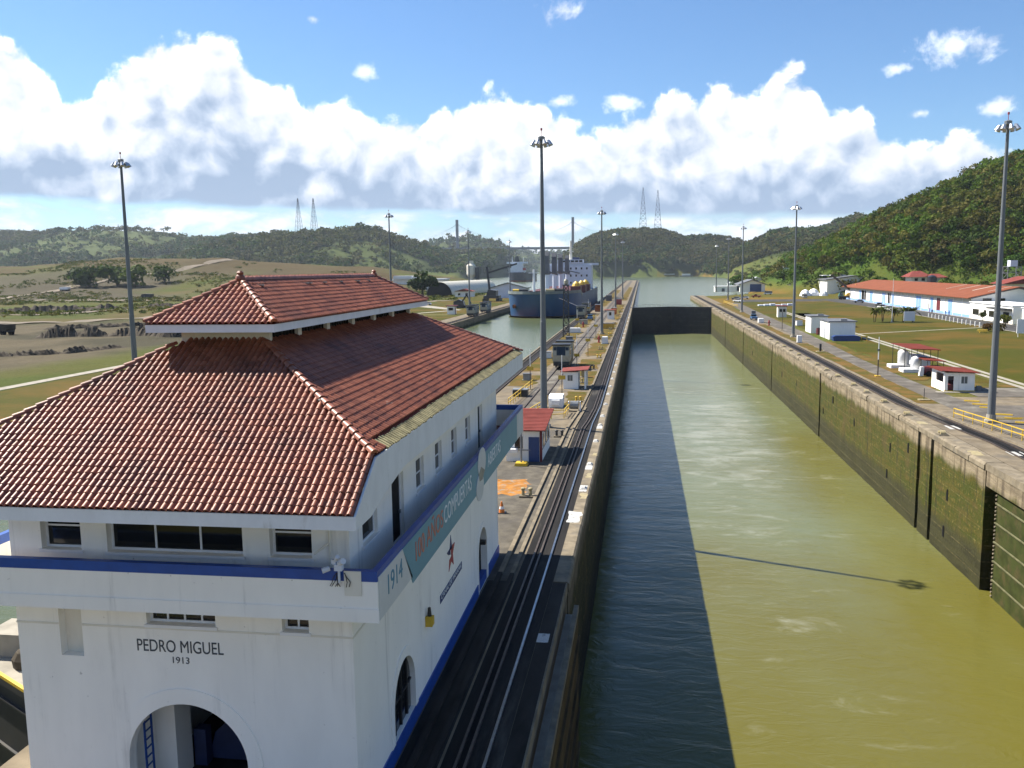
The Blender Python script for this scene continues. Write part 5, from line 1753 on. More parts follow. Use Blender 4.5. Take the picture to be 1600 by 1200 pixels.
# ------------------------------------------------------------------ railings
def railing(label, path, h=1.1, mat='yellow_paint', step=2.0, r_=0.045):
    c = path[0]
    root = thing('railing', label, 'railing', (c[0], c[1], 0))
    for a, b_ in zip(path[:-1], path[1:]):
        a, b_ = Vector((a[0], a[1], 0)), Vector((b_[0], b_[1], 0))
        n = max(1, round((b_ - a).length / step))
        for k in range(n + (1 if b_.to_2d() == Vector(path[-1]) else 0)):
            p = a.lerp(b_, k / n)
            m_ = MB(); m_.cyl(p, p + Vector((0, 0, h)), r_, n=6); m_.build('post', mat, root)
        for z in (h, h * 0.55):
            m_ = MB(); m_.beam(a + Vector((0, 0, z)), b_ + Vector((0, 0, z)), r_ * 1.8); m_.build('rail', mat, root)
    return root


railing('yellow tubular railing along the tow track at the right edge', [(34.65, 102.4), (35.6, 96.5), (36.6, 89.4), (37.2, 80), (37.4, 66)])
railing('thin yellow railing across the parking apron behind the right mast', [(38.0, 100.6), (46, 101.5), (56, 102.5)], 0.35, step=8)
railing('yellow railing left of the mast foot on the center wall', [(-16.5, 107), (-16.3, 112), (-15.8, 126)])
railing('second yellow railing beside the rails on the center wall', [(-13.2, 96.5), (-12.1, 104.5), (-11.9, 110)], step=1.6)
railing('low yellow rail round the pit by the white cabinet', [(-10.2, 98.6), (-8.8, 99.2), (-8.6, 103.5)], 1.0, step=1.3)
railing('yellow railing along the track at the far end of the right wall', [(38.6, 425), (39.2, 383), (40.4, 380)], 1.2, step=6, r_=0.07)

# ------------------------------------------------------------------ chocks and plates on the copings
def make_chock(kind):
    r = thing('line_chock', 'x', 'mooring chock', (0, 0, 0), 'x')
    m_ = MB(); m_.prism([(-0.62, 0.0), (0.62, 0.0), (0.52, 0.16), (-0.52, 0.16)], 'x', -0.45, 0.45); m_.build('base', 'kerb_concrete' if kind else 'plate_white', r)
    m_ = MB()
    n = 10
    pr_ = [(0.46 * math.cos(math.pi * k / n), 0.16 + 0.36 * math.sin(math.pi * k / n)) for k in range(n + 1)]
    inn_ = [(0.24 * math.cos(math.pi * k / n), 0.16 + 0.17 * math.sin(math.pi * k / n)) for k in range(n, -1, -1)]
    m_.prism(pr_ + inn_, 'x', -0.26, 0.26)
    m_.build('hood', 'pale_yellow' if kind else 'plate_white', r)
    m_ = MB(); m_.cyl((-0.2, 0, 0.17), (0.2, 0, 0.17), 0.13, n=8); m_.build('roller', 'dark_metal', r)
    return r


pa, ua = make_chock(1), []
ys_ = [92.0, 104.0, 113.5, 122.2, 129.6, 139.9, 148.2, 156.5, 165, 174, 183, 192, 201, 211, 221, 231, 242, 253, 264, 276, 289, 302, 316, 330, 345, 361]
for k, y in enumerate(ys_):
    o = place(pa, ua, (XR + 0.55 + random.uniform(-.06, .06), y, 0.0), random.uniform(-.1, .1), 'pale yellow mooring chock on the right wall coping, %s from the near end' % ORD[k], (1.0, 1.0, 0.9))
    o['group'] = 'mooring chocks along the right wall coping'
pb, ub = make_chock(0), []
ys_ = [67, 75.5, 86, 95, 101, 110, 119, 127, 136, 145, 155, 166, 178, 190, 203, 217, 232, 248, 266, 285, 306, 330]
for k, y in enumerate(ys_):
    o = place(pb, ub, (XL - 0.52, y, 0.0), 0, 'whitish mooring chock on the center wall coping, %s past the control house' % ORD[k], (0.55, 0.8, 0.4))
    o['group'] = 'mooring chocks along the center wall coping'
sheet('painted_plate', 'plate_white', [ragged(-5.0, -4.1, 57.6, 60.3, .15, .4, 61), (-4.75, -4.15, 66.0, 68.0), (-4.75, -4.15, 73.5, 75.0), (-4.75, -4.15, 93, 94.5), (-4.75, -4.2, 38.2, 39.2)], 0.009)
sheet('painted_patch', 'pale_yellow', [ragged(-4.5, -4.05, 63.8, 65.6, .12, .3, 41), ragged(-4.5, -4.05, 70.6, 72.2, .1, .3, 42), ragged(-4.4, -4.0, 79.2, 80.4, .1, .3, 43), ragged(29.75, 30.7, 82.2, 84.2, .12, .4, 44),
                                        ragged(29.8, 30.8, 98.2, 99.8, .12, .4, 45)], 0.010)
sheet('white_plate', 'plate_white', [(32.0, 33.1, 95.2, 97.4), (33.0, 34.3, 82.2, 84.0)], 0.020)
for k, (x, y) in enumerate([(40.95, 115.0), (40.95, 112.3), (40.9, 109.8), (40.8, 104.7), (40.8, 102.2), (40.8, 99.4)]):
    m_ = MB(); m_.prism([(-0.13, 0), (0.13, 0), (0.08, 0.14), (-0.08, 0.14)], 'y', -0.85, 0.85); o = m_.build('parking_block', 'yellow_paint'); o.location = (x, y, 0.02); o.rotation_euler = (0, 0, 1.25)
    tag(o, 'yellow wheel stop on the right apron, %s from the hut' % ORD[k], 'wheel stop', 'yellow wheel stops on the apron')


# ------------------------------------------------------------------ numbered sign posts
def sign_post(x, y, h, zp, label, board='sign_yellow'):
    r = thing('sign_post', label, 'sign', (x, y, 0), 'sign posts along the tracks')
    m_ = MB(); m_.cyl((x, y, 0), (x, y, zp), 0.06, n=6); m_.build('lower_pole', 'rusty_rail', r)
    m_ = MB(); m_.cyl((x, y, zp), (x, y, h), 0.055, n=6); m_.build('upper_pole', 'white_paint', r)
    m_ = MB(); m_.box(x - .48, x + .48, y - .09, y - .06, zp - .05, zp + .5); m_.build('board', board, r)
    m_ = MB(); m_.box(x - .25, x + .25, y - .25, y + .25, 0, 0.1); m_.build('foot', 'pale_yellow', r)


sign_post(-15.76, 123.3, 5.9, 2.85, 'yellow sign board on a pole left of the center mast')
sign_post(-10.45, 115.0, 5.8, 2.6, 'yellow sign board on a pole in front of the small white kiosk')
sign_post(-11.2, 152.5, 5.8, 1.9, 'yellow sign board on a pole right of the towing locomotive')
sign_post(-10.38, 171.4, 5.8, 3.0, 'yellow sign board on a pole behind the towing locomotive')
sign_post(-11.0, 213.7, 6.0, 3.1, 'yellow sign board on a pole in front of the second center mast')
sign_post(-17.15, 235.5, 6.0, 3.4, 'yellow sign board on a pole behind the lattice tower')
sign_post(-18.6, 310, 6.5, 3.2, 'yellow sign board on a pole beside the far grey locomotives')
pl = thing('pole', 'thin white and rusty pole on the grass verge of the right bank', 'pole', (36.3, 140.9, 0))
m_ = MB(); m_.cyl((36.3, 140.9, 0), (36.3, 140.9, 2.6), 0.09, n=6); m_.build('lower_pole', 'rusty_rail', pl); m_ = MB(); m_.cyl((36.3, 140.9, 2.6), (36.3, 140.9, 6.1), 0.08, 0.05, n=6); m_.build('upper_pole', 'white_paint', pl)
m_ = MB(); m_.box(36.1, 36.5, 140.7, 141.1, 4.0, 4.2); m_.build('collar', 'dark_metal', pl); m_ = MB(); m_.box(35.9, 36.7, 140.5, 141.3, 0, .12); m_.build('foot', 'yellow_paint', pl)
st_ = thing('marker_post', 'short thin post on a pale yellow slab on the right verge', 'post', (35.6, 116, 0))
m_ = MB(); m_.cyl((35.6, 116, 0), (35.6, 116, 1.5), 0.04, n=6); m_.build('pole', 'dark_metal', st_); m_ = MB(); m_.box(34.9, 36.3, 115.5, 116.3, 0, .12); m_.build('slab', 'pale_yellow', st_)
st_ = thing('marker_post', 'dark stubby post on a pale slab near the lawn edge', 'post', (35.5, 181, 0))
m_ = MB(); m_.cyl((35.5, 181, 0), (35.5, 181, 1.6), 0.22, n=8); m_.build('pole', 'dark_metal', st_); m_ = MB(); m_.box(34.7, 36.4, 180.4, 181.6, 0.02, .14); m_.build('slab', 'pale_yellow', st_)
pp = thing('pole', 'grey pole on a yellow base beside the blue-doored kiosk', 'pole', (-10.43, 74.7, 0))
m_ = MB(); m_.cyl((-10.43, 74.7, 0), (-10.43, 74.7, 4.9), 0.09, n=8); m_.build('shaft', 'metal_grey', pp); m_ = MB(); m_.prism([(-11.0, 0), (-9.85, 0), (-9.95, .28), (-10.9, .28)], 'y', 74.2, 75.2); m_.build('base', 'yellow_paint', pp)
sp_ = thing('sign_post', 'slender pole with small board in front of the pinkish booth', 'sign', (37.5, 242.6, 0), 'sign posts along the tracks')
m_ = MB(); m_.cyl((37.5, 242.6, 0), (37.5, 242.6, 5), 0.08, n=6); m_.build('pole', 'rusty_rail', sp_); m_ = MB(); m_.box(37.0, 38.0, 242.3, 243, 0, .15); m_.build('foot', 'pale_yellow', sp_)
for x, y, lb in ((-9.8, 204, 'red hydrant by the second center mast'), (-17.1, 259, 'red hydrant on the left half of the center wall'), (36.8, 262, 'red hydrant on the right bank verge')):
    r = thing('hydrant', lb, 'hydrant', (x, y, 0)); m_ = MB(); m_.lathe((x, y, 0), [(0.35, 0), (0.35, .1), (0.22, .12), (0.22, 1.2), (0.28, 1.25), (0.15, 1.6)], 10); m_.build('barrel', 'red_paint', r); m_ = MB(); m_.cyl((x - .45, y, .9), (x + .45, y, .9), .12, n=8); m_.build('outlet', 'red_paint', r)
cone = thing('traffic_cone', 'orange traffic cone on the apron beside the control house corner', 'traffic cone', (-9.76, 59.5, 0))
m_ = MB(); m_.lathe((-9.76, 59.5, 0.04), [(0.22, 0), (0.05, 0.78), (0.03, 0.8)], 12); m_.build('cone', 'orange_paint', cone); m_ = MB(); m_.lathe((-9.76, 59.5, 0.30), [(0.175, 0), (0.135, 0.18)], 12); m_.build('collar', 'white_paint', cone)
m_ = MB(); m_.box(-10.06, -9.46, 59.2, 59.8, 0.005, 0.045); m_.build('base', 'dark_metal', cone)
cbn = thing('cabinet', 'white steel cabinet with sloping front behind the red-roofed kiosk', 'cabinet', (-10.5, 108, 0))
m_ = MB(); m_.prism([(107.0, 0.02), (109.2, 0.02), (109.2, 1.5), (107.5, 1.5), (107.0, 1.15)], 'x', -11.4, -9.65); m_.build('body', 'white_paint', cbn); m_ = MB(); m_.box(-11.0, -10.0, 106.6, 107.0, 0.35, 1.0); m_.build('hopper', 'tank_white', cbn)
tk = thing('winch', 'grey winch drum with white frame near the track bend', 'winch', (-8.1, 104.6, 0))
m_ = MB(); m_.cyl((-8.5, 104.6, 0.75), (-7.5, 104.6, 0.75), 0.5, n=14); m_.build('drum', 'metal_grey', tk)
for x in (-8.75, -7.35):
    m_ = MB(); m_.prism([(104.0, 0), (105.2, 0), (104.9, 1.2), (104.3, 1.2)], 'x', x, x + .1); m_.build('frame', 'white_paint', tk)
gb = thing('crate', 'dark grey crate with pale end on the center wall left of the mast', 'crate', (-16.5, 117, 0)); m_ = MB(); m_.box(-17.3, -15.3, 116.2, 117.6, 0.02, 0.9); m_.build('body', 'dark_metal', gb); m_ = MB(); m_.box(-17.36, -17.3, 116.2, 117.6, 0.1, .8); m_.build('end_panel', 'white_paint', gb); m_ = MB(); m_.box(-17.35, -15.25, 116.1, 117.7, 0.9, 1.0); m_.build('lid', 'metal_grey', gb)
for x, y, sx, sy, sz, lb in ((-8.3, 200.8, 1.4, 1.8, 1.6, 'pale grey tank box on the coping side near the second center mast'), (-17.8, 236, 3.0, 2.0, 1.3, 'white crate beside the lattice tower'),
                             (35.2, 203, 1.0, 1.0, 1.6, 'small pale drum on a slab at the right mast foot'), (36.3, 276, 1.6, 2.4, 1.3, 'white box beside the blue trailer on the right bank')):
    r = thing('crate', lb, 'crate', (x, y, 0)); m_ = MB(); m_.prism([(x - sx / 2, 0.02), (x + sx / 2, 0.02), (x + sx / 2, sz * .85), (x + sx / 2.3, sz), (x - sx / 2.3, sz), (x - sx / 2, sz * .85)], 'y', y - sy / 2, y + sy / 2); m_.build('body', 'tank_white', r)
    m_ = MB(); m_.box(x - sx * .62, x + sx * .62, y - sy * .62, y + sy * .62, 0.0, 0.12); m_.build('skid', 'concrete_light', r)


# ------------------------------------------------------------------ towing locomotives
def make_mule():
    r = thing('towing_locomotive', 'x', 'locomotive', (0, 0, 0), 'towing locomotives on the tow tracks')
    m_ = MB(); m_.box(-1.35, 1.35, -4.9, 4.9, 0.55, 1.25); m_.build('underframe', 'dark_metal', r)
    for s in (-1, 1):
        m_ = MB()
        m_.prism([(s * 2.3, 1.26), (s * 4.9, 1.26), (s * 5.05, 2.3), (s * 4.7, 4.0), (s * 2.3, 4.0)], 'x', -1.45, 1.45)
        cab = m_.build('cab', 'loco_cream', r)
        m_ = MB(); m_.box(-1.6, 1.6, s * 3.55 - 1.45, s * 3.55 + 1.45, 4.01, 4.25); m_.build('cab_roof', 'dark_metal', cab)
        m_ = MB(); m_.prism([(s * 5.07, 2.35), (s * 4.74, 3.85), (s * 4.70, 3.85), (s * 5.03, 2.35)], 'x', -0.75, 0.75); m_.build('windscreen', 'dark_glass', cab)
        for x in (-1.05, 1.05):
            m_ = MB(); m_.prism([(s * 4.90, 3.2), (s * 4.77, 3.75), (s * 4.72, 3.75), (s * 4.85, 3.2)], 'x', x - .26, x + .26); m_.build('lamp_window', 'dark_glass', cab)
        for x in (-1.47, 1.43):
            m_ = MB(); m_.box(x, x + 0.04, min(s * 2.7, s * 4.4), max(s * 2.7, s * 4.4), 2.4, 3.6); m_.build('side_window', 'dark_glass', cab)
        m_ = MB(); m_.box(-1.3, 1.3, min(s * 4.95, s * 5.3), max(s * 4.95, s * 5.3), 0.6, 1.15); m_.build('buffer', 'dark_metal', r)
    m_ = MB(); m_.box(-1.3, 1.3, -2.29, 2.29, 1.26, 2.9); m_.build('engine_hood', 'loco_body', r)
    m_ = MB(); m_.cyl((-0.9, 0, 3.1), (0.9, 0, 3.1), 0.55, n=12); m_.build('winch_drum', 'metal_grey', r)
    for y in (-3.6, -2.2, 2.2, 3.6):
        for x in (-1.1, 0.9):
            m_ = MB(); m_.cyl((x, y, 0.5), (x + .2, y, 0.5), 0.42, n=12); m_.build('wheel', 'rusty_rail', r)
    return r


pmu, umu = make_mule(), []
for x, y, lb in ((-13.6, 153.2, 'cream and dark towing locomotive facing the camera beside the small kiosk'), (-20.8, 306, 'nearer grey towing locomotive beside the blue ship on the center wall'),
                 (-20.8, 335, 'farther grey towing locomotive beside the blue ship on the center wall'), (-62.7, 322.5, 'nearer towing locomotive on the far lock wall left of the ship'),
                 (-62.7, 350, 'farther towing locomotive on the far lock wall left of the ship')):
    place(pmu, umu, (x, y, 0.13), 0, lb)

# lattice tower with a cab on top
lt = thing('lattice_tower', 'dark steel lattice tower with pale lamp box on top, on the center wall', 'tower', (-18.9, 221, 0))
for sx in (-0.75, 0.75):
    for sy in (-0.75, 0.75):
        m_ = MB(); m_.beam((-18.9 + sx, 221 + sy, 0), (-18.9 + sx * .75, 221 + sy * .75, 13), 0.16); m_.build('leg', 'lattice_steel', lt)
for k in range(9):
    z0, z1 = k * 1.44, (k + 1) * 1.44
    a, b_ = 0.75 * (1 - .25 * z0 / 13), 0.75 * (1 - .25 * z1 / 13)
    m_ = MB()
    for s, q in (((-1, -1), (1, -1)), ((1, -1), (1, 1)), ((1, 1), (-1, 1)), ((-1, 1), (-1, -1))):
        m_.beam((-18.9 + s[0] * a, 221 + s[1] * a, z0 + .02), (-18.9 + q[0] * b_, 221 + q[1] * b_, z1), 0.09); m_.beam((-18.9 + q[0] * a, 221 + q[1] * a, z0 + .02), (-18.9 + s[0] * b_, 221 + s[1] * b_, z1), 0.09)
        m_.beam((-18.9 + s[0] * b_, 221 + s[1] * b_, z1), (-18.9 + q[0] * b_, 221 + q[1] * b_, z1), 0.09)
    m_.build('bracing', 'lattice_steel', lt)
m_ = MB(); m_.box(-19.7, -18.1, 220.3, 221.7, 13.0, 13.25); m_.build('platform', 'lattice_steel', lt)
m_ = MB(); m_.lathe((-18.9, 221, 13.25), [(0.35, 0), (0.55, .3), (0.55, 1.0), (0.3, 1.4)], 10); m_.build('lamp_box', 'loco_cream', lt)


# ------------------------------------------------------------------ vehicles
def make_car(kind, paint):
    r = thing('parked_car', 'x', 'car', (0, 0, 0), 'parked vehicles')
    m_ = MB()
    if kind == 'sedan':
        bodyp = [(-2.2, .35), (2.2, .35), (2.25, .75), (1.9, .95), (1.1, 1.0), (-1.5, 1.0), (-2.2, .9)]
        cab = [(-1.75, .99), (1.0, .99), (.35, 1.45), (-1.1, 1.45)]
    elif kind == 'pickup':
        bodyp = [(-2.6, .5), (2.6, .5), (2.6, 1.0), (2.3, 1.12), (1.3, 1.15), (-2.6, 1.15)]
        cab = [(-.5, 1.14), (1.35, 1.14), (.8, 1.8), (-.3, 1.8)]
    else:
        bodyp = [(-2.5, .4), (2.5, .4), (2.55, 1.0), (2.2, 1.2), (-2.5, 1.2)]
        cab = [(-2.5, 1.19), (2.1, 1.19), (1.5, 2.1), (-2.4, 2.1)]
    m_.prism(bodyp, 'x', -.88, .88); b_ = m_.build('body', paint, r)
    m_ = MB(); m_.prism(cab, 'x', -.78, .78); c_ = m_.build('cabin', 'car_glass', r)
    zt = max(p[1] for p in cab)
    ys = [p[0] for p in cab if p[1] == zt]
    m_ = MB(); m_.box(-.79, .79, min(ys) - .05, max(ys) + .05, zt + .002, zt + .06); m_.build('roof', paint, c_)
    for y in (-1.45, 1.45):
        for x in (-.9, .7):
            m_ = MB(); m_.cyl((x, y, .36), (x + .2, y, .36), .36, n=12); m_.build('wheel', 'rubber', r)
    for x in (-.6, .6):
        m_ = MB(); m_.box(x - .18, x + .18, bodyp[2][0] - .02, bodyp[2][0] + .03, .68, .82); m_.build('headlight', 'lamp_housing', r)
    return r


for kind, paint, x, y, rz, lb in (('pickup', 'body_blue', -17.1, 294.5, 0.05, 'blue-grey pickup truck on the center wall below the far locomotives'),
                                 ('sedan', 'body_white', -107, 430, 1.5, 'white car beside the round tree behind the tiled roof'),
                                 ('pickup', 'body_white', 92.6, 357, 0.2, 'white pickup parked at the workshop, farther of two'),
                                 ('pickup', 'body_white', 91.2, 342, 0.2, 'white pickup parked at the workshop behind the palms, nearer of two'),
                                 ('sedan', 'body_silver', 98.5, 419, 1.3, 'silver car beside the yellow crane truck'),
                                 ('pickup', 'body_dark', 96.0, 374, 0.1, 'dark pickup with open back near the workshop doors'),
                                 ('van', 'body_silver', 86, 485, 0.1, 'grey van on the dry lawn left of the big white shed'),
                                 ('pickup', 'body_red', 63, 500, 1.4, 'red pickup before the small blue-doored hall'),
                                 ('sedan', 'body_silver', 49.2, 473, 1.2, 'silver car in the row near the far water edge'),
                                 ('sedan', 'body_white', 54.5, 480, 1.2, 'white car in the row near the far water edge'),
                                 ('pickup', 'body_white', 46.5, 436, 0.8, 'white pickup near the far end of the right lock wall'),
                                 ('van', 'body_white', 76, 549, 1.4, 'white minibus beside the small blue-doored hall'),
                                 ('pickup', 'body_blue', 35.9, 290, 0.0, 'small blue trailer truck by the right track')):
    c = make_car(kind, paint)
    c.location = (x, y, 0.03)
    c.rotation_euler = (0, 0, rz)
    c['label'] = lb


# yellow mobile crane
cr = thing('crane_truck', 'yellow mobile crane with its boom raised in front of the workshop', 'crane truck', (103, 461, 0))
m_ = MB(); m_.box(98.5, 107.5, 459.8, 462.4, 0.9, 1.7); m_.build('chassis', 'dark_metal', cr)
m_ = MB(); m_.prism([(101.5, 1.71), (107.6, 1.71), (107.6, 3.6), (105.5, 4.0), (102.5, 3.0)], 'y', 460, 462.2); m_.build('body', 'crane_yellow', cr)
m_ = MB(); m_.prism([(98.3, 1.71), (100.6, 1.71), (100.4, 3.4), (98.9, 3.4)], 'y', 460, 462.2); c_ = m_.build('cab', 'body_green', cr); m_ = MB(); m_.box(98.6, 100.3, 459.95, 459.99, 2.3, 3.1); m_.build('window', 'car_glass', c_)
m_ = MB(); m_.beam((105.5, 461, 3.4), (94.5, 461, 12.5), 0.8, 0.9); m_.build('boom', 'rusty_rail', cr)
m_ = MB(); m_.beam((105, 461, 2.2), (106.8, 461, 7.5), 0.9, 0.7); m_.build('gantry', 'crane_yellow', cr)
for x in (99.4, 101.2, 104.5, 106.2):
    for y in (459.5, 462.3):
        m_ = MB(); m_.cyl((x, y, .62), (x, y + .35, .62), .6, n=12); m_.build('wheel', 'rubber', cr)
# dark crane by the west wall
dc = thing('crawler_crane', 'dark crawler crane with long low boom left of the blue ship bow', 'crane', (-81, 478, 0))
m_ = MB(); m_.box(-86.5, -84.5, 473, 483, 0, 1.6); m_.build('crawler', 'dark_metal', dc); m_ = MB(); m_.box(-79, -77, 473, 483, 0, 1.6); m_.build('crawler', 'dark_metal', dc)
m_ = MB(); m_.box(-86, -77.5, 473.5, 482, 1.7, 3.2); m_.prism([(-84.5, 3.21), (-79, 3.21), (-79, 6.0), (-83.5, 6.6)], 'y', 474, 481); m_.build('house', 'body_dark', dc)
m_ = MB(); m_.beam((-83, 477, 5.5), (-84.5, 478, 19), 1.1); m_.build('mast', 'lattice_steel', dc); m_ = MB(); m_.beam((-84.5, 478, 15.5), (-68, 480, 20.5), 0.9); m_.build('boom', 'lattice_steel', dc)
m_ = MB(); m_.beam((-84.5, 478, 19), (-70, 479.5, 20.2), 0.15); m_.build('stay', 'lattice_steel', dc)


def truck(name, label, x, y, rz, col, cat='truck'):
    r = thing(name, label, cat, (0, 0, 0))
    m_ = MB(); m_.box(-1.3, 1.3, -4, 3.9, 0.9, 1.3); m_.build('chassis', 'dark_metal', r)
    m_ = MB(); m_.prism([(-4.2, 1.9), (-3.6, 1.31), (1.2, 1.31), (1.4, 3.4), (-4.4, 3.3)], 'x', -1.5, 1.5); m_.build('bed', col, r)
    m_ = MB(); m_.prism([(1.6, 1.31), (4.2, 1.31), (4.3, 2.3), (3.7, 3.3), (1.6, 3.3)], 'x', -1.25, 1.25); c_ = m_.build('cab', col, r); m_ = MB(); m_.prism([(4.31, 2.35), (3.75, 3.2), (3.72, 3.2), (4.27, 2.35)], 'x', -1.1, 1.1); m_.build('windscreen', 'car_glass', c_)
    for yy in (-2.8, -1.3, 3.0):
        for xx in (-1.45, 1.05):
            m_ = MB(); m_.cyl((xx, yy, .7), (xx + .4, yy, .7), .7, n=12); m_.build('wheel', 'rubber', r)
    r.location = (x, y, float(H(x, y)) + .03); r.rotation_euler = (0, 0, rz)


truck('dump_truck', 'big dusty dump truck at the left edge on the worked earth', -195, 243, 1.2, 'brown_earth')
truck('dump_truck', 'white truck far off on the dirt road at left', -470, 660, 1.5, 'body_white')
truck('dump_truck', 'dark truck far off left of the upper roof', -352, 585, 1.5, 'body_dark')

# ------------------------------------------------------------------ buildings of the right bank
wk = thing('workshop', 'long white workshop with orange-red roof and blue door bays', 'building', (117, 383, 0))
m_ = MB()
m_.prism([(103.6, 0), (131, 0), (131, 6.4), (117.3, 9.4), (103.6, 6.4)], 'y', 296, 470); wkw = m_.build('wall', 'white_wall', wk)
m_ = MB(); m_.prism([(102.0, 6.15), (117.3, 9.5), (117.3, 9.72), (102.0, 6.37)], 'y', 294.5, 471.5); m_.prism([(132.5, 6.15), (117.3, 9.5), (117.3, 9.72), (132.5, 6.37)], 'y', 294.5, 471.5); wr = m_.build('roof', 'orange_roof', wk)
for y in np.arange(300, 470, 13):
    m_ = MB(); m_.prism([(110.0, 8.15), (117.0, 9.67), (117.0, 9.71), (110.0, 8.19)], 'y', float(y), float(y) + random.uniform(.4, 1.2)); m_.build('roof_light', 'quonset_tin', wr) if y < 350 else None
for a, b_, mt_ in ((428, 436, 'void_dark'), (437, 441, 'blue_trim'), (416, 421, 'blue_trim'), (395, 400, 'blue_trim'), (387, 391, 'void_dark'), (382, 385.5, 'blue_trim'), (350, 352.4, 'blue_trim'), (346, 349.5, 'blue_trim'),
                   (325, 328.8, 'dark_red'), (313, 317, 'blue_trim'), (336.5, 338, 'metal_grey'), (332.5, 335.5, 'blue_trim')):
    m_ = MB(); m_.box(103.52, 103.6, a, b_, 0.05, 5.2 if b_ - a > 2.2 else 3.0); m_.build('door_bay', mt_, wk)
m_ = MB(); m_.box(103.5, 103.59, 296.3, 470, 0.02, 0.9); m_.build('blue_dado', 'blue_trim', wkw)
m_ = MB(); m_.box(103.54, 103.6, 296.2, 470, 4.9, 6.2); m_.build('grey_band', 'quonset_tin', wkw)
for k, y in enumerate(np.arange(303, 470, 8.5)):
    m_ = MB(); m_.box(103.44, 103.6, float(y), float(y) + .35, 0.02, 6.3); m_.build('pilaster', 'white_paint', wkw)
for x in (107, 111, 122):
    m_ = MB(); m_.box(x, x + 2.6, 295.9, 296, 5.2, 6.1); m_.build('window', 'dark_glass', wk)
m_ = MB(); m_.prism([(103.4, 6.4), (117.3, 9.45), (131.2, 6.4), (131.2, 6.0), (117.3, 9.05), (103.4, 6.0)], 'y', 295.6, 295.95); m_.build('gable_trim', 'ship_grey', wk)
an = thing('annex', 'white flat-roofed annex with dark windows and awning at the workshop end', 'building', (108, 279, 0))
m_ = MB(); m_.box(103.0, 113, 262.5, 295.2, 0, 5.0); m_.build('wall', 'white_wall', an); m_ = MB(); m_.box(102.7, 113.3, 262.2, 295.3, 5.005, 5.25); m_.build('roof', 'white_paint', an)
for y in (287.5, 281.5, 274.5):
    m_ = MB(); m_.box(102.93, 103, y, y + (5.0 if y != 281.5 else 2.0), 1.3, 3.1); m_.build('window', 'dark_glass', an)
m_ = MB(); m_.box(100.8, 103.0, 263, 276, 3.9, 4.3); m_.build('awning', 'dark_metal', an)
m_ = MB(); m_.box(102.93, 103, 265, 269, 0.1, 3.2); m_.build('door', 'void_dark', an)
an2 = thing('annex', 'white block with pale blue side at the right edge beyond the mast', 'building', (108, 250, 0))
m_ = MB(); m_.box(103.6, 114, 238, 258, 0, 4.8); m_.build('wall', 'white_wall', an2); m_ = MB(); m_.box(103.3, 114.3, 237.7, 258.3, 4.805, 5.0); m_.build('roof', 'white_paint', an2)
for y in (241, 246, 252):
    m_ = MB(); m_.box(103.53, 103.6, y, y + 2.2, 1.4, 2.9); m_.build('window', 'dark_glass', an2)
bs_ = thing('warehouse', 'large white gabled warehouse with dark roof left of the orange-red roof', 'building', (126, 556, 0))
m_ = MB(); m_.prism([(109.3, 0), (142, 0), (142, 7.6), (125.5, 10.6), (109.3, 8.6)], 'y', 544, 600); m_.build('wall', 'white_wall', bs_)
m_ = MB(); m_.prism([(108.3, 8.5), (125.5, 10.7), (143, 7.5), (143, 7.9), (125.5, 11.15), (108.3, 8.95)], 'y', 542.8, 601); m_.build('roof', 'ship_grey', bs_)
for k in range(6):
    m_ = MB(); m_.box(110 + k * 5, 113.5 + k * 5, 560, 575, 10.9, 11.25); m_.build('roof_sheet', 'white_paint', bs_)
m_ = MB(); m_.box(128.5, 134, 543.4, 544, 0.1, 4.5); m_.build('door', 'dark_blue_steel', bs_)
m_ = MB(); m_.box(119, 121, 543.8, 544, 1.5, 2.6); m_.build('window', 'dark_glass', bs_)
ex = thing('lean_to', 'white lean-to with blue opening between warehouse and workshop', 'building', (118, 500, 0))
m_ = MB(); m_.box(112, 122, 476, 505, 0, 4.6); m_.build('wall', 'white_wall', ex); m_ = MB(); m_.box(111.4, 122.6, 475.4, 505.6, 4.605, 4.9); m_.build('roof', 'ship_white', ex); m_ = MB(); m_.box(113, 120, 475.9, 476, 0.1, 3.3); m_.build('door', 'dark_blue_steel', ex)
lb_ = thing('long_shed', 'long low white shed left of the big warehouse', 'building', (106, 612, 0))
m_ = MB(); m_.prism([(99, 0), (114, 0), (114, 3.2), (99, 4.2)], 'y', 606, 622); m_.build('wall', 'white_wall', lb_); m_ = MB(); m_.prism([(98.5, 4.25), (114.5, 3.25), (114.5, 3.55), (98.5, 4.55)], 'y', 605, 623); m_.build('roof', 'ship_grey', lb_)
m_ = MB(); m_.box(102, 105, 605.9, 606, .1, 2.6); m_.build('door', 'ship_grey', lb_)
hl_ = thing('boat_hall', 'small gabled hall with big dark blue door by the far water', 'building', (74, 620, 0))
m_ = MB(); m_.prism([(66.4, 0), (83, 0), (83, 5.0), (74.5, 7.8), (66.4, 5.0)], 'y', 614, 640); m_.build('wall', 'white_wall', hl_); m_ = MB(); m_.prism([(65, 4.7), (74.5, 8.0), (84.4, 4.6), (84.4, 5.0), (74.5, 8.4), (65, 5.1)], 'y', 612.5, 641.5); m_.build('roof', 'ship_grey', hl_)
m_ = MB(); m_.box(73, 80.5, 613.85, 614, .1, 5.2); m_.build('door', 'door_blue', hl_); m_ = MB(); m_.box(66.3, 66.4, 618, 634, .3, 3.8); m_.build('side_opening', 'void_dark', hl_)
wl_ = thing('long_shed', 'long low white building at the far water edge', 'building', (58, 627, 0))
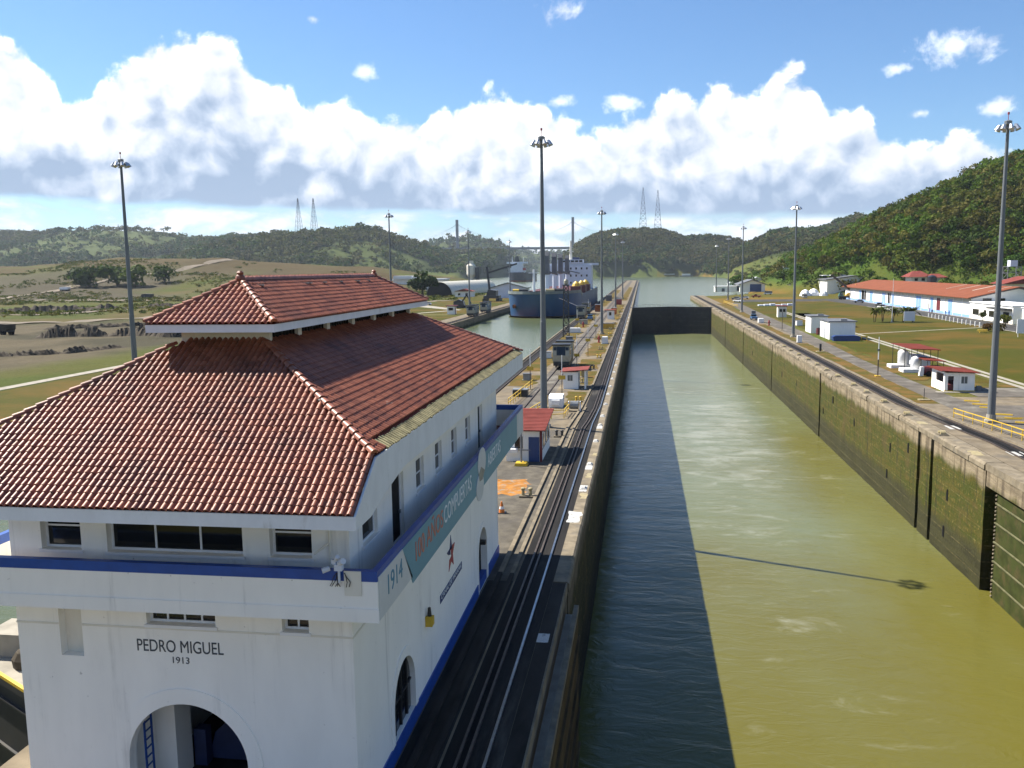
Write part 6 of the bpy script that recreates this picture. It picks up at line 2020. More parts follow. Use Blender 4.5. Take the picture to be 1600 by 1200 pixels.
m_ = MB(); m_.box(50.5, 65.2, 622, 632, 0, 3.6); m_.build('wall', 'white_wall', wl_); m_ = MB(); m_.box(50, 65.6, 621.5, 632.5, 3.605, 3.9); m_.build('roof', 'white_paint', wl_); m_ = MB(); m_.box(55, 57, 621.9, 622, .1, 2.4); m_.build('door', 'ship_grey', wl_)
for k, (x, y, sx, lb) in enumerate(((110, 714, 9, 'small white hut alone above the dry lawn'), (128, 760, 7, 'little white tent-like hut on the green slope foot'), (78, 760, 12, 'low white boathouse on the far shore near the lawn'), (98, 780, 8, 'grey-roofed shack among boats on the far shore'))):
    r = thing('hut', lb, 'hut', (x, y, 0)); z0 = float(max(H(x, y), 0)); m_ = MB(); m_.box(x - sx / 2, x + sx / 2, y - 4, y + 4, z0, z0 + 3.2); m_.build('wall', 'white_wall', r); m_ = MB(); m_.prism([(x - sx / 2 - .5, z0 + 3.2), (x, z0 + 4.8), (x + sx / 2 + .5, z0 + 3.2)], 'y', y - 4.5, y + 4.5); m_.build('roof', 'white_paint', r); m_ = MB(); m_.box(x - .7, x + .7, y - 4.1, y - 4, z0, z0 + 2.2); m_.build('door', 'ship_grey', r)
tp = thing('tarpaulin', 'white tarpaulin heap beside the grey van', 'tarpaulin', (97, 523, 0)); m_ = MB()
for cx, cy, r_ in ((93, 522, 3.2), (98, 524, 3.6), (103, 521, 2.6)):
    m_.lathe((cx, cy, 0.02), [(r_, 0), (r_ * .85, r_ * .5), (r_ * .5, r_ * .95), (0.2, r_ * 1.15)], 9)
m_.build('sheet', 'white_paint', tp)
fb = thing('flatbed', 'row of pale pallets laid on the dry lawn', 'pallets', (57.5, 394, 0)); m_ = MB()
for k in range(6):
    m_.box(50.5 + k * 2.5, 52.6 + k * 2.5, 392 + k * .3, 396, 0.05, 0.5 + (k % 3) * .2)
m_.build('pallet_boards', 'ship_white', fb); fb.children[0]['kind'] = 'stuff'

# house with a red hip roof on the slope, lattice tank tower
hs = thing('house', 'house with red hip roof at the foot of the wooded hill', 'house', (148, 494, 6))
m_ = MB(); m_.box(141, 157, 489, 500, 0, 10.6); m_.build('wall', 'cream_wall', hs)
m_ = MB(); m_.add([(139, 487, 10.5), (151, 487, 10.5), (151, 502, 10.5), (139, 502, 10.5), (143, 494.5, 13.6), (147, 494.5, 13.6)], [(0, 1, 5, 4), (1, 2, 5), (2, 3, 4, 5), (3, 0, 4), (3, 2, 1, 0)]); m_.build('roof', 'red_roof', hs)
m_ = MB(); m_.add([(149.5, 487.4, 10.1), (159, 487.4, 10.1), (159, 501, 10.1), (149.5, 501, 10.1), (152, 494, 12.0), (156, 494, 12.0)], [(0, 1, 5, 4), (1, 2, 5), (2, 3, 4, 5), (3, 0, 4), (3, 2, 1, 0)]); m_.build('roof', 'red_roof', hs)
for x in (142.5, 146, 152):
    m_ = MB(); m_.box(x, x + 1.6, 488.85, 489, 8.4, 9.8); m_.build('window', 'dark_glass', hs)
tw = thing('scaffold_tower', 'grey lattice tower with white cabin at the right edge below the hill', 'tower', (152, 392, 0))
tx, ty = 152.5, 392
for sx in (-2.6, 2.6):
    for sy in (-2.6, 2.6):
        m_ = MB(); m_.beam((tx + sx, ty + sy, 0), (tx + sx, ty + sy, 15.5), 0.3); m_.build('leg', 'metal_grey', tw)
for k in range(6):
    m_ = MB(); z = 2.6 * (k + 1)
    for s, q in (((-1, -1), (1, -1)), ((1, -1), (1, 1)), ((1, 1), (-1, 1)), ((-1, 1), (-1, -1))):
        m_.beam((tx + s[0] * 2.6, ty + s[1] * 2.6, z), (tx + q[0] * 2.6, ty + q[1] * 2.6, z), .16); m_.beam((tx + s[0] * 2.6, ty + s[1] * 2.6, z - 2.6), (tx + q[0] * 2.6, ty + q[1] * 2.6, z), .12)
    m_.build('bracing', 'metal_grey', tw)
m_ = MB(); m_.box(tx - 1.4, tx + 1.4, ty - 1.6, ty + 1.6, 15.6, 18.2); m_.build('cabin', 'ship_white', tw)
hb = thing('house', 'pale house with rusty roof at the right edge behind the workshop', 'house', (150, 372, 0)); m_ = MB(); m_.box(141, 160, 368, 380, 0, 9.0); m_.build('wall', 'cream_wall', hb); m_ = MB(); m_.prism([(139.5, 9.0), (161.5, 9.0), (150.5, 11.8)], 'y', 366.5, 381); m_.build('roof', 'red_roof', hb)
for x in (144, 149, 154):
    m_ = MB(); m_.box(x, x + 1.8, 367.9, 368, 6, 7.6); m_.build('window', 'dark_glass', hb)
wt_ = thing('water_tank', 'dark water tank above the far end of the workshop roof', 'tank', (124, 440, 0)); m_ = MB(); m_.lathe((136, 440, 7.5), [(2.0, 0), (2.0, 3.6), (1.2, 4.2), (0.4, 4.4)], 14); m_.build('vessel', 'body_dark', wt_)
for s in (-1.4, 1.4):
    for q in (-1.4, 1.4):
        m_ = MB(); m_.beam((136 + s, 440 + q, 0), (136 + s, 440 + q, 7.5), .25); m_.build('leg', 'lattice_steel', wt_)
for k in range(14):
    y = 299.1 - k * 3.65; x = 92.0 - k * 0.11
    m_ = MB(); m_.prism([(-0.12, 0), (0.12, 0), (0.12, 1.2), (0.0, 1.32), (-0.12, 1.2)], 'y', -.12, .12); o = m_.build('bollard', 'white_paint'); o.location = (x, y, 0.03); tag(o, 'white roadside post along the workshop road, %s from the far end' % ORD[k], 'bollard', 'white posts along the workshop road')
fp = thing('flagpole', 'thin white flagpole among the young palms', 'flagpole', (73.7, 273, 0)); m_ = MB(); m_.cyl((73.7, 273, 0), (73.7, 273, 13), .11, .05, n=8); m_.build('pole', 'white_paint', fp); m_ = MB(); m_.lathe((73.7, 273, 0), [(.5, 0), (.5, .25), (.2, .3)], 10); m_.build('base', 'concrete_light', fp)
mo = thing('notice_board', 'pale board standing beside the young palms', 'sign', (78.6, 272.5, 0)); m_ = MB(); m_.box(76.9, 80.0, 272.4, 272.6, .5, 3.3); m_.build('board', 'ship_white', mo)
for x in (77.2, 79.7):
    m_ = MB(); m_.cyl((x, 272.75, 0), (x, 272.75, 3.3), .06, n=6); m_.build('post', 'metal_grey', mo)
sg = thing('notice_board', 'white board on posts at the right edge of the lawn', 'sign', (87.5, 217, 0)); m_ = MB(); m_.box(86.2, 90, 216.9, 217.1, .9, 4.2); m_.build('board', 'white_paint', sg)
for x in (86.6, 89.6):
    m_ = MB(); m_.cyl((x, 217.2, 0), (x, 217.2, 4.2), .07, n=6); m_.build('post', 'white_paint', sg)
tb = thing('picnic_table', 'yellow picnic table at the lawn edge by the brown shrub', 'table', (83.9, 231, 0)); m_ = MB(); m_.box(82.8, 85.0, 230.6, 231.4, .7, .78); m_.build('top', 'yellow_paint', tb)
for dy_ in (-.75, .75):
    m_ = MB(); m_.box(82.8, 85, 231 + dy_ - .14, 231 + dy_ + .14, .42, .48); m_.build('bench', 'yellow_paint', tb)
for x in (83.2, 84.6):
    m_ = MB(); m_.box(x - .05, x + .05, 230.3, 231.7, .36, .42); m_.box(x - .05, x + .05, 230.9, 231.1, 0.02, .7); m_.build('leg', 'yellow_paint', tb)

# ------------------------------------------------------------------ buildings west of the locks
qh = thing('quonset_hut', 'long ribbed tin quonset hut behind the tiled roof', 'building', (-133, 650, 0))
m_ = MB(); n = 18; L0, L1 = Vector((-140, 598, 0)), Vector((-126, 705, 0))
dq = (L1 - L0).normalized(); sq = Vector((dq.y, -dq.x, 0))
rows_ = [L0 + dq * (t_ * 3.06) for t_ in range(36)]
m_.grid([[p + sq * ((9.6 + (0.22 if i % 2 else 0)) * math.cos(math.pi * k / n)) + Vector((0, 0, (9.4 + (0.22 if i % 2 else 0)) * math.sin(math.pi * k / n))) for k in range(n + 1)] for i, p in enumerate(rows_)])
q1 = m_.build('shell', 'quonset_tin', qh)
m_ = MB(); m_.add([L0 + dq * .4 + sq * (9.4 * math.cos(math.pi * k / n)) + Vector((0, 0, 9.2 * math.sin(math.pi * k / n))) for k in range(n + 1)], [tuple(range(n + 1))]); m_.build('end_wall', 'louvre_dark', qh)
wb = thing('office_building', 'white flat-roofed building with square dark openings left of the quonset hut', 'building', (-205, 790, 0))
m_ = MB(); m_.box(-226, -178, 782, 800, -1, 8.8); m_.build('wall', 'white_wall', wb); m_ = MB(); m_.box(-227, -177, 781, 801, 8.82, 10.2); m_.build('roof', 'white_paint', wb); m_ = MB(); m_.box(-225, -208, 779, 797, 10.22, 13); m_.build('penthouse', 'white_paint', wb)
for x in (-205, -193):
    m_ = MB(); m_.box(x, x + 7, 781.8, 782, 2.2, 7.8); m_.build('opening', 'void_dark', wb)
sm_ = thing('hut', 'small white hut with red-brown roof on the west lawn', 'hut', (-116, 566, 0)); m_ = MB(); m_.box(-121, -109, 562, 569, 0, 3.6); m_.build('wall', 'white_wall', sm_); m_ = MB(); m_.prism([(-121.5, 3.6), (-115, 5.2), (-108.5, 3.6)], 'y', 561, 570); m_.build('roof', 'red_roof', sm_)
for x in (-119, -114):
    m_ = MB(); m_.box(x, x + 1.6, 561.9, 562, 1.1, 2.4); m_.build('window', 'dark_glass', sm_)
sm_ = thing('hut', 'pale hut with brown roof below the quonset hut end', 'hut', (-98, 610, 0)); m_ = MB(); m_.box(-104, -96, 605, 612, 0, 4); m_.build('wall', 'cream_wall', sm_); m_ = MB(); m_.prism([(-104.5, 4), (-100, 5.8), (-95.5, 4)], 'y', 604, 613); m_.build('roof', 'red_roof', sm_); m_ = MB(); m_.box(-102, -99, 604.9, 605, .1, 2.5); m_.build('door', 'dark_red', sm_)
sm_ = thing('long_shed', 'pale gabled shed behind the dark crane', 'building', (-84, 545, 0)); m_ = MB(); m_.prism([(-92, -1), (-70, -1), (-70, 6), (-81, 9), (-92, 6)], 'y', 530, 548); m_.build('wall', 'ship_white', sm_); m_ = MB(); m_.prism([(-93, 5.8), (-81, 9.1), (-69, 5.8), (-69, 6.3), (-81, 9.6), (-93, 6.3)], 'y', 529, 549); m_.build('roof', 'deck_grey', sm_); m_ = MB(); m_.box(-74.5, -71, 529.9, 530, 0, 4); m_.build('door', 'void_dark', sm_)
sl = thing('silo', 'tall cream silo with platforms on the rise behind the quonset hut', 'silo', (-172, 880, 0)); m_ = MB(); m_.lathe((-172, 880, 2), [(3, 0), (3, 8), (4.8, 11), (4.8, 20), (2.5, 22), (2.5, 25)], 12); m_.build('body', 'cream_wall', sl)
m_ = MB(); m_.box(-167, -163, 876, 884, 0, 20); m_.build('elevator', 'lattice_steel', sl)
dm = thing('digger', 'dark digger on the dry lawn of the far lock wall', 'digger', (-83, 395, 0)); m_ = MB(); m_.box(-86, -80, 393, 397, 0, 1.2); m_.build('track', 'dark_metal', dm); m_ = MB(); m_.prism([(-85.5, 1.25), (-80.5, 1.25), (-81, 3), (-83, 4), (-85.5, 3)], 'y', 393.3, 396.7); m_.build('house', 'body_dark', dm); m_ = MB(); m_.beam((-82, 395, 2.5), (-79.5, 395, 6), .6); m_.beam((-79.5, 395, 6), (-77.5, 395, 2), .5); m_.build('arm', 'dark_metal', dm)

# ------------------------------------------------------------------ ships
def hull(mb, xc, y0, L, beam, z0, z1, fc, rake=5.0, bulb=8.0):
    """bluff bow at y0 facing the camera; returns deck outline"""
    st = [0, 1.0, 2.5, 5, 8, 12, 17, 24, 34, 60, L * .6, L - 14, L]
    hb = [0.9, 3.6, 6.6, 9.5, 11.8, 13.6, 14.8, 15.4, 15.5, 15.5, 15.5, 15.3, 13.0]
    k = beam / 31.0
    levels = [(z0, 0.0, 0.90, 1.0), (z0 + (z1 - z0) * .35, .35, .93, .72), (z0 + (z1 - z0) * .7, .7, .97, .35), (z1, 1, 1, 0.0)]
    rows = []
    for z, _, sc_, rk in levels:
        ring_ = []
        for s, b_ in zip(st, hb):
            f = min(1, s / 30)
            ring_.append((-(b_ * k) * (sc_ + (1 - sc_) * f), y0 + s + rake * rk * (1 - min(1, s / 40)), z + (fc(s) if z == z1 else 0)))
        full = [(xc + p[0], p[1], p[2]) for p in reversed(ring_)] + [(xc - p[0], p[1], p[2]) for p in ring_]
        rows.append(full)
    mb.grid(rows)
    return rows[-1]


sh_ = thing('cargo_ship', 'blue-hulled bulk carrier with grey deck cranes in the far chamber', 'ship', (-41.2, 440, WATER_UP))
m_ = MB(); top = hull(m_, -41.2, 350.5, 186, 31.0, WATER_UP - .3, 6.4, lambda s: 1.9 if s < 28 else 0.0); hu = m_.build('hull', 'hull_blue', sh_, True)
m_ = MB(); t2_ = hull(m_, -41.2, 350.45, 186.1, 31.15, WATER_UP - .32, WATER_UP + 0.75, lambda s: 0, 5.0); m_.build('boot_top', 'hull_red', hu)
half = len(top) // 2
m_ = MB(); m_.add([(p[0] * .999 - 41.2 * .001, p[1] + .1, p[2] - 1.1) for p in top], [tuple(range(len(top)))]); m_.build('deck', 'deck_grey', sh_)
m_ = MB()
for a, b_ in zip(top[:-1], top[1:]):
    if (a[1] + b_[1]) / 2 < 386:
        m_.beam((a[0], a[1] + .12, a[2] - .55), (b_[0], b_[1] + .12, b_[2] - .55), 0.22, 1.15)
m_.build('bulwark', 'deck_grey', sh_)
m_ = MB()
for k in range(5):
    m_.box(-50.5, -32, 392 + k * 23, 410 + k * 23, 5.4, 7.6)
hc = m_.build('hatch_covers', 'hatch_maroon', sh_); hc['kind'] = 'stuff'
for k, y in enumerate((384, 418, 450, 490)):
    m_ = MB(); m_.cyl((-41.2, y, 5.3), (-41.2, y, 15.5), 1.0, 0.95, 12); cr_ = m_.build('crane_post', 'ship_white', sh_)
    m_ = MB(); m_.prism([(y - 2.2, 15.5), (y + 2.2, 15.5), (y + 1.9, 23.0), (y + .8, 24.8), (y - .8, 24.8), (y - 1.9, 23.0)], 'x', -42.25, -40.15); m_.build('crane_house', 'ship_grey', cr_)
    m_ = MB(); m_.beam((-41.2, y + 2.2, 16.3), (-38.5 + (k % 2) * 3, y + 21, 14.6), 0.5, 0.5); m_.build('jib', 'ship_grey', cr_)
    m_ = MB(); m_.lathe((-41.2, y, 14.8), [(1.0, 0), (1.7, .3), (1.7, .8), (1.0, 1.0)], 12); m_.build('platform', 'ship_grey', cr_)
for k, (x, y) in enumerate(((-29.5, 400), (-29.0, 428), (-28.5, 452))):
    m_ = MB(); m_.box(x - 2.2, x + 2.2, y - 5, y + 5, 5.4, 9.4); g_ = m_.build('grab', 'hatch_maroon', sh_); m_ = MB(); m_.lathe((x, y, 9.4), [(2.0, 0), (1.5, 1.2), (0.5, 2.2)], 10); m_.build('grab_top', 'yellow_paint', g_)
m_ = MB(); m_.box(-53.5, -28.8, 510, 526, 5.4, 19.2); su = m_.build('superstructure', 'ship_white', sh_)
m_ = MB(); m_.box(-55.8, -25.0, 511, 520, 19.21, 20.4); m_.box(-48.6, -33.8, 510.2, 520, 20.41, 22.6); m_.build('bridge', 'ship_white', su)
m_ = MB()
for k in range(6):
    m_.box(-47.9 + k * 2.4, -46.1 + k * 2.4, 510.12, 510.2, 21.1, 22.1)
bw = m_.build('bridge_windows', 'dark_glass', su); bw['kind'] = 'stuff'
for r_ in range(3):
    for k in range(7):
        m_ = MB(); m_.box(-50.5 + k * 3.1, -49.6 + k * 3.1, 509.9, 510, 8.6 + r_ * 4.1, 9.8 + r_ * 4.1); m_.build('porthole', 'dark_glass', su)
m_ = MB(); m_.cyl((-41, 514, 22.6), (-41, 514, 33.5), .9, .5, 8); m_.box(-42.6, -39.4, 513.6, 514.4, 27, 27.5); m_.build('radar_mast', 'cream_wall', sh_)
m_ = MB(); m_.box(-45, -37, 524.5, 532, 8, 24); m_.build('funnel', 'dark_blue_steel', sh_)
m_ = MB(); m_.cyl((-44, 360, 7.0), (-44, 360, 17.2), .55, .45, 8); m_.box(-46.2, -41.8, 359.7, 360.3, 15.6, 15.9); m_.build('foremast', 'white_paint', sh_)
for x, y, s_, mt_ in ((-52.5, 366, 1.3, 'yellow_paint'), (-49.5, 367, 2.0, 'dark_metal'), (-38, 366, 1.8, 'pale_yellow'), (-33.5, 367, 1.8, 'dark_metal'), (-36, 371, 2.0, 'dark_metal')):
    m_ = MB(); m_.cyl((x - s_, y, 8.2), (x + s_, y, 8.2), .9, n=10); m_.box(x - s_ * .6, x + s_ * .6, y - .9, y + .9, 7.2, 7.9); m_.build('windlass', mt_, sh_)
m_ = MB(); m_.prism([(-52.9, 2.5), (-52.3, 2.9), (-51.6, 2.4), (-51.7, 1.6), (-52.3, 1.2), (-52.8, 1.6)], 'y', 357.6, 360.5); m_.build('anchor_pocket', 'rust', sh_)
m_ = MB(); m_.beam((-33, 352.5, 5.6), (-20.8, 311, 3.3), .09); tag(m_.build('tow_line', 'metal_grey'), 'pale tow line from the blue ship to the grey locomotive', 'rope')

s2_ = thing('cargo_ship', 'distant dark-hulled ship seen from astern beyond the blue ship', 'ship', (-200, 1450, WATER_UP))
m_ = MB(); top = hull(m_, -200, 1400, 170, 30, WATER_UP - .3, 13, lambda s: 0, 2.0); m_.build('hull', 'hull_navy', s2_, True)
m_ = MB(); m_.add([(p[0], p[1], p[2] - .6) for p in top], [tuple(range(len(top)))]); m_.build('deck', 'deck_grey', s2_)
m_ = MB(); hull(m_, -200, 1399.9, 170.2, 30.2, WATER_UP - .3, WATER_UP + 2.5, lambda s: 0, 2.0); m_.build('boot_top', 'hull_red', s2_)
m_ = MB(); m_.box(-213, -187, 1408, 1424, 12.4, 20); m_.box(-209, -191, 1409, 1422, 20.01, 27); m_.box(-217, -183, 1412, 1420, 27.01, 30); m_.build('superstructure', 'ship_white', s2_)
m_ = MB(); m_.prism([(-203.5, 30), (-196.5, 30), (-197.5, 39), (-202.5, 39)], 'y', 1411, 1419); m_.build('funnel', 'body_dark', s2_)
m_ = MB(); m_.cyl((-208, 1415, 30), (-208, 1415, 38), .5, n=6); m_.cyl((-190, 1415, 30), (-190, 1415, 37), .5, n=6); m_.build('mast', 'ship_white', s2_)
m_ = MB(); m_.box(-189, -184, 1399, 1400, 16, 20); m_.build('flag', 'red_paint', s2_)
tg = thing('tugboat', 'small white and dark tugboat far up the channel', 'boat', (4.2, 2250, WATER_UP)); m_ = MB(); m_.prism([(-6, WATER_UP - .3), (16, WATER_UP - .3), (18, WATER_UP + 4), (-8, WATER_UP + 4)], 'y', 2246, 2254); m_.build('hull', 'hull_navy', tg); m_ = MB(); m_.box(0, 10, 2247, 2253, WATER_UP + 4, WATER_UP + 11); m_.build('wheelhouse', 'white_paint', tg)
for x, y, w, lb in ((60, 1960, 34, 'low barge moored at the far shore left of center'), (95, 1930, 26, 'white houseboat at the far shore right of the barge')):
    bg = thing('barge', lb, 'boat', (x, y, WATER_UP)); m_ = MB(); m_.prism([(x - w / 2, WATER_UP - .3), (x + w / 2, WATER_UP - .3), (x + w / 2 + 1, WATER_UP + 2.5), (x - w / 2 - 1, WATER_UP + 2.5)], 'y', y - 4, y + 4); m_.build('hull', 'ship_grey', bg); m_ = MB(); m_.box(x - w / 3, x + w / 3, y - 3, y + 3, WATER_UP + 2.5, WATER_UP + 6); m_.build('cabin', 'white_paint', bg)

# ------------------------------------------------------------------ bridge and pylons
bg = thing('cable_stayed_bridge', 'distant cable-stayed bridge with two tall pylons across the cut', 'bridge', (-455, 3160, 0))
for x in (-667, -244.5):
    m_ = MB(); m_.box(x - 5.5, x + 5.5, 3154, 3168, 0, 101); m_.box(x - 4.4, x + 4.4, 3156, 3166, 101, 200.5); m_.build('pylon', 'bridge_grey', bg)
m_ = MB(); m_.prism([(-950, 94), (60, 85), (60, 93), (-950, 103)], 'y', 3150, 3172); m_.build('deck', 'bridge_grey', bg)
m_ = MB()
for x in (-667, -244.5):
    for k in range(1, 13):
        for s in (-1, 1):
            m_.beam((x, 3161, 198 - k * 1.5), (x + s * k * 17.2, 3161, 99), .16)
cbl = m_.build('stay_cables', 'bridge_grey', bg); cbl['kind'] = 'stuff'


def pylon(x, y, ztop, label):
    zb = float(H(x, y))
    hgt = ztop - zb
    r = thing('power_pylon', label, 'pylon', (x, y, zb), 'power pylons on the skyline')
    w0 = hgt * .095
    for s in (-1, 1):
        for q in (-1, 1):
            m_ = MB(); m_.beam((x + s * w0, y + q * w0, zb - 2), (x + s * .7, y + q * .7, ztop), 0.55); m_.build('leg', 'lattice_steel', r)
    m_ = MB()
    for k in range(9):
        z0, z1 = zb + hgt * k / 9, zb + hgt * (k + 1) / 9
        a, b_ = w0 + (.7 - w0) * k / 9, w0 + (.7 - w0) * (k + 1) / 9
        for q in (-1, 1):
            m_.beam((x - a, y + q * a, z0), (x + b_, y + q * b_, z1), .3); m_.beam((x + a, y + q * a, z0), (x - b_, y + q * b_, z1), .3); m_.beam((x - b_, y + q * b_, z1), (x + b_, y + q * b_, z1), .3)
    m_.build('bracing', 'lattice_steel', r)


def zpx(z, d0, d1):
    return CAM_Z + (z - CAM_Z) * d1 / d0


pylon(-764.4 * 2100 / 1900, 2100, zpx(182.6, 1900, 2100), 'left of the two lattice pylons on the left skyline')
pylon(-728.4 * 2100 / 1900, 2100, zpx(181.7, 1900, 2100), 'right of the two lattice pylons on the left skyline')
pylon(2.2 * 2290 / 1900, 2290, zpx(185.8, 1900, 2290), 'left of the two lattice pylons on the wooded hill past the lock')
pylon(33.0 * 2290 / 1900, 2290, zpx(179.7, 1900, 2290), 'right of the two lattice pylons on the wooded hill past the lock')

# ------------------------------------------------------------------ lock gates
def gate_leaf(name, label, a, b_, zb, zt, th, mat, nrib, rib_mat, side):
    a, b_ = Vector((a[0], a[1], 0)), Vector((b_[0], b_[1], 0))
    d = (b_ - a).normalized()
    nrm = Vector((d.y, -d.x, 0)) * side
    r = thing(name, label, 'lock gate', (a.x, a.y, zb), 'mitre gates of the locks')
    m_ = MB()
    c4 = [a, b_, b_ - nrm * th, a - nrm * th]
    m_.add([(p.x, p.y, zb) for p in c4] + [(p.x, p.y, zt) for p in c4], [(0, 3, 2, 1), (4, 5, 6, 7), (0, 1, 5, 4), (1, 2, 6, 5), (2, 3, 7, 6), (3, 0, 4, 7)])
    m_.build('leaf', mat, r)
    for k in range(nrib):
        z = zb + (zt - zb) * (k + .5) / nrib
        m_ = MB(); m_.beam(a + nrm * .06 + Vector((0, 0, z)), b_ + nrm * .06 + Vector((0, 0, z)), .12, .10); m_.build('girder', rib_mat, r)
    return r, nrm


CX = (XL + XR) / 2
g1, _ = gate_leaf('mitre_gate', 'left leaf of the dark closed gate across the far end of the chamber', (XL + .02, GATE_Y), (CX, GATE_Y + 8.5), -14, 0.2, 2.0, 'gate_steel', 8, 'gate_steel', 1)
g2, _ = gate_leaf('mitre_gate', 'right leaf of the dark closed gate across the far end of the chamber', (CX + .02, GATE_Y + 8.5), (XR - .02, GATE_Y), -14, 0.2, 2.0, 'gate_steel', 8, 'gate_steel', 1)
for g, a, b_ in ((g1, (XL, GATE_Y + .3), (CX, GATE_Y + 8.8)), (g2, (CX, GATE_Y + 8.8), (XR, GATE_Y + .3))):
    m_ = MB()
    for k in range(9):
        p = Vector((a[0] + (b_[0] - a[0]) * k / 8, a[1] + (b_[1] - a[1]) * k / 8, .2)); m_.cyl(p, p + Vector((0, 0, 1.1)), .05, n=5)
    for z in (.75, 1.3):
        m_.beam((a[0], a[1], z), (b_[0], b_[1], z), .08)
    m_.build('handrail', 'metal_grey', g)
g3, _ = gate_leaf('mitre_gate', 'mossy gate leaf folded into the recess of the right wall', (XR + .32, 20), (XR + .32, 77.2), -14, -2.25, 1.6, 'gate_mossy', 7, 'gate_rib', -1)
m_ = MB(); m_.box(XR + .3, XR + 2.2, 20, 77.2, -2.2, -2.1); m_.build('walkway', 'wood_fender', g3)
m_ = MB()
for z in np.arange(-12, -2.4, .34):
    m_.box(XR + .22, XR + .34, 77.06, 77.24, float(z), float(z) + .13)
tl = m_.build('seal_teeth', 'kerb_concrete', g3); tl['kind'] = 'stuff'
m_ = MB()
for y in np.arange(40, 77, 2.4):
    m_.cyl((XR + .35, float(y), -2.1), (XR + .35, float(y), -1.1), .04, n=5)
for z in (-1.1, -1.6):
    m_.box(XR + .31, XR + .39, 38, 76.8, z - .04, z + .04)
m_.build('handrail', 'ship_white', g3)
g4, _ = gate_leaf('mitre_gate', 'wooden-faced gate leaf folded into the center wall below the tow track', (XL + .62, 14), (XL + .62, 45.2), -14, -1.6, 1.7, 'wood_fender', 6, 'wood_fender', 1)
m_ = MB(); m_.box(XL - .9, XL + .5, 14, 45.2, -1.58, -1.45); m_.build('walkway', 'concrete_light', g4)
m_ = MB(); m_.beam((XL + .55, 22, -1.0), (XL + .55, 45, -1.0), .25, .35); m_.build('fender_beam', 'kerb_concrete', g4)
g5, _ = gate_leaf('mitre_gate', 'dark gate leaf with yellow-edged walkway left of the control house', (-41.6, 38.5), (XC - .02, 28.6), -14, -0.2, 2.2, 'gate_steel', 6, 'gate_steel', -1) if False else gate_leaf('mitre_gate', 'dark gate leaf with yellow-edged walkway left of the control house', (-41.6, 40.5), (XC - .02, 29.6), -14, -0.2, 2.2, 'gate_steel', 6, 'gate_steel', 1)
m_ = MB(); m_.beam((-41.6, 40.3, -.1), (XC, 29.4, -.1), .16, .14); m_.build('walkway_edge', 'yellow_paint', g5)
m_ = MB(); m_.add([(-41.6, 40.5, -.19), (XC, 29.6, -.19), (XC, 32.2, -.19), (-41.6, 43.1, -.19)], [(0, 1, 2, 3)]); m_.build('walkway', 'concrete_light', g5)
mc = thing('gate_machine', 'brown and dark gate machinery on the walkway left of the control house', 'machine', (-27.6, 34, 0))
m_ = MB(); m_.lathe((-27.2, 33.6, -.18), [(.6, 0), (.65, .4), (.45, .7), (.2, .8)], 10); m_.build('drum', 'brown_earth', mc); m_ = MB(); m_.box(-29.8, -27.8, 34.2, 36, -.18, .9); m_.build('housing', 'concrete_light', mc); m_ = MB(); m_.beam((-28.5, 35, 1.0), (-25, 33.2, 1.25), .3); m_.build('arm', 'dark_metal', mc)

# ------------------------------------------------------------------ people outside the workshop
def person(x, y, cloth, label, rz):
    r = thing('person', label, 'person', (x, y, 0.03), 'people outside the workshop')
    me = bpy.data.meshes.new('body')
    V_ = [(0, 0, .92), (0, 0, 1.15), (0, 0, 1.38), (0, 0, 1.5), (0, .01, 1.62), (0, .01, 1.74), (-.1, 0, .86), (-.11, .06, .48), (-.11, .0, .08), (.1, 0, .86), (.11, -.08, .48), (.11, -.12, .08), (-.2, 0, 1.38), (-.26, .03, 1.1), (-.25, .12, .86), (.2, 0, 1.38), (.26, .0, 1.1), (.25, .1, .88), (-.11, .14, .04), (.11, .02, .04)]
    R_ = [.14, .14, .15, .06, .095, .08, .1, .075, .05, .1, .075, .05, .07, .05, .04, .07, .05, .04, .04, .04]
    E_ = [(0, 1), (1, 2), (2, 3), (3, 4), (4, 5), (0, 6), (6, 7), (7, 8), (0, 9), (9, 10), (10, 11), (2, 12), (12, 13), (13, 14), (2, 15), (15, 16), (16, 17), (8, 18), (11, 19)]
    me.from_pydata(V_, E_, [])
    ob = bpy.data.objects.new('body', me)
    COL.objects.link(ob)
    md = ob.modifiers.new('skin', 'SKIN')
    for k, rr_ in enumerate(R_):
        me.skin_vertices[0].data[k].radius = (rr_, rr_)
    me.skin_vertices[0].data[0].use_root = True
    ob.modifiers.new('sub', 'SUBSURF').levels = 1
    me.materials.append(MATS[cloth])
    ob.parent = r
    m_ = MB(); m_.lathe((0, 0.01, 1.60), [(.085, 0), (.10, .08), (.095, .16), (.05, .2)], 10); h_ = m_.build('head', 'skin'); h_.parent = r
    m_ = MB(); m_.lathe((0, -.01, 1.70), [(.108, 0), (.105, .07), (.05, .125)], 10); h2 = m_.build('hair', 'cloth_dark'); h2.parent = r
    r.rotation_euler = (0, 0, rz)


try:
    person(100.2, 325, 'cloth_purple', 'person in purple standing before the dark red workshop door', 1.6)
    person(101.0, 311, 'cloth_blue', 'person in blue outside the workshop, nearer to the annex', -1.2)
    person(100.6, 306.5, 'cloth_blue', 'person in blue nearest to the white annex', 0.6)
    person(99.0, 318.5, 'cloth_dark', 'person in dark clothes by the blue workshop door', 2.5)
except Exception as ex_:
    print('person', ex_)


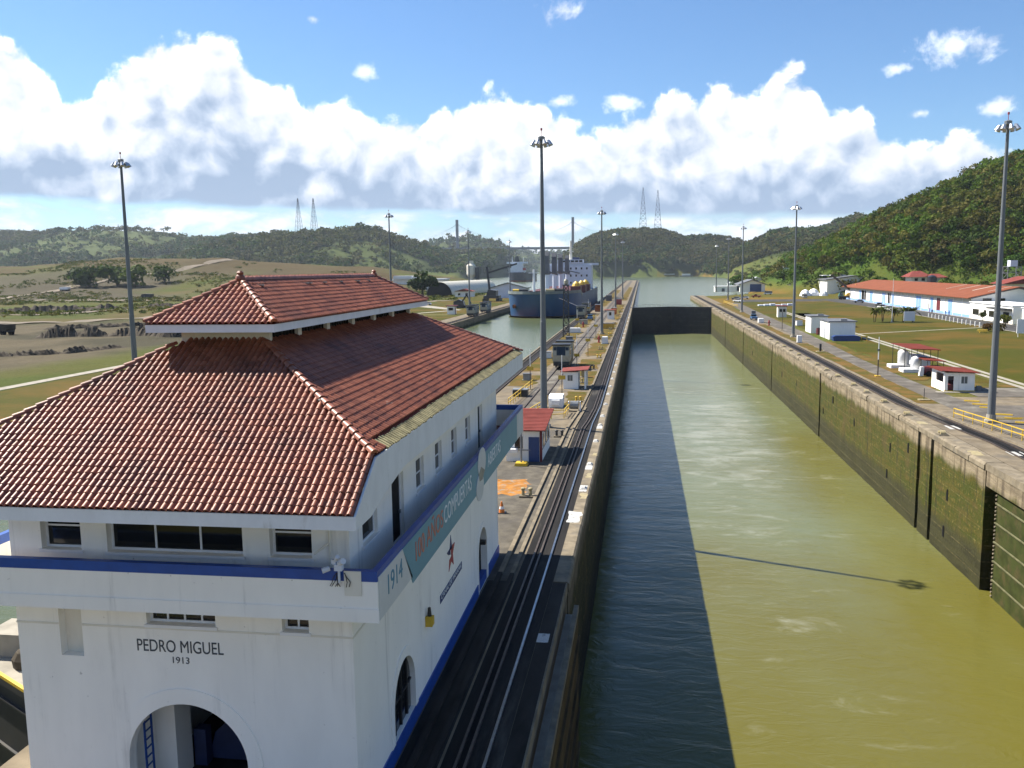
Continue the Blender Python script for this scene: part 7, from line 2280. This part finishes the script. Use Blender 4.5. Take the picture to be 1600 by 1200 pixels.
# ------------------------------------------------------------------ odds and ends along the walls
def bitt(x, y, label, mat='yellow_paint'):
    r = thing('mooring_bitt', label, 'mooring bitt', (x, y, 0), 'mooring bitts on the center wall')
    m_ = MB(); m_.box(x - .55, x + .55, y - .35, y + .35, 0.01, .14); m_.build('base', 'kerb_concrete', r)
    for s in (-.28, .28):
        m_ = MB(); m_.lathe((x + s, y, .14), [(.13, 0), (.12, .4), (.18, .45), (.18, .55), (.1, .6)], 10); m_.build('post', mat, r)


for k, y in enumerate((64, 88, 112, 131, 149, 168, 186, 207, 226, 246, 270, 292, 318, 344, 372, 402)):
    bitt(-8.55 + (k % 3) * .25, y, 'double mooring bitt on the center wall, %s from the control house' % ORD[k], ('pale_yellow', 'dark_metal', 'yellow_paint')[k % 3])
for k, (x, y, sx, sy, sz, mt_, lb) in enumerate(((-17.6, 134, 1.2, .9, 1.0, 'loco_body', 'grey locker on the dry grass left of the rails'), (-18.4, 168, 2.2, 1.4, 1.2, 'tank_white', 'white box on the dry grass left of the towing locomotive'),
        (-9.0, 138, .8, .8, 1.1, 'pale_yellow', 'small yellowish pillar box beyond the porch kiosk'), (-9.4, 252, 3.2, 2.0, 1.5, 'crane_yellow', 'yellow machine box near the third center mast'),
        (-16.8, 205, 1.6, 1.2, 1.3, 'ship_grey', 'grey transformer box before the lattice tower'), (-17.8, 272, 2.4, 1.6, 1.4, 'loco_cream', 'cream cabinet behind the lattice tower'),
        (-10.2, 330, 2.0, 3.0, 2.4, 'orange_paint', 'orange container on the center wall in the distance'), (-16.9, 352, 3.0, 4.0, 2.8, 'rust', 'brown container on the center wall in the distance'),
        (-10.6, 420, 2.6, 3.4, 2.6, 'body_red', 'red container near the far end of the center wall'), (-17.2, 470, 3.0, 6.0, 3.0, 'ship_grey', 'grey container far down the center wall'),
        (45.2, 262, 1.6, 2.4, 1.4, 'tank_white', 'white box on the lawn edge past the sheds'), (39.2, 318, 1.4, 1.4, 1.5, 'ship_grey', 'grey cabinet beside the right access road'))):
    r = thing('equipment_box', lb, 'cabinet', (x, y, 0)); m_ = MB(); m_.box(x - sx / 2, x + sx / 2, y - sy / 2, y + sy / 2, .1, sz); m_.build('body', mt_, r); m_ = MB(); m_.box(x - sx / 2 - .08, x + sx / 2 + .08, y - sy / 2 - .08, y + sy / 2 + .08, sz + .002, sz + .09); m_.build('lid', 'ship_grey', r)
    m_ = MB(); m_.box(x - sx / 2 - .15, x + sx / 2 + .15, y - sy / 2 - .15, y + sy / 2 + .15, .015, .1); m_.build('plinth', 'concrete_light', r)


# ------------------------------------------------------------------ vegetation
def leaf_cloud(C, R, nleaf, size, lobes=5, seed=1, up=0.25):
    """leaf quads for many crowns at once; C (n,3) centres, R (n,3) radii"""
    g = np.random.default_rng(seed)
    n = len(C)
    d = g.normal(size=(n, lobes, 3))
    d /= np.linalg.norm(d, axis=-1, keepdims=True)
    d[..., 2] = d[..., 2] * .7 + up
    lob = d * 0.58
    pick = g.integers(0, lobes, size=(n, nleaf))
    lc = np.take_along_axis(lob, pick[..., None].repeat(3, -1), 1)
    e = g.normal(size=(n, nleaf, 3))
    e /= np.linalg.norm(e, axis=-1, keepdims=True)
    e[..., 2] = np.where(e[..., 2] < -.3, -e[..., 2], e[..., 2])
    rr = 0.46 * g.uniform(.75, 1.08, size=(n, nleaf, 1))
    local = lc + e * rr
    p = C[:, None] + local * R[:, None]
    nrm = e + g.normal(size=e.shape) * .55
    nrm /= np.linalg.norm(nrm, axis=-1, keepdims=True)
    a = np.cross(nrm, g.normal(size=nrm.shape))
    a /= np.linalg.norm(a, axis=-1, keepdims=True)
    b = np.cross(nrm, a)
    s = (size if np.isscalar(size) else np.asarray(size)[:, None, None]) * g.uniform(.6, 1.25, size=(n, nleaf, 1))
    s2 = s * g.uniform(.5, .9, size=s.shape)
    q = np.stack([p - a * s - b * s2 * .3, p + b * s2 - a * s * .1, p + a * s + b * s2 * .2, p - b * s2 + a * s * .15], 2)
    v = q.reshape(-1, 3)
    f = np.arange(len(v)).reshape(-1, 4)
    return v, f, nleaf * 4


def tints(n, pal, seed):
    g = np.random.default_rng(seed)
    pal = np.array(pal)
    c = pal[g.integers(0, len(pal), n)] * g.uniform(.75, 1.25, (n, 1))
    return c


GREENS = [(0.062, 0.112, 0.016), (0.080, 0.125, 0.018), (0.048, 0.092, 0.016), (0.105, 0.122, 0.022), (0.125, 0.112, 0.034), (0.085, 0.135, 0.016), (0.118, 0.100, 0.040)]
FARG = [(0.046, 0.078, 0.020), (0.058, 0.092, 0.022), (0.076, 0.088, 0.026), (0.090, 0.082, 0.034), (0.040, 0.070, 0.018)]


def in_view(x, y, pad=0.05):
    a = np.arctan2(x, y)
    return (a > -0.70 - pad) & (a < 0.42 + pad)


def forest(name, label, n, xr, yr, keep, rad_, nleaf, size, pal, seed):
    g = np.random.default_rng(seed)
    x = g.uniform(*xr, n)
    y = g.uniform(*yr, n)
    z = H(x, y)
    k = keep(x, y, z, g.random(n)) & in_view(x, y) & (z > 0.8)
    x, y, z = x[k], y[k], z[k]
    r = g.uniform(*rad_, len(x))
    R = np.stack([r, r, r * g.uniform(.75, 1.1, len(x))], -1)
    C = np.stack([x, y, z + R[:, 2] * .55], -1)
    v, f, per = leaf_cloud(C, R, nleaf, r * size, seed=seed)
    pt = fbm(x, y, rad_[1] * 7, seed + 5)
    tc_ = tints(len(x), pal, seed + 1) * (0.55 + 0.95 * pt)[:, None]
    br_ = sst(fbm(x, y, rad_[1] * 14, seed + 9), .52, .62)[:, None] * 0.55
    tc_ = tc_ * (1 - br_) + np.array([[0.110, 0.088, 0.036]]) * br_
    t_ = np.repeat(tc_, per, 0)
    o = np_mesh(name, v, f, 'foliage', tint=t_)
    struct(o, 'stuff', label)
    return o


def slope_cover(x, y, z, u):
    n2 = fbm(x, y, 18, 22)
    return (u < np.where(z + (n2 - .5) * 22 > 15, 1.0, 0.16)) & (y < 760)


forest('hillside_forest', 'mixed green and brown woodland covering the near right hill', 5200, (100, 330), (395, 780), slope_cover, (3.6, 8.0), 150, .12, GREENS, 31)
forest('hillside_scrub', 'low bright green scrub on the lower slope of the right hill', 7000, (98, 330), (395, 640), lambda x, y, z, u: (z < 24) & (u < .5) & (fbm(x, y, 26, 44) > .42), (0.9, 2.0), 26, .24, [(0.085, 0.13, 0.02), (0.11, 0.15, 0.03), (0.06, 0.09, 0.02)], 33)
forest('far_forest', 'hazy forest on the ridges along the left skyline', 16000, (-2500, -380), (1650, 2750), lambda x, y, z, u: (z > 6) & (u < np.where(fbm(x, y, 240, 62) < .56, 1, .16)), (7, 14), 26, .27, FARG, 35)
forest('far_forest', 'forest on the hills past the lock, right of the bridge', 11000, (-215, 560), (1560, 2420), lambda x, y, z, u: (z > .8) & (u < np.where((fbm(x, y, 140, 61) > .40) | (y < 2080), 1, .45)), (6, 11), 30, .28, FARG + [(0.10, 0.085, 0.04)], 37)
forest('far_forest', 'forest on the ridge beyond the bridge', 2600, (-1250, 0), (3100, 4950), lambda x, y, z, u: (z > 6), (12, 20), 16, .36, FARG, 39)
forest('shore_scrub', 'scrub and bushes along the right shore', 900, (60, 260), (640, 1500), lambda x, y, z, u: (u < .6), (2.2, 4.5), 36, .22, GREENS, 41)
forest('plain_scrub', 'green bushes scattered over the rough plain at left', 5200, (-620, -100), (190, 900), lambda x, y, z, u: (fbm(x, y, 55, 71) > .545) & ~((x > -330) & (y < 262)), (0.9, 2.4), 30, .24, [(0.075, 0.095, 0.02), (0.10, 0.115, 0.025), (0.05, 0.075, 0.018)], 43) if False else None


def plain_scrub():
    g = np.random.default_rng(43)
    n = 16000
    x = g.uniform(-640, -108, n); y = g.uniform(180, 900, n)
    k = (fbm(x, y, 55, 71) > .53) & ~((x > -330) & (y < 262)) & in_view(x, y)
    x, y = x[k], y[k]
    z = H(x, y)
    r = g.uniform(.8, 2.2, len(x))
    R = np.stack([r * 1.3, r * 1.3, r * .8], -1)
    v, f, per = leaf_cloud(np.stack([x, y, z + .3], -1), R, 26, r * .26, seed=44)
    o = np_mesh('plain_scrub', v, f, 'foliage', tint=np.repeat(tints(len(x), [(0.085, 0.10, 0.02), (0.12, 0.125, 0.03), (0.055, 0.078, 0.018), (0.15, 0.12, 0.04)], 45), per, 0))
    struct(o, 'stuff', 'green bushes scattered over the rough plain at left')


plain_scrub()


def tree(x, y, r_, h, pal, label, seed, z=None, name='broadleaf_tree', nleaf=420, group=None, cat='tree'):
    z = float(max(H(x, y), 0)) if z is None else z
    t_ = thing(name, label, cat, (x, y, z), group)
    m_ = MB(); m_.cyl((x, y, z - .3), (x + .1, y, z + h * .55), r_ * .09, r_ * .05, 7)
    for k in range(4):
        a = k * 1.6 + seed
        m_.cyl((x + .07, y, z + h * (.35 + .05 * k)), (x + r_ * .5 * math.cos(a), y + r_ * .5 * math.sin(a), z + h * .68), r_ * .045, r_ * .02, 6)
    m_.build('trunk', 'bark', t_)
    v, f, per = leaf_cloud(np.array([[x, y, z + h - r_ * .9]]), np.array([[r_, r_, r_ * .95]]), nleaf, r_ * .13, lobes=9, seed=seed)
    o = np_mesh('crown', v - np.array([x, y, z]), f, 'foliage', tint=np.repeat(tints(1, pal, seed), len(v), 0), parent=t_)
    return t_


tree(-141, 555, 10.0, 17, [(0.042, 0.072, 0.016)], 'round dark green tree behind the tiled roof corner', 3, nleaf=900)
for k, (x, y, r_, h, c, lb) in enumerate(((-468, 690, 15, 19, (0.045, 0.07, 0.02), 'dark tree, leftmost of the clump on the far left plain'), (-448, 700, 16, 22, (0.05, 0.078, 0.02), 'tall dark tree in the middle of the far left clump'),
                                          (-428, 695, 14, 18, (0.085, 0.115, 0.025), 'bright green tree, right end of the far left clump'), (-488, 705, 12, 13, (0.05, 0.07, 0.02), 'low bushy tree left of the far left clump'),
                                          (-416, 720, 12, 14, (0.06, 0.09, 0.02), 'low tree behind the left mast'))):
    tree(x, y, r_, h, [c], lb, 50 + k, group='trees of the far left clump', nleaf=500)
for k, (x, y, r_, h, c, lb) in enumerate(((86.8, 235.4, 1.7, 2.2, (0.14, 0.07, 0.03), 'brown-orange shrub beside the yellow picnic table'), (90.2, 237.5, 1.8, 1.9, (0.10, 0.075, 0.03), 'brown shrub just right of the orange shrub'),
                                          (97.5, 253.0, 1.8, 3.4, (0.10, 0.105, 0.02), 'yellow-green shrub before the annex, right of the mast'), (93.5, 225, 1.2, 1.4, (0.06, 0.06, 0.02), 'small dark shrub near the white board'),
                                          (100.3, 277, 1.3, 2.8, (0.04, 0.055, 0.018), 'small dark clipped tree before the annex windows'), (130, 505, 6.5, 9.5, (0.05, 0.10, 0.02), 'bright green tree in front of the red-roofed house'),
                                          (72, 690, 7, 11, (0.06, 0.11, 0.02), 'bright green tree on the shore behind the boat hall'), (84, 700, 6, 9, (0.05, 0.08, 0.02), 'dark tree beside the bright tree behind the boat hall'))):
    tree(x, y, r_, h, [c], lb, 70 + k, name='shrub' if h < 4 else 'broadleaf_tree', nleaf=420, cat='shrub' if h < 4 else 'tree')


def palm(x, y, h, label, seed):
    g = random.Random(seed)
    t_ = thing('palm_tree', label, 'palm', (x, y, 0.03), 'young palms on the lawn')
    for k in range(3):
        dx_, dy_ = g.uniform(-.8, .8), g.uniform(-.8, .8)
        m_ = MB(); m_.cyl((x + dx_ * .3, y + dy_ * .3, 0), (x + dx_, y + dy_, h * .62), .10, .06, 6); m_.build('trunk', 'bark', t_)
        m_ = MB()
        for j in range(18):
            a = j * 2.4 + g.random()
            L_ = g.uniform(1.9, 2.9)
            pp_ = Vector((x + dx_, y + dy_, h * .62))
            d_ = Vector((math.cos(a), math.sin(a), g.uniform(.1, 2.6))).normalized()
            s_ = d_.cross(Vector((0, 0, 1))).normalized()
            prev = (pp_, .12)
            for q in range(5):
                d_ = (d_ + Vector((0, 0, -.27))).normalized()
                nx = prev[0] + d_ * (L_ / 5)
                w_ = (.20, .26, .24, .16, .03)[q]
                m_.add([prev[0] - s_ * prev[1], prev[0] + s_ * prev[1], nx + s_ * w_ - Vector((0, 0, w_ * .4)), nx, nx - s_ * w_ - Vector((0, 0, w_ * .4))], [(0, 1, 2, 3), (0, 3, 4)])
                prev = (nx, w_ * .8)
        o = m_.build('crown', 'foliage', t_)
        a_ = o.data.attributes.new('tint', 'FLOAT_COLOR', 'POINT')
        cc = np.ones((len(o.data.vertices), 4), dtype=np.float32); cc[:, :3] = (0.105, 0.125, 0.026); a_.data.foreach_set('color', cc.ravel())


for k, (x, y, h, lb) in enumerate(((69.2, 275, 5.2, 'leftmost of the young palms on the lawn'), (72.4, 278, 5.4, 'second young palm from the left on the lawn'), (74.6, 275.5, 5.0, 'young palm just right of the flagpole'),
                                   (77.6, 276, 5.4, 'young palm above the pale board, left of two'), (80.4, 275.5, 5.2, 'rightmost of the young palms on the lawn'))):
    palm(x, y, h, lb, 90 + k)

# utility poles up the right slope
for k, (x, y, h, lb) in enumerate(((118, 655, 11, 'thin utility pole on the green slope, leftmost'), (140, 620, 11, 'thin utility pole on the green slope above the warehouse'), (146, 480, 10, 'thin utility pole behind the workshop roof'))):
    z = float(max(H(x, y), 0)); r = thing('utility_pole', lb, 'pole', (x, y, z)); m_ = MB(); m_.cyl((x, y, z - .5), (x, y, z + h), .16, .11, 6); m_.build('shaft', 'bark', r); m_ = MB(); m_.beam((x - 1.1, y, z + h - .8), (x + 1.1, y, z + h - .8), .14); m_.build('crossarm', 'bark', r)

# dirt roads over the left plain, following the ground
def ground_ribbon(name, path, w, mat, lift=.12):
    m_ = MB(); pts_ = []
    for a, b_ in zip(path[:-1], path[1:]):
        n = max(2, int(math.hypot(b_[0] - a[0], b_[1] - a[1]) / 4))
        pts_ += [(a[0] + (b_[0] - a[0]) * k / n, a[1] + (b_[1] - a[1]) * k / n) for k in range(n)]
    pts_.append(path[-1])
    L_, R_ = [], []
    rows = []
    for i, p in enumerate(pts_):
        q = pts_[min(i + 1, len(pts_) - 1)]; o = pts_[max(i - 1, 0)]
        d_ = Vector((q[0] - o[0], q[1] - o[1], 0)).normalized(); s_ = Vector((d_.y, -d_.x, 0)) * (w / 2 * (1 + .15 * math.sin(i * .7)))
        row = []
        for t_ in (-1, -.33, .33, 1):
            x, y = p[0] + s_.x * t_, p[1] + s_.y * t_
            row.append((x, y, float(H(x, y)) + lift))
        rows.append(row)
    m_.grid(rows)
    return struct(m_.build(name, mat, smooth=True))


ground_ribbon('dirt_road', [(-330, 250), (-250, 286), (-200, 330), (-150, 420), (-110, 500)], 11, 'dirt_road', .35)
ground_ribbon('dirt_road', [(-620, 420), (-470, 572), (-480, 698), (-440, 900)], 9, 'dirt_road', .5)
ground_ribbon('dirt_road', [(-330, 340), (-260, 380), (-230, 420)], 8, 'dirt_road', .4)
ground_ribbon('dirt_road', [(-420, 560), (-300, 545), (-200, 560), (-150, 600)], 9, 'dirt_road', .5)


def berm(path, w, h, seed, label):
    g = random.Random(seed)
    m_ = MB(); rows = []
    n = 60
    tot = []
    for a, b_ in zip(path[:-1], path[1:]):
        tot += [(a[0] + (b_[0] - a[0]) * k / n, a[1] + (b_[1] - a[1]) * k / n) for k in range(n)]
    for i, p in enumerate(tot):
        e_ = min(1, i / 5, (len(tot) - 1 - i) / 5)
        hh = h * e_ * (.35 + .9 * float(vnoise(i * 1.0, seed * 9.0, 5.5, 17))) + g.uniform(-.05, .05)
        q = tot[min(i + 1, len(tot) - 1)]; o = tot[max(0, i - 1)]
        d_ = Vector((q[0] - o[0], q[1] - o[1], 0)).normalized(); s_ = Vector((d_.y, -d_.x, 0))
        row = []
        for t_, k_ in ((-1, -.2), (-.55, .45), (-.15, 1), (.2, .9), (.6, .4), (1, -.2)):
            x, y = p[0] + s_.x * w * t_ * (.8 + .5 * float(vnoise(i * 1.0, t_ * 3 + 20, 4.0, 19))), p[1] + s_.y * w * t_
            row.append((x, y, float(H(x, y)) + hh * k_ * g.uniform(.6, 1.3) + g.uniform(-.22, .22) * (k_ > 0)))
        rows.append(row)
    m_.grid(rows)
    struct(m_.build('earth_bank', 'brown_earth'), 'structure', label)


berm([(-176, 232), (-150, 240), (-132, 228), (-122, 236)], 2.4, 2.4, 3, 'dark ragged bank of dug earth')
berm([(-196, 262), (-160, 285), (-132, 290)], 1.8, 1.4, 4, 'low ragged bank of dug earth')
berm([(-150, 158), (-135, 172), (-122, 192)], 1.8, 1.2, 5, 'low heap of dark spoil')
berm([(-330, 395), (-260, 420), (-190, 440)], 4, 3.0, 6, 'dark earth bank across the plain')

# ------------------------------------------------------------------ air
hz = MB()
hz.box(-5200, 3600, -3000, 6200, -24, 330)
me = bpy.data.meshes.new('haze')
hm = bpy.data.materials.new('haze')
hm.use_nodes = True
hm.node_tree.nodes.clear()
HT = NT(hm.node_tree)
pv = HT.n('ShaderNodeVolumePrincipled')
pv.inputs['Color'].default_value = (0.74, 0.85, 1.0, 1)
pv.inputs['Density'].default_value = 0.000048
pv.inputs['Anisotropy'].default_value = 0.15
ho = HT.n('ShaderNodeOutputMaterial')
HT.link(pv.outputs[0], ho.inputs['Volume'])
MATS['haze'] = hm
ob = hz.build('haze', 'haze')
struct(ob, 'stuff', 'thin bluish haze over the whole canal')

for o in bpy.data.objects:
    if '_base' in o:
        del o['_base']
